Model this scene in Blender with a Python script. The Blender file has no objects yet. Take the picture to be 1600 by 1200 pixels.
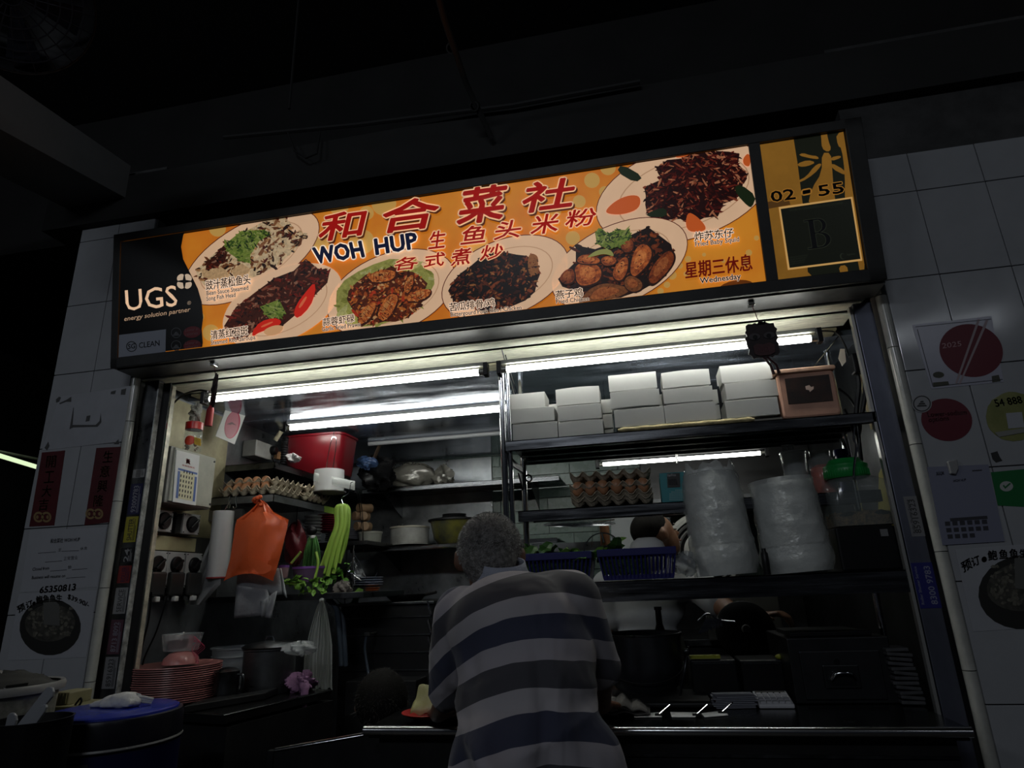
import bpy, bmesh, math, random
from mathutils import Vector as V3, Matrix, Euler
rnd = random.Random(7)
PI = math.pi
COL = bpy.context.scene.collection

# ---------------------------------------------------------------- camera, world, exposure
def lin(c):
    return tuple((x/12.92 if x <= .04045 else ((x+.055)/1.055)**2.4) for x in c)
def rgb(r, g, b):
    return lin((r/255, g/255, b/255))
F_PX = 985.0
CAM = V3((0, 0, 1.3))
_y, _p, _r = [math.radians(a) for a in (-10.73, 17.76, -2.23)]
_f = V3((math.sin(_y)*math.cos(_p), math.cos(_y)*math.cos(_p), math.sin(_p)))
_rt = V3((math.cos(_y), -math.sin(_y), 0)); _up = _rt.cross(_f)
RT = math.cos(_r)*_rt + math.sin(_r)*_up
UP = -math.sin(_r)*_rt + math.cos(_r)*_up
FW = _f
cd = bpy.data.cameras.new('camera'); cam = bpy.data.objects.new('camera', cd); COL.objects.link(cam)
cd.sensor_width = 36; cd.lens = 36*F_PX/1600; cd.clip_start = .02
cam.matrix_world = Matrix.Translation(CAM) @ Matrix((RT, UP, -FW)).transposed().to_4x4()
sc = bpy.context.scene; sc.camera = cam
w = bpy.data.worlds.new('night'); sc.world = w; w.use_nodes = True
w.node_tree.nodes['Background'].inputs[0].default_value = (.55, .62, .8, 1)
w.node_tree.nodes['Background'].inputs[1].default_value = .011
sc.view_settings.view_transform = 'Standard'; sc.view_settings.look = 'None'
sc.view_settings.exposure = 0; sc.view_settings.gamma = 1; sc.view_settings.use_curve_mapping = False
sc.cycles.max_bounces = 7; sc.cycles.diffuse_bounces = 2; sc.cycles.glossy_bounces = 4
sc.cycles.transmission_bounces = 5; sc.cycles.transparent_max_bounces = 8
sc.cycles.sample_clamp_indirect = 4; sc.cycles.caustics_reflective = False; sc.cycles.caustics_refractive = False
TUBE_E = 20.5      # radiance of a lit fluorescent tube
SIGN_E = .62       # backlight of the sign

# unseen lamps of the dim hall behind the viewer, plus one added fill
def unseen_light(loc, aim, e, size):
    ld = bpy.data.lights.new('unseen_light', 'AREA'); ld.energy = e; ld.size = size; ld.size_y = .12; ld.shape = 'RECTANGLE'; ld.color = (.86, .92, 1)
    lo = bpy.data.objects.new('unseen_light', ld); COL.objects.link(lo); lo.location = loc
    lo.rotation_euler = (V3(aim)-V3(loc)).to_track_quat('-Z', 'Y').to_euler()
unseen_light((-3.2, -1.6, 3.3), (-1.6, 2, 1.3), 5.5, 1.2)
unseen_light((2.6, -1.8, 3.3), (.8, 2, 1.3), 1.6, 1.2)
unseen_light((-.6, -2.2, 3.3), (-.25, 1.8, .9), 13.0, 1.2)  # unseen fill, added to brighten the man and the counter front

# pixel -> point on a plane of the room
def ray(px, py):
    return FW + RT*((px-800)/F_PX) + UP*(-(py-600)/F_PX)
def PY(px, py, y):
    d = ray(px, py); return CAM + d*(y/d.y)
def PX(px, py, x):
    d = ray(px, py); return CAM + d*(x/d.x)
def PZ(px, py, z):
    d = ray(px, py); return CAM + d*((z-1.3)/d.z)

# ---------------------------------------------------------------- materials
MATS = {}
def mat(name, col, rough=.5, metal=0, var=0, vs=8, bump=0, bs=40, emit=0, alpha=1, trans=0, stretch=None, col2=None, spec=.5, rvar=0, sss=0):
    if name in MATS: return MATS[name]
    m = bpy.data.materials.new(name); m.use_nodes = True; nt = m.node_tree
    b = nt.nodes['Principled BSDF']; L = nt.links
    col = tuple(col)
    b.inputs['Base Color'].default_value = (*col, 1); b.inputs['Roughness'].default_value = rough
    b.inputs['Metallic'].default_value = metal; b.inputs['Specular IOR Level'].default_value = spec
    if alpha < 1: b.inputs['Alpha'].default_value = alpha
    if trans: b.inputs['Transmission Weight'].default_value = trans; b.inputs['IOR'].default_value = 1.3
    if sss: b.inputs['Subsurface Weight'].default_value = sss; b.inputs['Subsurface Scale'].default_value = .02
    tc = nt.nodes.new('ShaderNodeTexCoord'); mp = nt.nodes.new('ShaderNodeMapping')
    L.new(tc.outputs['Object'], mp.inputs['Vector'])
    if stretch: mp.inputs['Scale'].default_value = stretch
    if var or col2 or rvar:
        n = nt.nodes.new('ShaderNodeTexNoise'); n.inputs['Scale'].default_value = vs; n.inputs['Detail'].default_value = 5
        n.inputs['Roughness'].default_value = .65
        L.new(mp.outputs[0], n.inputs['Vector'])
        cr = nt.nodes.new('ShaderNodeValToRGB')
        c2 = col2 if col2 else tuple(x*(1-var) for x in col)
        c1 = col if col2 else tuple(min(1, x*(1+var*.6)) for x in col)
        cr.color_ramp.elements[0].position = .36; cr.color_ramp.elements[0].color = (*c2, 1)
        cr.color_ramp.elements[1].position = .64; cr.color_ramp.elements[1].color = (*c1, 1)
        L.new(n.outputs[0], cr.inputs[0])
        if var or col2:
            L.new(cr.outputs[0], b.inputs['Base Color'])
            if emit: L.new(cr.outputs[0], b.inputs['Emission Color'])
        if rvar:
            mr = nt.nodes.new('ShaderNodeMapRange'); mr.inputs['From Min'].default_value = .3; mr.inputs['From Max'].default_value = .7
            mr.inputs['To Min'].default_value = max(.02, rough-rvar); mr.inputs['To Max'].default_value = rough+rvar
            L.new(n.outputs[0], mr.inputs[0]); L.new(mr.outputs[0], b.inputs['Roughness'])
    if emit:
        if not (var or col2): b.inputs['Emission Color'].default_value = (*col, 1)
        b.inputs['Emission Strength'].default_value = emit
    if bump:
        n2 = nt.nodes.new('ShaderNodeTexNoise'); n2.inputs['Scale'].default_value = bs; n2.inputs['Detail'].default_value = 4
        L.new(mp.outputs[0], n2.inputs['Vector'])
        bp = nt.nodes.new('ShaderNodeBump'); bp.inputs['Strength'].default_value = bump; bp.inputs['Distance'].default_value = .01
        L.new(n2.outputs[0], bp.inputs['Height']); L.new(bp.outputs[0], b.inputs['Normal'])
    MATS[name] = m; return m

STEEL = mat('steel', (.30, .31, .33), .26, 1, rvar=.1, vs=5, stretch=(1, 1, 14), var=.35)
STEELH = mat('steel_brushed', (.13, .135, .145), .24, 1, rvar=.1, vs=6, stretch=(.6, 12, 12), var=.3)
DSTEEL = mat('dark_steel', (.10, .105, .11), .34, 1, rvar=.12, vs=9, var=.4)
WSTEEL = mat('worn_wall_steel', (.27, .285, .305), .34, .75, rvar=.12, vs=3.5, var=.45, bump=.08, bs=6)
MIRROR = mat('smeared_ceiling_steel', (.30, .35, .44), .17, .66, rvar=.13, vs=5, stretch=(.5, 2.5, 1), var=.5, bump=.05, bs=7)
CHROME = mat('chrome', (.55, .56, .58), .12, 1)
BLACK = mat('black_plastic', (.006, .006, .007), .4, spec=.3)
SOOT = mat('sooty_metal', (.012, .012, .013), .5, .3, var=.4)
ALU = mat('dull_aluminium', (.10, .10, .10), .45, .7, var=.25, vs=12)
ALUB = mat('painted_slat', (.84, .84, .70), .5, 0, var=.22, vs=18, stretch=(1, 5, 5))
GREYP = mat('grey_box_plastic', (.34, .34, .32), .5, var=.12, vs=14)
WHITEP = mat('white_plastic', (.72, .72, .70), .45)
PAPER = mat('white_paper', (.74, .74, .75), .7, var=.05)
TILEM = mat('cream_wall_tile', (.40, .41, .43), .12, var=.07, vs=4, rvar=.08)
GROUT = mat('grout', (.06, .06, .06), .9, var=.3)
CERAM = mat('glazed_edge_tile', (.50, .50, .46), .18, var=.15, vs=9)
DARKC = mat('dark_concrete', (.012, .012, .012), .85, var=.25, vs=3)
INK = mat('black_ink', (.008, .008, .01), .6)
REDINK = mat('red_ink', (.35, .02, .02), .6)
TUBE = mat('lit_tube', (1, 1, 1), .4, emit=TUBE_E)
_b = TUBE.node_tree.nodes['Principled BSDF']; _b.inputs['Emission Color'].default_value = (.98, 1, .93, 1)
SKIN = mat('skin', (.20, .095, .055), .5, var=.15, vs=20, sss=.05)

# ---------------------------------------------------------------- mesh builder
ORG = {}
class MB:
    def __init__(s): s.v = []; s.f = []; s.m = []; s.cur = 0
    def add(s, vs, fs):
        o = len(s.v); s.v += [V3(p) for p in vs]
        for f in fs: s.f.append([i+o for i in f]); s.m.append(s.cur)
        return s
    def box(s, a, b, R=None, c=None):
        x0, y0, z0 = a; x1, y1, z1 = b
        vs = [V3(p) for p in ((x0,y0,z0),(x1,y0,z0),(x1,y1,z0),(x0,y1,z0),(x0,y0,z1),(x1,y0,z1),(x1,y1,z1),(x0,y1,z1))]
        if R is not None:
            c = V3(c) if c is not None else (V3(a)+V3(b))/2
            vs = [R @ (p-c) + c for p in vs]
        return s.add(vs, [(0,3,2,1),(4,5,6,7),(0,1,5,4),(1,2,6,5),(2,3,7,6),(3,0,4,7)])
    def hexa(s, b4, t4):
        return s.add(list(b4)+list(t4), [(0,3,2,1),(4,5,6,7),(0,1,5,4),(1,2,6,5),(2,3,7,6),(3,0,4,7)])
    def cyl(s, p0, p1, r0, r1=None, n=16):
        return s.tube([p0, p1], [r0, r0 if r1 is None else r1], n)
    def tube(s, pts, r, n=8, cap=True, flat=1, up=None):
        pts = [V3(p) for p in pts]; k = len(pts)
        if not isinstance(r, (list, tuple)): r = [r]*k
        t = [(pts[min(i+1, k-1)]-pts[max(i-1, 0)]).normalized() for i in range(k)]
        a = V3(up) if up else (V3((0, 0, 1)) if abs(t[0].z) < .9 else V3((1, 0, 0)))
        u = (a - t[0]*a.dot(t[0])).normalized(); vs = []
        for i in range(k):
            u = (u - t[i]*u.dot(t[i])).normalized(); w_ = t[i].cross(u)
            for j in range(n):
                an = 2*PI*j/n; vs.append(pts[i] + u*(r[i]*flat*math.cos(an)) + w_*(r[i]*math.sin(an)))
        fs = [(i*n+j, i*n+(j+1) % n, (i+1)*n+(j+1) % n, (i+1)*n+j) for i in range(k-1) for j in range(n)]
        if cap: fs += [tuple(range(n-1, -1, -1)), tuple((k-1)*n+j for j in range(n))]
        return s.add(vs, fs)
    def lathe(s, prof, c, n=24, R=None, sx=1, sy=1):
        c = V3(c); vs = []
        for (r, z) in prof:
            for j in range(n):
                a = 2*PI*j/n; p = V3((r*sx*math.cos(a), r*sy*math.sin(a), z))
                vs.append(c + (R @ p if R is not None else p))
        k = len(prof)
        fs = [(i*n+j, i*n+(j+1) % n, (i+1)*n+(j+1) % n, (i+1)*n+j) for i in range(k-1) for j in range(n)]
        return s.add(vs, fs)
    def grid(s, rows, closed=False):
        n = len(rows[0]); k = len(rows); vs = [p for r_ in rows for p in r_]
        fs = [(i*n+j, i*n+(j+1) % n, (i+1)*n+(j+1) % n, (i+1)*n+j) for i in range(k-1) for j in range(n if closed else n-1)]
        return s.add(vs, fs)
    def ell(s, c, r, n=16, m=10, R=None):
        if not isinstance(r, (list, tuple)): r = (r, r, r)
        c = V3(c); rows = []
        for i in range(m+1):
            ph = PI*(i/m) ; ph = min(max(ph, .02), PI-.02)
            rows.append([c + ((R if R is not None else Matrix.Identity(3)) @ V3((r[0]*math.sin(ph)*math.cos(2*PI*j/n), r[1]*math.sin(ph)*math.sin(2*PI*j/n), -r[2]*math.cos(ph)))) for j in range(n)])
        return s.grid(rows, True)
    def poly(s, pts): return s.add(pts, [tuple(range(len(pts)))])
    def prism(s, pts, vec):
        n = len(pts); vec = V3(vec); a = [V3(p) for p in pts]
        return s.add(a+[p+vec for p in a], [tuple(range(n-1, -1, -1)), tuple(range(n, 2*n))]+[(j, (j+1) % n, n+(j+1) % n, n+j) for j in range(n)])
    def rbox(s, a, b, r, depth_axis=1, n=4):
        # box with rounded corners in the x-z plane, extruded along y
        x0, y0, z0 = a; x1, y1, z1 = b; pts = []
        for cx, cz, a0 in ((x1-r, z1-r, 0), (x0+r, z1-r, 90), (x0+r, z0+r, 180), (x1-r, z0+r, 270)):
            for i in range(n+1):
                t = math.radians(a0+90*i/n); pts.append((cx+r*math.cos(t), y0, cz+r*math.sin(t)))
        return s.prism(pts, (0, y1-y0, 0))
    def build(s, name, mats, parent=None, smooth=False, label=None, cat=None, group=None, kind=None, bev=0, solid=0, sub=0):
        if not isinstance(mats, (list, tuple)): mats = [mats]
        xs = [p.x for p in s.v]; ys = [p.y for p in s.v]; zs = [p.z for p in s.v]
        c = V3(((min(xs)+max(xs))/2, (min(ys)+max(ys))/2, min(zs)))
        me = bpy.data.meshes.new(name); me.from_pydata([p-c for p in s.v], [], s.f)
        for m_ in mats: me.materials.append(m_)
        me.polygons.foreach_set('material_index', s.m)
        bm = bmesh.new(); bm.from_mesh(me); bmesh.ops.recalc_face_normals(bm, faces=bm.faces); bm.to_mesh(me); bm.free()
        if smooth:
            me.polygons.foreach_set('use_smooth', [True]*len(me.polygons))
            try: me.set_sharp_from_angle(angle=math.radians(45))
            except Exception: pass
        o = bpy.data.objects.new(name, me); COL.objects.link(o)
        place(o, c, parent); props(o, label, cat, group, kind)
        if solid:
            md = o.modifiers.new('solid', 'SOLIDIFY'); md.thickness = solid; md.offset = 0
        if bev:
            md = o.modifiers.new('bevel', 'BEVEL'); md.width = bev; md.segments = 2; md.limit_method = 'ANGLE'; md.angle_limit = .7
        if sub:
            md = o.modifiers.new('sub', 'SUBSURF'); md.levels = sub; md.render_levels = sub
        return o
def place(o, c, parent):
    ORG[o] = V3(c)
    if parent is not None: o.parent = parent; o.location = V3(c)-ORG[parent]
    else: o.location = c
def props(o, label=None, cat=None, group=None, kind=None):
    if label: o['label'] = label
    if cat: o['category'] = cat
    if group: o['group'] = group
    if kind: o['kind'] = kind
def T(name, label, cat, loc, group=None, kind=None):
    o = bpy.data.objects.new(name, None); COL.objects.link(o); o.empty_display_size = .05
    place(o, loc, None); props(o, label, cat, group, kind); return o
def dup(o, loc=None, parent=None, label=None, group=None, rz=None):
    c = o.copy(); COL.objects.link(c)
    if parent is not None: c.parent = parent
    if loc is not None: c.location = loc
    if rz is not None: c.rotation_euler.z = rz
    if label: c['label'] = label
    if group: c['group'] = group
    for ch in list(o.children): dup(ch, None, c)
    return c
def struct(name, mb, m, parent=None, label=None, **k):
    o = mb.build(name, m, parent, kind=None if parent else 'structure', label=label, **k); return o

# printed matter: a plane in the room with its own 2-D frame
class Plane:
    def __init__(s, o, u, v):
        s.o = V3(o); s.u = V3(u).normalized(); s.v = V3(v).normalized(); s.n = s.u.cross(s.v).normalized()
        if (CAM-s.o).dot(s.n) < 0: s.n = -s.n
        s.k = 1
    def uv(s, px, py):
        d = ray(px, py); t = (s.o-CAM).dot(s.n)/d.dot(s.n); p = CAM+d*t-s.o
        return (p.dot(s.u), p.dot(s.v))
    def at(s, u, v, off=0): return s.o+s.u*u+s.v*v+s.n*(off*s.k)
    def px(s, px, py, off=0): return s.at(*s.uv(px, py), off)
    def pts(s, lst, off=0): return [s.px(a, b, off) for a, b in lst]
def pell(cx, cy, a, b, ang=0, n=32, j=0, a0=0, a1=360):
    out = []; an = math.radians(ang)
    for i in range(n):
        t = math.radians(a0+(a1-a0)*i/(n if a1-a0 == 360 else n-1)); k = 1+(rnd.uniform(-j, j) if j else 0)
        x, y = a*k*math.cos(t), b*k*math.sin(t)
        out.append((cx+x*math.cos(an)+y*math.sin(an), cy-x*math.sin(an)+y*math.cos(an)))
    return out
def ptris(mb, pl, lst, off, th=0):
    p = pl.pts(lst, off)
    if th: mb.prism(p, -pl.n*th)
    else: mb.poly(p)
_TX = {}
def glyphs(txt, offset=0, shear=0):
    k = (txt, offset, shear)
    if k in _TX: return _TX[k]
    cu = bpy.data.curves.new('t', 'FONT'); cu.body = txt; cu.resolution_u = 2; cu.offset = offset; cu.shear = shear; cu.fill_mode = 'FRONT'
    ob = bpy.data.objects.new('t', cu); COL.objects.link(ob); bpy.context.view_layer.update()
    me = bpy.data.meshes.new_from_object(ob.evaluated_get(bpy.context.evaluated_depsgraph_get()))
    vs = [tuple(v.co[:2]) for v in me.vertices]; fs = [tuple(p.vertices) for p in me.polygons]
    bpy.data.objects.remove(ob); bpy.data.curves.remove(cu); bpy.data.meshes.remove(me)
    _TX[k] = (vs, fs); return _TX[k]
def text(mb, pl, txt, bl, br, tl, off=.001, offset=0, shear=0, ref=None):
    bold, offset = offset, 0
    """txt in the parallelogram with picture corners bottom-left, bottom-right, top-left on plane pl"""
    vs, fs = glyphs(txt, offset, shear)
    rv, _ = glyphs(txt, 0, shear)
    if not vs: return
    x0 = min(v[0] for v in rv); x1 = max(v[0] for v in rv); y0 = min(v[1] for v in rv); y1 = max(v[1] for v in rv)
    if ref is not None: y0, y1 = ref
    A = V3((*pl.uv(*bl), 0)); B = V3((*pl.uv(*br), 0)); C_ = V3((*pl.uv(*tl), 0))
    pts = []
    for x, y in vs:
        q = A + (B-A)*((x-x0)/(x1-x0)) + (C_-A)*((y-y0)/(y1-y0)); pts.append(pl.at(q.x, q.y, off))
    mb.add(pts, fs)
    if bold > 0:      # heavier strokes: the same glyphs again, nudged round a small circle
        e = bold*(C_-A).length/max(1e-6, y1-y0); n = 8 if bold < .04 else 12
        for k in range(n):
            d = pl.u*(e*math.cos(2*PI*k/n))+pl.v*(e*math.sin(2*PI*k/n)); mb.add([p+d for p in pts], fs)
def quad_grid(pl, q, u, v, off=0):
    # point inside a picture quad bl, br, tr, tl
    a = [pl.uv(*p) for p in q]
    x = (1-v)*((1-u)*a[0][0]+u*a[1][0])+v*((1-u)*a[3][0]+u*a[2][0]); y = (1-v)*((1-u)*a[0][1]+u*a[1][1])+v*((1-u)*a[3][1]+u*a[2][1])
    return pl.at(x, y, off)

# smooth organic body from tapered capsules and ellipsoids
def organic(name, prims, mats, voxel, parent=None, smooth=6, dec=0, paint=None, **kw):
    mb = MB()
    for p in prims:
        if p[0] == 'e': mb.ell(p[1], p[2], 20, 14, p[3] if len(p) > 3 else None)
        else:
            _, a, ra, b, rb = p; a = V3(a); b = V3(b); d = b-a
            R = d.to_track_quat('Z', 'Y').to_matrix(); L = d.length; prof = []
            for i in range(6): t = PI/2*i/5; prof.append((max(.0004, ra*math.sin(t)), -ra*math.cos(t)))
            for i in range(6): t = PI/2*(1-i/5); prof.append((max(.0004, rb*math.sin(t)), L+rb*math.cos(t)))
            mb.lathe(prof, a, 14, R); 
            k = len(prof); n0 = len(mb.v)-14*k
            mb.f.append([n0+j for j in range(13, -1, -1)]); mb.m.append(0); mb.f.append([n0+14*(k-1)+j for j in range(14)]); mb.m.append(0)
    # close ellipsoid caps
    o = mb.build('tmp', mats)
    bm = bmesh.new(); bm.from_mesh(o.data); bmesh.ops.holes_fill(bm, edges=bm.edges, sides=30); bmesh.ops.recalc_face_normals(bm, faces=bm.faces); bm.to_mesh(o.data); bm.free()
    md = o.modifiers.new('r', 'REMESH'); md.mode = 'VOXEL'; md.voxel_size = voxel; md.use_smooth_shade = True
    md = o.modifiers.new('s', 'SMOOTH'); md.iterations = smooth; md.factor = .5
    if dec: md = o.modifiers.new('d', 'DECIMATE'); md.ratio = dec
    bpy.context.view_layer.update()
    me = bpy.data.meshes.new_from_object(o.evaluated_get(bpy.context.evaluated_depsgraph_get()))
    loc = V3(o.location); od = o.data; bpy.data.objects.remove(o); bpy.data.meshes.remove(od)
    me.name = name; n = bpy.data.objects.new(name, me); COL.objects.link(n)
    me.materials.clear()
    for m_ in (mats if isinstance(mats, (list, tuple)) else [mats]): me.materials.append(m_)
    me.polygons.foreach_set('use_smooth', [True]*len(me.polygons))
    me.polygons.foreach_set('material_index', [0]*len(me.polygons))
    if paint:
        for p in me.polygons: p.material_index = paint(p.center+loc)
    place(n, loc, parent); props(n, kw.get('label'), kw.get('cat'), kw.get('group'), kw.get('kind'))
    return n
# ================================================================ THE BUILDING
FY = 2.0                      # the tiled front of the stall
ZJ = [1.3-.335+.302*k for k in range(-4, 8)]     # horizontal tile joints
def tiled(parent, x0, x1, zmin, zmax, xs, y=FY):
    base = {}
    for a, b in zip(xs[:-1], xs[1:]):
        for k, (z0, z1) in enumerate(zip(ZJ[:-1], ZJ[1:])):
            z0_, z1_ = max(z0, zmin), min(z1, zmax)
            if z1_-z0_ < .02: continue
            key = (round(b-a, 3), round(z1_-z0_, 3))
            if key in base:
                o = base[key].copy(); COL.objects.link(o); o.parent = parent
                o.location = V3(((a+b)/2, y-.001, z0_+.0015))-ORG[parent]
            else:
                o = MB().box((a+.0015, y-.005, z0_+.0015), (b-.0015, y+.004, z1_-.0015)).build('tile', TILEM, parent, bev=.0012)
                base[key] = o
            o.rotation_euler = (rnd.uniform(-.002, .002), 0, rnd.uniform(-.003, .003))
wl = struct('wall_left', MB().box((-2.25, FY+.002, 0), (-1.875, FY+.10, 3.1)), GROUT)
tiled(wl, -2.25, -1.875, 0, 2.95, [-2.248, -2.06, -1.885])
wr = struct('wall_right', MB().box((.815, FY+.002, 0), (2.6, FY+.10, 3.1)), GROUT)
tiled(wr, .80, 2.6, 0, 2.62, [.825, .986, 1.186, 1.386, 1.586, 1.786, 1.986])
# glazed quarter-round edge pieces either side of the opening
for nm, xx in (('trim_1', -1.872), ('trim_2', .812)):
    tr = struct(nm, MB().cyl((xx, FY+.012, 0), (xx, FY+.012, 2.13), .012, n=8), GROUT)
    for z0, z1 in zip(ZJ[:-1], ZJ[1:]):
        z0 = max(z0+.08, 0); z1 = min(z1+.08, 2.125)
        if z1-z0 < .02: continue
        MB().tube([(xx, FY+.008, z0+.0012), (xx, FY+.008, z1-.0012)], .0165, 12).build('tile', CERAM, tr, smooth=True)
struct('floor', MB().box((-6, -4, -.05), (6, 5, 0)), mat('floor_tiles', (.05, .045, .04), .45, var=.4, vs=3))
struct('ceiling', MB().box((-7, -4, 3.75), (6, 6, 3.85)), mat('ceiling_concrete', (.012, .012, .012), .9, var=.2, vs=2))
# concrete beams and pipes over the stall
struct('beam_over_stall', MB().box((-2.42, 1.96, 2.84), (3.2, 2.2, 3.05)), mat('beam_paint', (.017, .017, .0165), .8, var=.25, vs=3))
struct('beam_crossing', MB().hexa([(-2.5, .2, 2.80), (-2.22, .2, 2.80), (-2.02, 1.96, 2.94), (-2.32, 1.96, 2.94)],
       [(-2.5, .2, 3.1), (-2.22, .2, 3.1), (-2.02, 1.96, 3.1), (-2.32, 1.96, 3.1)]), mat('cross_beam_paint', (.17, .17, .165), .8, var=.2, vs=2))
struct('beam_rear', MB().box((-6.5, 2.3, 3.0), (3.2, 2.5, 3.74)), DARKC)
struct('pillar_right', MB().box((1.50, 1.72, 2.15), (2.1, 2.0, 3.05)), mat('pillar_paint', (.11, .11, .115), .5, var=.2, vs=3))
cp = T('ceiling_pipe', 'thin grey conduit pipe running down under the dark ceiling above the sign', 'pipe', PY(690, 0, 1.5))
MB().tube([PY(676, -40, 1.35), PY(694, 30, 1.5), PY(728, 130, 1.75), PY(768, 215, 1.93)], .011, 8).build('pipe', mat('pipe_grey', (.05, .05, .05), .6), cp, smooth=True)
for px, py, y in ((706, 75, 1.62), (742, 165, 1.82)):
    q = PY(px, py, y); MB().lathe([(.013, -.01), (.018, -.01), (.018, .01), (.013, .01)], q, 12, Euler((-.7, .2, 0)).to_matrix()).build('coupling', ALU, cp)
hr = MB()
_q = PY(452, 170, 1.8); hr.tube([_q, V3((_q.x, _q.y, 3.75))], .005, 6)
hr.build('hanger_rod', DARKC, None, label='thin dark rod hanging from the ceiling above the fish dish on the sign', cat='rod')
tk = MB(); tk.tube([PY(350, 215, 1.93), PY(560, 195, 1.93), PY(800, 165, 1.93), PY(1000, 128, 1.93)], .009, 6)
tk.build('cable_conduit', mat('conduit_dark', (.02, .02, .02), .6), None, smooth=True, label='long dark cable conduit along the beam above the sign', cat='conduit')
lp = MB(); lp.tube([PY(450, 208, 1.93), PY(460, 235, 1.92), PY(478, 247, 1.92), PY(495, 240, 1.92), PY(500, 205, 1.93)], .004, 6)
lp.build('cable_loop', DARKC, None, smooth=True, label='slack cable loop sagging below the conduit on the beam', cat='cable')
# round dark drum overhead, in the corner of the view
c = PY(15, -10, 1.0)
dr = T('ceiling_fan_guard', 'big round dark fan guard hanging near the ceiling beyond the left wall', 'fan', c)
Rf = (-(ray(15, -10))).to_track_quat('Z', 'Y').to_matrix()
MB().lathe([(.001, -.10), (.10, -.10), (.188, -.03), (.195, 0), (.188, .02)], c, 40, Rf).build('housing', mat('fan_black', (.012, .012, .014), .6), dr, smooth=True)
g = MB()
for i in range(1, 8):
    r_ = .19*i/7; g.tube([c + Rf @ V3((r_*math.cos(2*PI*j/36), r_*math.sin(2*PI*j/36), .045-.03*(r_/.19)**2)) for j in range(37)], .002, 5)
for i in range(24):
    a = 2*PI*i/24; g.tube([c + Rf @ V3((q*math.cos(a), q*math.sin(a), .045-.03*(q/.19)**2)) for q in (.03, .1, .19)], .0016, 5)
g.build('guard_wire', mat('fan_wire', (.03, .03, .04), .4, .5), dr)
for k in range(5):
    a = 2*PI*k/5
    q = [c + Rf @ V3((r_*math.cos(a+s), r_*math.sin(a+s), z)) for r_, s, z in ((.03, 0, .0), (.16, -.15, -.02), (.165, .35, .02), (.04, .5, .02))]
    MB().poly(q).build('blade', mat('blade_grey', (.02, .02, .03), .4), dr, solid=.003)

# corridor lamp far beyond the left wall
q0, q1 = PX(-20, 706, -3.6), PX(62, 731, -3.6)
cl = T('corridor_lamp', 'bare lit fluorescent tube in the dark passage beyond the left tiled wall', 'lamp', (q0+q1)/2)
MB().cyl(q0, q1, .013, n=12).build('tube', mat('dim_lit_tube', (.82, 1, .62), .4, emit=.95), cl, smooth=True)
MB().box((q0.x-.03, q0.y, q0.z+.02), (q0.x+.03, q1.y, q1.z+.05)).build('fitting', ALU, cl)
struct('wall_passage', MB().box((-4.2, 1.0, 0), (-4.1, 6, 3.75)), DARKC)
struct('wall_passage_end', MB().box((-4.1, 6, 0), (-2.0, 6.1, 3.75)), DARKC)

# ---------------- kitchen shell
ZC = 2.115
wi = struct('wall_kitchen_left', MB().box((-1.91, 2.06, 0), (-1.875, 3.95, 3)), WSTEEL)
MB().box((-1.876, 2.06, 1.55), (-1.868, 2.60, ZC-.01)).build('panel', mat('yellowed_panel', (.40, .36, .22), .5, .3, var=.35, vs=4), wi)
wk = struct('wall_kitchen_right', MB().box((.845, 2.06, 0), (.90, 3.95, 3)), mat('right_wall_steel', (.13, .135, .14), .4, 1, var=.4, vs=4))
wb = struct('wall_kitchen_back', MB().box((-1.95, 3.952, 0), (.95, 4.05, 3)), GROUT)
gt = mat('green_wall_tile', (.15, .21, .19), .3, var=.15, vs=5, rvar=.1)
base = None
for r_ in range(14):
    z0 = 1.16+.073*r_
    for k in range(-1, 9):
        x0 = -1.0+.3*(k+.5*(r_ % 2))-.15
        if x0 > .8: continue
        if base is None: base = MB().box((x0+.0015, 3.944, z0+.0015), (x0+.2985, 3.953, z0+.0715)).build('tile', gt, wb, bev=.001)
        else:
            o = base.copy(); COL.objects.link(o); o.parent = wb; o.location = V3((x0+.15, 3.9485+rnd.uniform(-.0006, .0006), z0+.0015))-ORG[wb]
# stainless splash sheet on the back wall
MB().box((-1.87, 3.925, .9), (-.90, 3.94, 2.1)).build('splash_sheet', WSTEEL, wb)
kc = struct('ceiling_kitchen', MB().box((-1.9, 2.31, ZC), (.9, 3.96, ZC+.02)), MIRROR)
# dark extractor hood deep in the kitchen
hd = T('extractor_hood', 'dark stainless extractor hood over the back of the kitchen', 'hood', (.4, 3.4, 1.66))
hb = MB(); hb.hexa([(.03, 3.22, 1.66), (.84, 3.22, 1.66), (.84, 3.93, 1.66), (.03, 3.93, 1.66)], [(.03, 3.28, 2.10), (.84, 3.28, 2.10), (.84, 3.93, 2.10), (.03, 3.93, 2.10)])
hb.build('canopy', SOOT, hd, bev=.004)
MB().box((.025, 3.205, 1.65), (.842, 3.222, 1.68)).build('lip', DSTEEL, hd)

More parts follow.
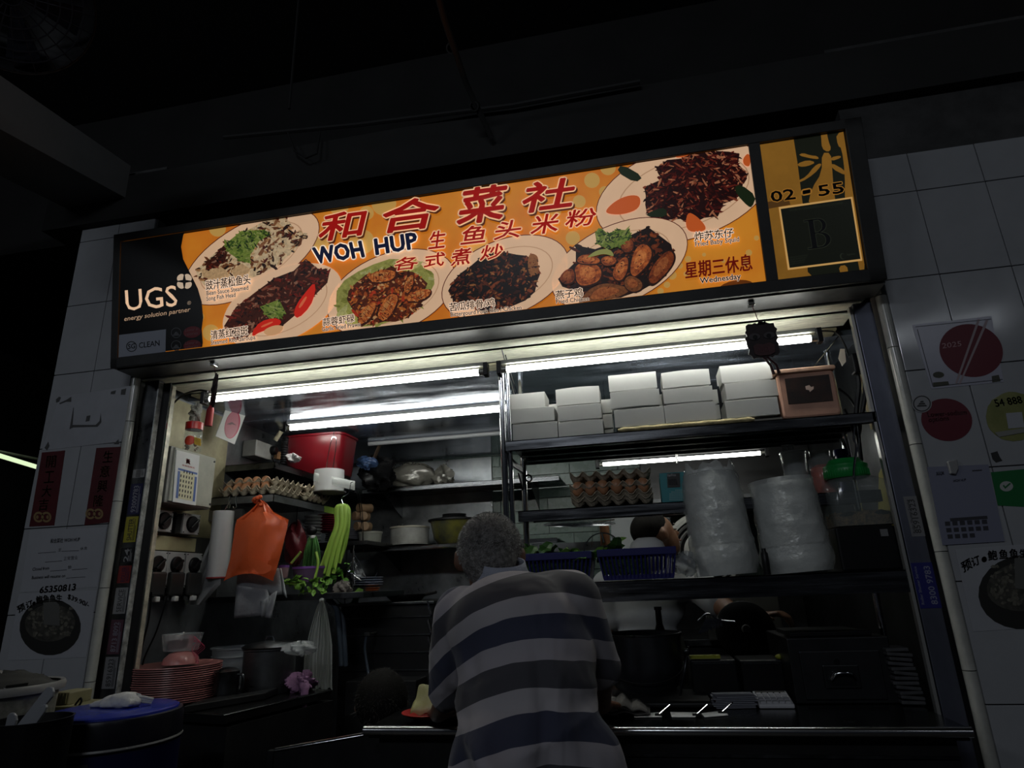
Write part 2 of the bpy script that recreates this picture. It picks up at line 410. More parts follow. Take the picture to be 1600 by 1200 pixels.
# ---------------- underside of the shutter box: slats and gaps
sb = T('roller_shutter_box', 'dull metal roller shutter box above the lit counter opening', 'shutter box', (-.5, 2.1, 2.12))
MB().box((-1.86, 2.004, 2.16), (.80, 2.40, 2.20)).build('housing', SOOT, sb)
MB().box((-1.86, 1.90, 2.123), (.79, 2.003, 2.129)).build('soffit', ALU, sb)
MB().box((-1.86, 2.021, 2.120), (.76, 2.084, 2.127)).build('slat', ALUB, sb, bev=.002)
MB().box((-1.82, 2.116, 2.120), (.76, 2.222, 2.127)).build('slat', ALUB, sb, bev=.002)
MB().box((-1.82, 2.36, 2.12), (.78, 2.366, 2.19)).build('rib', SOOT, sb)
MB().box((-1.86, 2.0, 2.13), (.80, 2.004, 2.20)).build('rib', SOOT, sb)
MB().box((-1.80, 2.232, 2.112), (.74, 2.30, 2.12)).build('lamp_board', mat('yellowed_board', (.32, .30, .20), .6, var=.4, vs=9, stretch=(1, 6, 6)), sb)
# side channels
def chan(name, label, xs, y, m):
    t = T(name, label, 'shutter rail', ((xs[0]+xs[1])/2, y, 0))
    MB().box((xs[0], y, 0), (xs[1], y+.035, 2.12)).build('channel', m, t, bev=.002); return t
cl_ = chan('shutter_rail', 'left steel shutter rail carrying a column of repair stickers', (-1.853, -1.792), 2.035, DSTEEL)
MB().box((-1.788, 2.03, 0), (-1.784, 2.06, 2.11)).build('lip', mat('rail_bare_edge', (.62, .62, .6), .4, .3, var=.5, vs=30), cl_)
MB().box((-1.784, 2.052, 0), (-1.751, 2.058, 2.11)).build('dark_gap_cover', SOOT, cl_)  # dark sheet added to blacken the gap between the two lips
MB().box((-1.751, 2.06, 0), (-1.748, 2.08, 2.10)).build('lip', mat('rail_bare_edge_in', (.55, .52, .42), .4, .3, var=.4, vs=20), cl_)
cr_ = chan('shutter_rail', 'right blue-grey steel shutter rail beside the cash box', (.734, .790), 2.03, mat('blue_steel', (.16, .17, .22), .38, .7, var=.25, vs=6, stretch=(1, 1, .4)))
MB().box((.722, 2.03, 0), (.730, 2.05, 2.11)).build('lip', mat('rail_edge_r', (.5, .5, .48), .35, .6), cr_)

# ---------------- fluorescent lamps
def lamp(name, label, a, b, r=.0115, group=None, fit=True, hang=None):
    t = T(name, label, 'lamp', (a+b)/2, group)
    d = (b-a).normalized()
    MB().cyl(a+d*.018, b-d*.018, r, n=14).build('tube', TUBE, t, smooth=True)
    for p, s in ((a, 1), (b, -1)):
        MB().cyl(p, p+d*s*.02, r*1.04, n=14).build('end_cap', mat('cap_metal', (.45, .45, .40), .4, .6), t, smooth=True)
        MB().box(tuple(p+V3((-.008-s*.006, -.016, -.018))), tuple(p+V3((.008-s*.006, .016, .03)))).build('holder', BLACK, t, bev=.002)
    if fit: MB().box((a.x, a.y-.006, a.z+.020), (b.x, a.y+.008, a.z+.034)).build('fitting', mat('fitting_metal', (.34, .34, .30), .5, .3, var=.3), t, bev=.002)
    return t
ty = 2.028
def tp(px, py, y=ty, z=None):
    p = PY(px, py, y); 
    return V3((p.x, y, z if z else p.z))
zt = tp(560, 600.5).z
lamp('fluorescent_lamp', 'bright fluorescent tube under the shutter box, over the egg trays', tp(322, 622, z=zt), tp(757, 579, z=zt), group=None)
lamp('fluorescent_lamp', 'bright fluorescent tube under the shutter box, over the white takeaway boxes', tp(783, 577, z=zt), tp(1276, 524, z=zt), group=None)
z2 = PY(600, 656, 2.78).z
l3 = lamp('fluorescent_lamp', 'fluorescent tube wired below the mirror-like kitchen ceiling, in front of the red tub', V3((PY(448, 677, 2.78).x, 2.78, z2)), V3((PY(448, 677, 2.78).x+1.16, 2.78, z2)), fit=False)
MB().rbox((ORG[l3].x-.57, 2.755, z2+.014), (ORG[l3].x+.57, 2.81, z2+.03), .006).build('batten', mat('batten_white', (.62, .64, .66), .4), l3)
for dx in (-.44, .43):
    x = ORG[l3].x+dx; MB().tube([(x, 2.78, ZC), (x+.003, 2.762, z2+.02), (x, 2.765, z2-.012), (x, 2.79, z2-.014), (x, 2.80, z2+.02), (x, 2.782, ZC)], .0012, 5).build('tie_wire', BLACK, l3)
a, b = PY(935, 720, 2.9), PY(1195, 705.5, 2.9)
a.z -= .012; b.z -= .012
l4 = lamp('fluorescent_lamp', 'thin lit tube hanging behind the middle rack shelf, above the cup stacks', V3((a.x, 2.9, (a.z+b.z)/2)), V3((b.x, 2.9, (a.z+b.z)/2)), r=.0085, fit=False)
MB().box((a.x, 2.89, a.z+.012), (b.x, 2.93, a.z+.03)).build('batten', SOOT, l4)
for dx in (.05, -.05):
    x = (a.x if dx > 0 else b.x)+dx; MB().tube([(x, 2.91, a.z+.03), (x, 2.91, ZC)], .002, 5).build('tie_wire', CHROME, l4)
p = PY(1056, 712, 2.9)
MB().tube([p+V3((0, -.01, .02)), p+V3((.003, -.014, 0)), p+V3((0, -.006, -.012)), p+V3((.006, -.012, -.025)), p+V3((0, -.01, -.035))], .004, 6).build('tie_wire', WHITEP, l4)

# ================================================================ THE SIGN
SO = V3((-1.873, 1.893, 2.128)); SVd = V3((0, -.085, .515))
SG = Plane(SO, (1, 0, 0), SVd); H_S = SVd.length; W_S = 2.663
sg = T('stall_sign', 'long backlit stall sign with six dish photographs above the counter', 'sign', SO+V3((W_S/2, 0, 0)))
def sm(name, c, e=.8, **k): return mat('sign_'+name, tuple(x*.9 for x in rgb(*c)), .35, emit=e*.80, spec=.3, **k)
# box body
SG.k = .5
def SW(u, v, o=0): return SG.at(u, v, o*2)
body = MB()
back = [V3((SW(u, v).x, 2.0, SW(u, v).z)) for u, v in ((0, 0), (W_S, 0), (W_S, H_S), (0, H_S))]
fr = [SW(u, v, -.004) for u, v in ((0, 0), (W_S, 0), (W_S, H_S), (0, H_S))]
body.hexa([fr[0], fr[1], back[1], back[0]], [fr[3], fr[2], back[2], back[3]])
body.build('box_body', mat('sign_box_metal', (.16, .155, .145), .5, .5, var=.3, vs=6), sg)
FRM = mat('sign_frame', (.045, .045, .044), .5, .5, var=.2, vs=8)
fw = .030
for nm, (u0, v0, u1, v1) in dict(a=(0, 0, W_S, fw+.008), b=(0, H_S-fw-.002, W_S, H_S), c=(0, 0, fw, H_S), d=(W_S-fw-.02, 0, W_S, H_S)).items():
    MB().hexa([SW(u0, v0, -.003), SW(u1, v0, -.003), SW(u1, v1, -.003), SW(u0, v1, -.003)], [SW(u0, v0, .014), SW(u1, v0, .014), SW(u1, v1, .014), SW(u0, v1, .014)]).build('frame', FRM, sg, bev=.002)
uL, vB = SG.uv(190, 562.5); uD0, _ = SG.uv(1182, 330); uD1, _ = SG.uv(1200, 330); vT = H_S-fw-.004; vB = fw+.010; uL = fw+.002; uR = W_S-fw-.022
MB().hexa([SW(uD0, 0, 0), SW(uD1, 0, 0), SW(uD1, H_S, 0), SW(uD0, H_S, 0)], [SW(uD0, 0, .012), SW(uD1, 0, .012), SW(uD1, H_S, .012), SW(uD0, H_S, .012)]).build('divider', FRM, sg)
def clip(poly, x0, y0, x1, y1):
    for ax, lim, sgn in ((0, x0, 1), (0, x1, -1), (1, y0, 1), (1, y1, -1)):
        out = []
        for i in range(len(poly)):
            a, b = poly[i-1], poly[i]; ia = (a[ax]-lim)*sgn >= 0; ib = (b[ax]-lim)*sgn >= 0
            if ia != ib:
                t = (lim-a[ax])/(b[ax]-a[ax]); out.append((a[0]+t*(b[0]-a[0]), a[1]+t*(b[1]-a[1])))
            if ib: out.append(b)
        poly = out
        if not poly: return []
    return poly
PAN = (uL, vB, uD0, vT)
def sp(mb, pts, off, pan=PAN):
    q = clip([SG.uv(*p) for p in pts], *pan)
    if len(q) > 2: mb.poly([SG.at(u, v, off) for u, v in q])
def rnd_corners(P_, k=2):
    for _ in range(k):
        o_ = []
        for a, b in zip(P_, P_[1:]+P_[:1]): o_ += [(a[0]*.75+b[0]*.25, a[1]*.75+b[1]*.25), (a[0]*.25+b[0]*.75, a[1]*.25+b[1]*.75)]
        P_ = o_
    return P_
def layer(name, m, items, off, pan=PAN):
    if name.split('_')[0] in ('tomato', 'chilli', 'radish', 'leek', 'bamboo', 'cucumber', 'wing', 'rib'): items = [rnd_corners(list(i), 1 if name[0] in 'cb' else 2) for i in items]
    if len(items) <= 8:
        for it in items:
            mb = MB(); sp(mb, it, off, pan)
            if mb.f: mb.build(name, m, sg)
        return
    mb = MB()
    for it in items: sp(mb, it, off, pan)
    return mb.build(name, m, sg, kind='stuff')
# menu panel: orange sheet
OR = mat('sign_orange', rgb(222, 142, 42), .35, emit=.54, col2=rgb(205, 108, 26), vs=1.6, spec=.3)
b_ = MB(); b_.poly([SG.at(u, v, .0012) for u, v in ((uL, vB), (uD0, vB), (uD0, vT), (uL, vT))]); b_.build('menu_panel', OR, sg)
dots = [(573, 333, 11), (600, 318, 19), (565, 378, 20), (745, 378, 17), (530, 322, 15), (340, 357, 13), (500, 380, 14), (925, 282, 12), (905, 315, 10), (868, 330, 9), (895, 372, 11), (945, 300, 9), (330, 520, 13), (310, 495, 9), (640, 510, 12),
        (1050, 430, 7), (1062, 415, 5), (1042, 445, 5), (1075, 405, 5), (1170, 395, 5), (1182, 372, 4), (1165, 412, 5), (1130, 408, 3), (1060, 395, 4), (1100, 398, 3), (1045, 412, 4), (1032, 455, 5), (1072, 428, 4), (985, 470, 4), (1000, 462, 4), (1018, 470, 3), (880, 250, 8), (950, 262, 12)]
layer('pale_dots', sm('dot', (232, 180, 92), .55), [pell(x, y, r*1.02, r, 0, 20) for x, y, r in dots], .0016)
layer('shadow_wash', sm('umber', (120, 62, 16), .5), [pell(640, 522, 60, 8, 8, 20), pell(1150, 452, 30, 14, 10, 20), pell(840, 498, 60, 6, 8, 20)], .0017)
CREAM = sm('plate', (232, 190, 152), .80, var=.06, vs=4); RIM = sm('plate_rim', (96, 26, 16), .6); CREAM2 = sm('plate_inner', (205, 160, 122), .66)
PAL = {
 'fish': [(222, 180, 130), (196, 140, 90), (120, 70, 40), (60, 34, 22), (40, 22, 16), (236, 205, 160), (150, 96, 60), (90, 30, 22)],
 'green': [(96, 122, 40), (60, 88, 28), (130, 148, 60), (34, 52, 20), (160, 170, 90)],
 'garoupa': [(66, 26, 18), (104, 36, 24), (40, 18, 14), (140, 74, 52), (160, 110, 86), (70, 28, 16), (22, 12, 12), (124, 34, 22)],
 'prawn': [(206, 112, 44), (176, 82, 34), (216, 140, 76), (130, 52, 24), (70, 30, 18), (150, 66, 26), (196, 60, 30), (96, 40, 20), (50, 24, 14), (230, 170, 110)],
 'ribs': [(60, 26, 16), (34, 16, 12), (96, 42, 22), (140, 66, 34), (24, 12, 10), (166, 104, 56), (78, 30, 18)],
 'chicken': [(150, 70, 30), (110, 46, 20), (84, 32, 16), (48, 20, 12), (30, 14, 10), (26, 14, 10), (130, 58, 24)],
 'squid': [(78, 18, 14), (50, 12, 10), (112, 34, 22), (34, 9, 9), (150, 72, 46), (64, 16, 12), (40, 10, 10), (92, 24, 18), (200, 124, 86)],
 'lettuce': [(170, 168, 84), (196, 192, 120), (140, 140, 60)],
}
PM = {k: [sm('%s_%d' % (k, i), tuple(x*.88 for x in c), .7, var=.25, vs=90) for i, c in enumerate(v)] for k, v in PAL.items()}
def inpoly(x, y, P_):
    r_ = False; j = len(P_)-1
    for i in range(len(P_)):
        if ((P_[i][1] > y) != (P_[j][1] > y)) and x < (P_[j][0]-P_[i][0])*(y-P_[i][1])/(P_[j][1]-P_[i][1])+P_[i][0]: r_ = not r_
        j = i
    return r_
def food(name, pal, region, n, size, off, asp=2.2, ang=None, base=True):
    """hundreds of small printed flecks that together make one printed dish"""
    mb = MB(); ms = PM[pal]; xs = [p[0] for p in region]; ys = [p[1] for p in region]; k = 0; i = 0
    mb.cur = len(ms)-3 if pal != 'lettuce' else 0; 
    if base: sp(mb, region, off); mb.m = [mb.cur]*len(mb.f)
    while k < n and i < n*20:
        i += 1; x = rnd.uniform(min(xs), max(xs)); y = rnd.uniform(min(ys), max(ys))
        if not inpoly(x, y, region): continue
        k += 1; s = size*rnd.uniform(.4, 1.25)*(1.4-.8*k/n); mb.cur = rnd.randrange(len(ms))
        sp(mb, pell(x, y, s*rnd.uniform(1, asp), s*.6, (ang if ang is not None else 0)+rnd.uniform(-70, 70), rnd.choice((5, 6, 7)), .35), off+.000006*k)
    return mb.build(name, ms, sg, kind='stuff')
def zz(lst, sx, ox, oy): return [(x/sx+ox, y/sx+oy) for x, y in lst]
def plate(cx, cy, a, b, ang, off, rim=True):
    if rim: layer('plate_edge_print', RIM, [pell(cx, cy, a+1.3, b+1.3, ang, 48)], off-.00012)
    layer('plate_print', CREAM, [pell(cx, cy, a, b, ang, 48)], off)
    layer('plate_well_print', CREAM2, [pell(cx, cy, a*.76, b*.74, ang, 40)], off+.0001)
    layer('plate_well_print', CREAM, [pell(cx, cy, a*.745, b*.72, ang, 40)], off+.0002)
o1 = .0022
plate(393, 402, 118, 52, 30, o1)
food('fish_print', 'fish', zz([(150,700),(260,600),(400,480),(600,350),(760,260),(870,205),(960,240),(1010,300),(1000,350),(1150,370),(1050,500),(900,640),(700,750),(450,830),(230,840),(170,760)], 5.714, 280, 300), 420, 3.2, o1+.0004, ang=25)
layer('fish_belly_print', PM['fish'][0], [zz([(200,700),(330,640),(420,700),(470,780),(300,790),(220,760)], 5.714, 280, 300), zz([(470,700),(560,640),(640,690),(600,760),(500,770)], 5.714, 280, 300)], o1+.0036)
food('fish_sauce_print', 'garoupa', zz([(330,560),(400,480),(440,520),(420,600),(340,680),(240,700),(250,630)], 5.714, 280, 300), 60, 2.2, o1+.0037)
food('coriander_print', 'green', zz([(400,480),(560,350),(760,340),(820,380),(720,440),(640,560),(640,640),(560,620),(470,560)], 5.714, 280, 300), 170, 2.2, o1+.0042, asp=3)
layer('fish_eye_print', PM['fish'][5], [pell(333, 421, 1.6, 1.4, 0, 8)], o1+.0056)
o2 = .0085
plate(442, 477, 100, 54, 26, o2, False)
food('garoupa_print', 'garoupa', zz([(510,880),(560,800),(640,740),(720,680),(800,650),(850,600),(900,640),(950,650),(940,700),(880,760),(800,840),(740,890),(640,900),(560,940)], 2.667, 160, 180), 420, 2.8, o2+.0004, ang=25)
food('herb_print', 'green', zz([(660,800),(740,770),(770,830),(700,850)], 2.667, 160, 180)+[], 50, 2, o2+.0032, asp=3)
layer('chilli_print', sm('chilli', (206, 34, 18), .8), [zz([(800,835),(812,790),(850,740),(888,695),(892,740),(870,800),(820,850)], 2.667, 160, 180), zz([(628,905),(660,862),(720,845),(752,858),(740,880),(660,905),(630,925)], 2.667, 160, 180)], o2+.0040)
layer('chilli_print', sm('chilli_light', (235, 110, 70), .7), [zz([(820,800),(850,755),(858,762),(828,808)], 2.667, 160, 180), zz([(664,880),(712,860),(716,866),(668,888)], 2.667, 160, 180)], o2+.0042)
layer('radish_print', sm('radish', (226, 170, 120), .7), [zz([(670,900),(720,875),(765,880),(740,915),(690,922)], 2.667, 160, 180)], o2+.0041)
o3 = .0085
plate(612, 458, 104, 60, 22, o3)
food('lettuce_print', 'lettuce', pell(600, 458, 82, 46, 20, 20, .06), 80, 6, o3+.0004)
food('prawn_print', 'prawn', pell(606, 464, 62, 42, 18, 20, .12), 420, 3.0, o3+.0012, ang=20)
PR = sm('prawn_light', (208, 118, 54), .8, col2=rgb(120, 50, 20), vs=110)
for cx, cy, a, ang in ((574, 490, 20, 55), (607, 480, 24, 60), (655, 462, 19, 20), (598, 432, 22, 8), (640, 445, 14, 70)):
    layer('prawn_edge_print', PM['prawn'][4], [pell(cx+1, cy+1.5, a*1.08, a*.50, ang, 16, .08)], o3+.0038)
    layer('prawn_body_print', PR, [pell(cx, cy, a, a*.42, ang, 16, .08)], o3+.0040)
    layer('prawn_shine_print', PM['prawn'][2], [pell(cx-a*.1, cy-a*.12, a*.6, a*.13, ang, 12, .2)], o3+.00402)
    for k in range(4): layer('prawn_segment_print', PM['prawn'][3], [pell(cx+(k-1.5)*a*.4*math.cos(math.radians(ang)), cy-(k-1.5)*a*.4*math.sin(math.radians(ang)), a*.34, .6, ang+80, 8)], o3+.00404)
    food('prawn_crumb_print', 'prawn', pell(cx, cy, a*.95, a*.42, ang, 14), 34, 1.5, o3+.0041, base=False)
o4 = .0150
plate(790, 435, 103, 58, 22, o4)
food('ribs_print', 'ribs', pell(776, 442, 72, 42, 20, 22, .12), 460, 3.0, o4+.0004, ang=20)
layer('rib_print', PM['ribs'][5], [zz([(835,780),(925,800),(920,900),(945,960),(860,990),(830,930)], 5.714, 680, 260)], o4+.0034)
food('rib_crust_print', 'ribs', zz([(835,780),(925,800),(920,900),(945,960),(860,990),(830,930)], 5.714, 680, 260), 30, 1.4, o4+.0035, base=False)
o5 = .0085
plate(1068, 302, 140, 72, 17, o5)
food('squid_print', 'squid', pell(1092, 290, 82, 50, 20, 26, .16), 620, 2.6, o5+.0004, asp=3.4)
layer('tomato_print', sm('tomato', (206, 92, 36), .75), [zz([(300,695),(380,620),(480,580),(560,590),(550,680),(440,722),(330,720)], 4.615, 880, 180), zz([(790,260),(910,250),(915,300),(800,320)], 4.615, 880, 180), zz([(890,700),(960,730),(1040,820),(990,850),(880,840)], 4.615, 880, 180), zz([(1290,320),(1340,270),(1350,380),(1300,370)], 4.615, 880, 180)], o5+.0050)
layer('cucumber_print', sm('cucumber', (26, 38, 18), .7), [zz([(385,415),(420,358),(580,450),(520,495)], 4.615, 880, 180), zz([(1230,520),(1280,505),(1390,590),(1360,670),(1330,665),(1250,580)], 4.615, 880, 180), zz([(580,735),(650,690),(740,670),(750,745)], 4.615, 880, 180), zz([(1060,270),(1090,210),(1200,200),(1190,250)], 4.615, 880, 180)], o5+.0046)
o6 = .0150
plate(968, 413, 112, 60, 24, o6)
food('chicken_print', 'chicken', zz([(215,780),(400,600),(400,430),(600,470),(850,380),(1150,240),(1390,420),(1420,560),(1340,750),(1080,900),(900,960),(500,1040),(380,900),(260,860)], 6.667, 840, 320), 420, 3.2, o6+.0004, ang=25)
WSH1 = sm('wing_shine_a', (214, 130, 66), .75, col2=rgb(150, 70, 30), vs=60); WSH2 = sm('wing_shine_b', (172, 98, 50), .7, col2=rgb(120, 56, 26), vs=90)
WG = [sm('wing_a', (190, 98, 42), .75, col2=rgb(96, 36, 16), vs=70), sm('wing_b', (150, 70, 28), .7, col2=rgb(80, 30, 14), vs=80), sm('wing_c', (132, 78, 40), .7, col2=rgb(92, 48, 24), vs=110)]
for i, (pl_, m_) in enumerate([([(380,650),(520,600),(660,660),(660,780),(560,840),(420,850)], 0), ([(780,700),(880,560),(940,560),(940,680),(880,800),(800,780)], 0), ([(960,680),(1010,480),(1100,410),(1190,480),(1170,600),(1060,720),(1000,760)], 0),
        ([(1150,760),(1230,600),(1360,480),(1420,540),(1400,640),(1280,780),(1190,840)], 1), ([(440,1040),(520,900),(700,820),(900,860),(960,900),(860,960),(640,1045)], 2), ([(900,800),(960,740),(1080,800),(1090,880),(1000,920),(920,880)], 2), ([(400,600),(470,520),(640,560),(650,620),(500,630)], 0), ([(860,420),(940,350),(1000,400),(990,490),(900,510)], 1), ([(220,780),(300,680),(380,680),(390,800),(300,840)], 1), ([(660,560),(780,540),(830,590),(780,640),(680,640)], 0)]):
    z = zz(pl_, 6.667, 840, 320); zx = sum(p[0] for p in z)/len(z); zy = sum(p[1] for p in z)/len(z)
    f_ = lambda k, dx, dy: [(zx+(x-zx)*k+dx, zy+(y-zy)*k+dy) for x, y in z]
    def rn(P_):      # rounded outline
        o_ = []
        for a, b in zip(P_, P_[1:]+P_[:1]): o_ += [(a[0]*.75+b[0]*.25, a[1]*.75+b[1]*.25), (a[0]*.25+b[0]*.75, a[1]*.25+b[1]*.75)]
        return o_
    b_0 = o6+.0034+.0003*i
    layer('wing_edge_print', PM['chicken'][3], [rn(f_(1.16, .8, 1.2))], b_0); layer('wing_print', WG[m_], [rn(f_(1.04, 0, 0))], b_0+.00006)
    layer('wing_shine_print', (WSH1, WSH2, WSH2)[m_], [rn(f_(.62, -.8, -1.2))], b_0+.00012)
    food('wing_crust_print', 'chicken', rn(f_(.9, 0, 0)), 14, 1.2, b_0+.00015, asp=1.8, base=False)
o6 += .002
food('herb_print', 'green', zz([(600,300),(660,255),(740,320),(820,270),(960,280),(980,350),(860,440),(740,480),(620,420)], 6.667, 840, 320), 120, 2.4, o6+.0062, asp=2.6)
layer('leek_print', sm('leek', (150, 150, 80), .7), [zz([(500,570),(620,480),(760,470),(810,560),(700,520),(600,545)], 6.667, 840, 320)], o6+.0070)
# black utility panel with a wavy edge
bl = zz([(218,160),(780,75),(740,170),(722,270),(740,380),(800,500),(870,640),(905,760),(918,900),(905,1000),(915,1120),(905,1200),(895,1260),(600,1330),(100,1400),(100,180)], 5.714, 160, 340)
layer('black_panel_print', mat('sign_black', (.006, .006, .006), .3), [bl], .0225)
PAN0 = (uL, vB, uD0, vT)
LT = sm('logo_cream', (222, 196, 168), .75)
mb = MB(); text(mb, SG, 'UGS', (201, 487), (281, 479.5), (199, 455), .0235, .006); mb.build('lettering', LT, sg)
mb = MB(); text(mb, SG, 'energy solution partner', (198, 505), (301, 490), (198, 496), .0235, .005, .15); text(mb, SG, '®', (296, 478), (302, 477), (296, 472), .0235); mb.build('lettering', sm('small_cream', (190, 165, 140), .6), sg)
mb = MB()
for a in (45, 135, 225, 315):
    t = math.radians(a); cx, cy = 291.5+8.2*math.cos(t), 441-8.2*math.sin(t)
    sp(mb, pell(cx, cy, 6.6, 5.0, a+90, 12), .0235)
mb.build('logo_petals', LT, sg)
mb = MB(); mb.poly(SG.pts([(291.5+r*math.cos(math.radians(a)), 441-r*math.sin(math.radians(a))) for a, r in zip(range(0, 360, 45), (15, 3.2)*4)], .0240)); mb.build('logo_star', mat('sign_black', (0, 0, 0)), sg)
q = [(190, 524.5), (263, 515.5), (262, 555), (189, 564)]
mb = MB(); p_ = SG.pts(q, .0228); mb.prism(p_, SG.n*.0006); mb.build('sticker', mat('sticker_bluewhite', (.34, .36, .42), .4), sg, label='pale blue-grey cleanliness sticker')
mb = MB()
ring = pell(209.5, 542.5, 8.3, 8.3, 0, 24); ring2 = pell(209.5, 542.5, 7.0, 7.0, 0, 24)
A_, B_ = SG.pts(ring, .0246), SG.pts(ring2, .0246); mb.grid([A_, B_], True)
text(mb, SG, 'SG', (204, 546.5), (215, 545), (204, 539), .0246, .02); text(mb, SG, 'CLEAN', (221, 545), (253, 541), (221, 536.5), .0246, .01)
mb.build('lettering', INK, sg)
mb = MB()
for y in (521, 541):
    A_, B_ = SG.pts(pell(279, y, 8, 8, 0, 24), .0246), SG.pts(pell(279, y, 7.2, 7.2, 0, 24), .0246); mb.grid([A_, B_], True)
    for k in range(3): mb.poly(SG.pts([(279-2-k*1.6, y-1+k*2), (279+2+k*1.6, y-1.3+k*2), (279+2+k*1.6, y+.2+k*2), (279-2-k*1.6, y+.4+k*2)], .0246))
mb.build('health_badge_print', mat('badge_grey', (.16, .16, .17), .5), sg)
layer('red_label_print', mat('badge_red', (.20, .012, .02), .4), [pell(304, 520, 14, 9, 8, 16), pell(304, 541, 14, 9, 8, 16)], .0240)
mb = MB()
for y in (521, 541.5):
    text(mb, SG, 'Lower in', (293, y-1.5), (313, y-4), (293, y-6), .0247); text(mb, SG, 'calories', (293, y+5), (313, y+2.5), (293, y), .0247)
mb.build('lettering', mat('faint_pink', (.25, .12, .13), .5), sg)
# big brush characters
WOUT = sm('outline_cream', (228, 190, 150), .8); RED = sm('brush_red', (158, 24, 20), .75); NAVY = sm('navy', (26, 32, 58), .8); BLK = sm('caption_black', (20, 14, 12), .5); WH = sm('caption_white', (235, 215, 195), .7); SHD = sm('char_shadow', (110, 52, 16), .5)
def chars(lst, fill, out, offo, offi, shear=.15, z=.021, shadow=False):
    a, b, s = MB(), MB(), MB()
    for ch, x0, y0, x1, y1, sl in lst:
        w_ = x1-x0; d = sl*w_
        args = ((x0, y1), (x1, y1-d), (x0+(0 if len(ch) > 1 else 0), y0+d*.5))
        if shadow: text(s, SG, ch, *[(p[0]+2.2, p[1]+2.6) for p in args], off=z-.0006, offset=offo, shear=shear)
        text(a, SG, ch, *args, off=z, offset=offo, shear=shear); text(b, SG, ch, *args, off=z+.0009, offset=offi, shear=shear)
    if shadow: s.build('lettering_shadow', SHD, sg, kind='stuff')
    a.build('lettering_outline', out, sg, kind='stuff'); b.build('lettering', fill, sg, kind='stuff')
chars([('和', 501, 334, 575, 379, .13), ('合', 601, 314, 687, 366, .13), ('菜', 716, 295, 793, 353, .13), ('社', 818, 285, 898, 335, .13)], RED, WOUT, .068, .030, shadow=True)
chars([('生', 671, 363, 697, 391, .12), ('鱼', 721, 355, 759, 384, .12), ('头', 773, 347, 815, 377, .12), ('米', 830, 337, 873, 369, .12), ('粉', 884, 329, 932, 358, .12),
       ('各', 618, 403, 655, 425, .12), ('式', 664, 397, 697, 420, .12), ('煮', 706, 390, 738, 417, .12), ('炒', 751, 384, 787, 409, .12)], RED, WOUT, .075, .018)
a, b = MB(), MB()
for wd, x0, y0, x1, y1, tx, ty_ in (('WOH', 496, 413, 577, 401.5, 491, 389.5), ('HUP', 590, 399.5, 660, 388, 587, 376)):
    text(a, SG, wd, (x0, y0), (x1-6, y1+1), (tx, ty_), .0214, .092); text(b, SG, wd, (x0, y0), (x1-6, y1+1), (tx, ty_), .0222, .042)
a.build('lettering_outline', sm('navy_outline', (240, 225, 205), .8), sg); b.build('lettering', NAVY, sg)
caps = [('豉汁蒸松鱼头', 325, 455, 394, 445, 15, .05), ('Bean Sauce Steamed', 326, 463, 391, 454, 7, .03), ('Song Fish Head', 326, 471.5, 371, 465, 7, .03),
        ('清蒸红石斑', 333, 532, 390, 524, 14, .05), ('Steamed Red Garoupa', 333, 540, 402, 531, 7, .03), ('蒜蓉虾碌', 507, 511, 556, 504, 12, .05), ('Garlic Fried Prawn', 506, 519, 565, 511, 7, .03),
        ('苦瓜排骨/鸡', 704, 488, 774, 480, 13, .05), ('Bittergourd Pork Ribs / Chicken', 706, 496, 816, 485, 7, .03), ('燕子鸡', 869, 469, 911, 464, 13, .05), ('Fried Chicken', 870, 476, 921, 471, 7, .03),
        ('炸苏东仔', 1085, 379, 1145, 372, 14, .05), ('Fried Baby Squid', 1086, 387, 1154, 379, 7.5, .03)]
a, b = MB(), MB()
for tx, x0, y0, x1, y1, h, of in caps:
    text(a, SG, tx, (x0, y0), (x1, y1), (x0-.5, y0-h), .0214, of*1.9, ref=None if h > 9 else (-.02, .72)); text(b, SG, tx, (x0, y0), (x1, y1), (x0-.5, y0-h), .0222, .012, ref=None if h > 9 else (-.02, .72))
a.build('caption_outline', WH, sg, kind='stuff'); b.build('caption', BLK, sg, kind='stuff')
a, b = MB(), MB()
text(b, SG, '星期三休息', (1071, 437), (1175, 424), (1068, 412), .0222, .018, .1); b.build('caption', sm('maroon', (110, 22, 14), .7), sg)
b = MB(); text(a, SG, 'Wednesday', (1094, 447), (1157, 440), (1093, 436), .0214, .06); text(b, SG, 'Wednesday', (1094, 447), (1157, 440), (1093, 436), .0222, .02); a.build('caption_outline', WH, sg, kind='stuff'); b.build('caption', BLK, sg, kind='stuff')
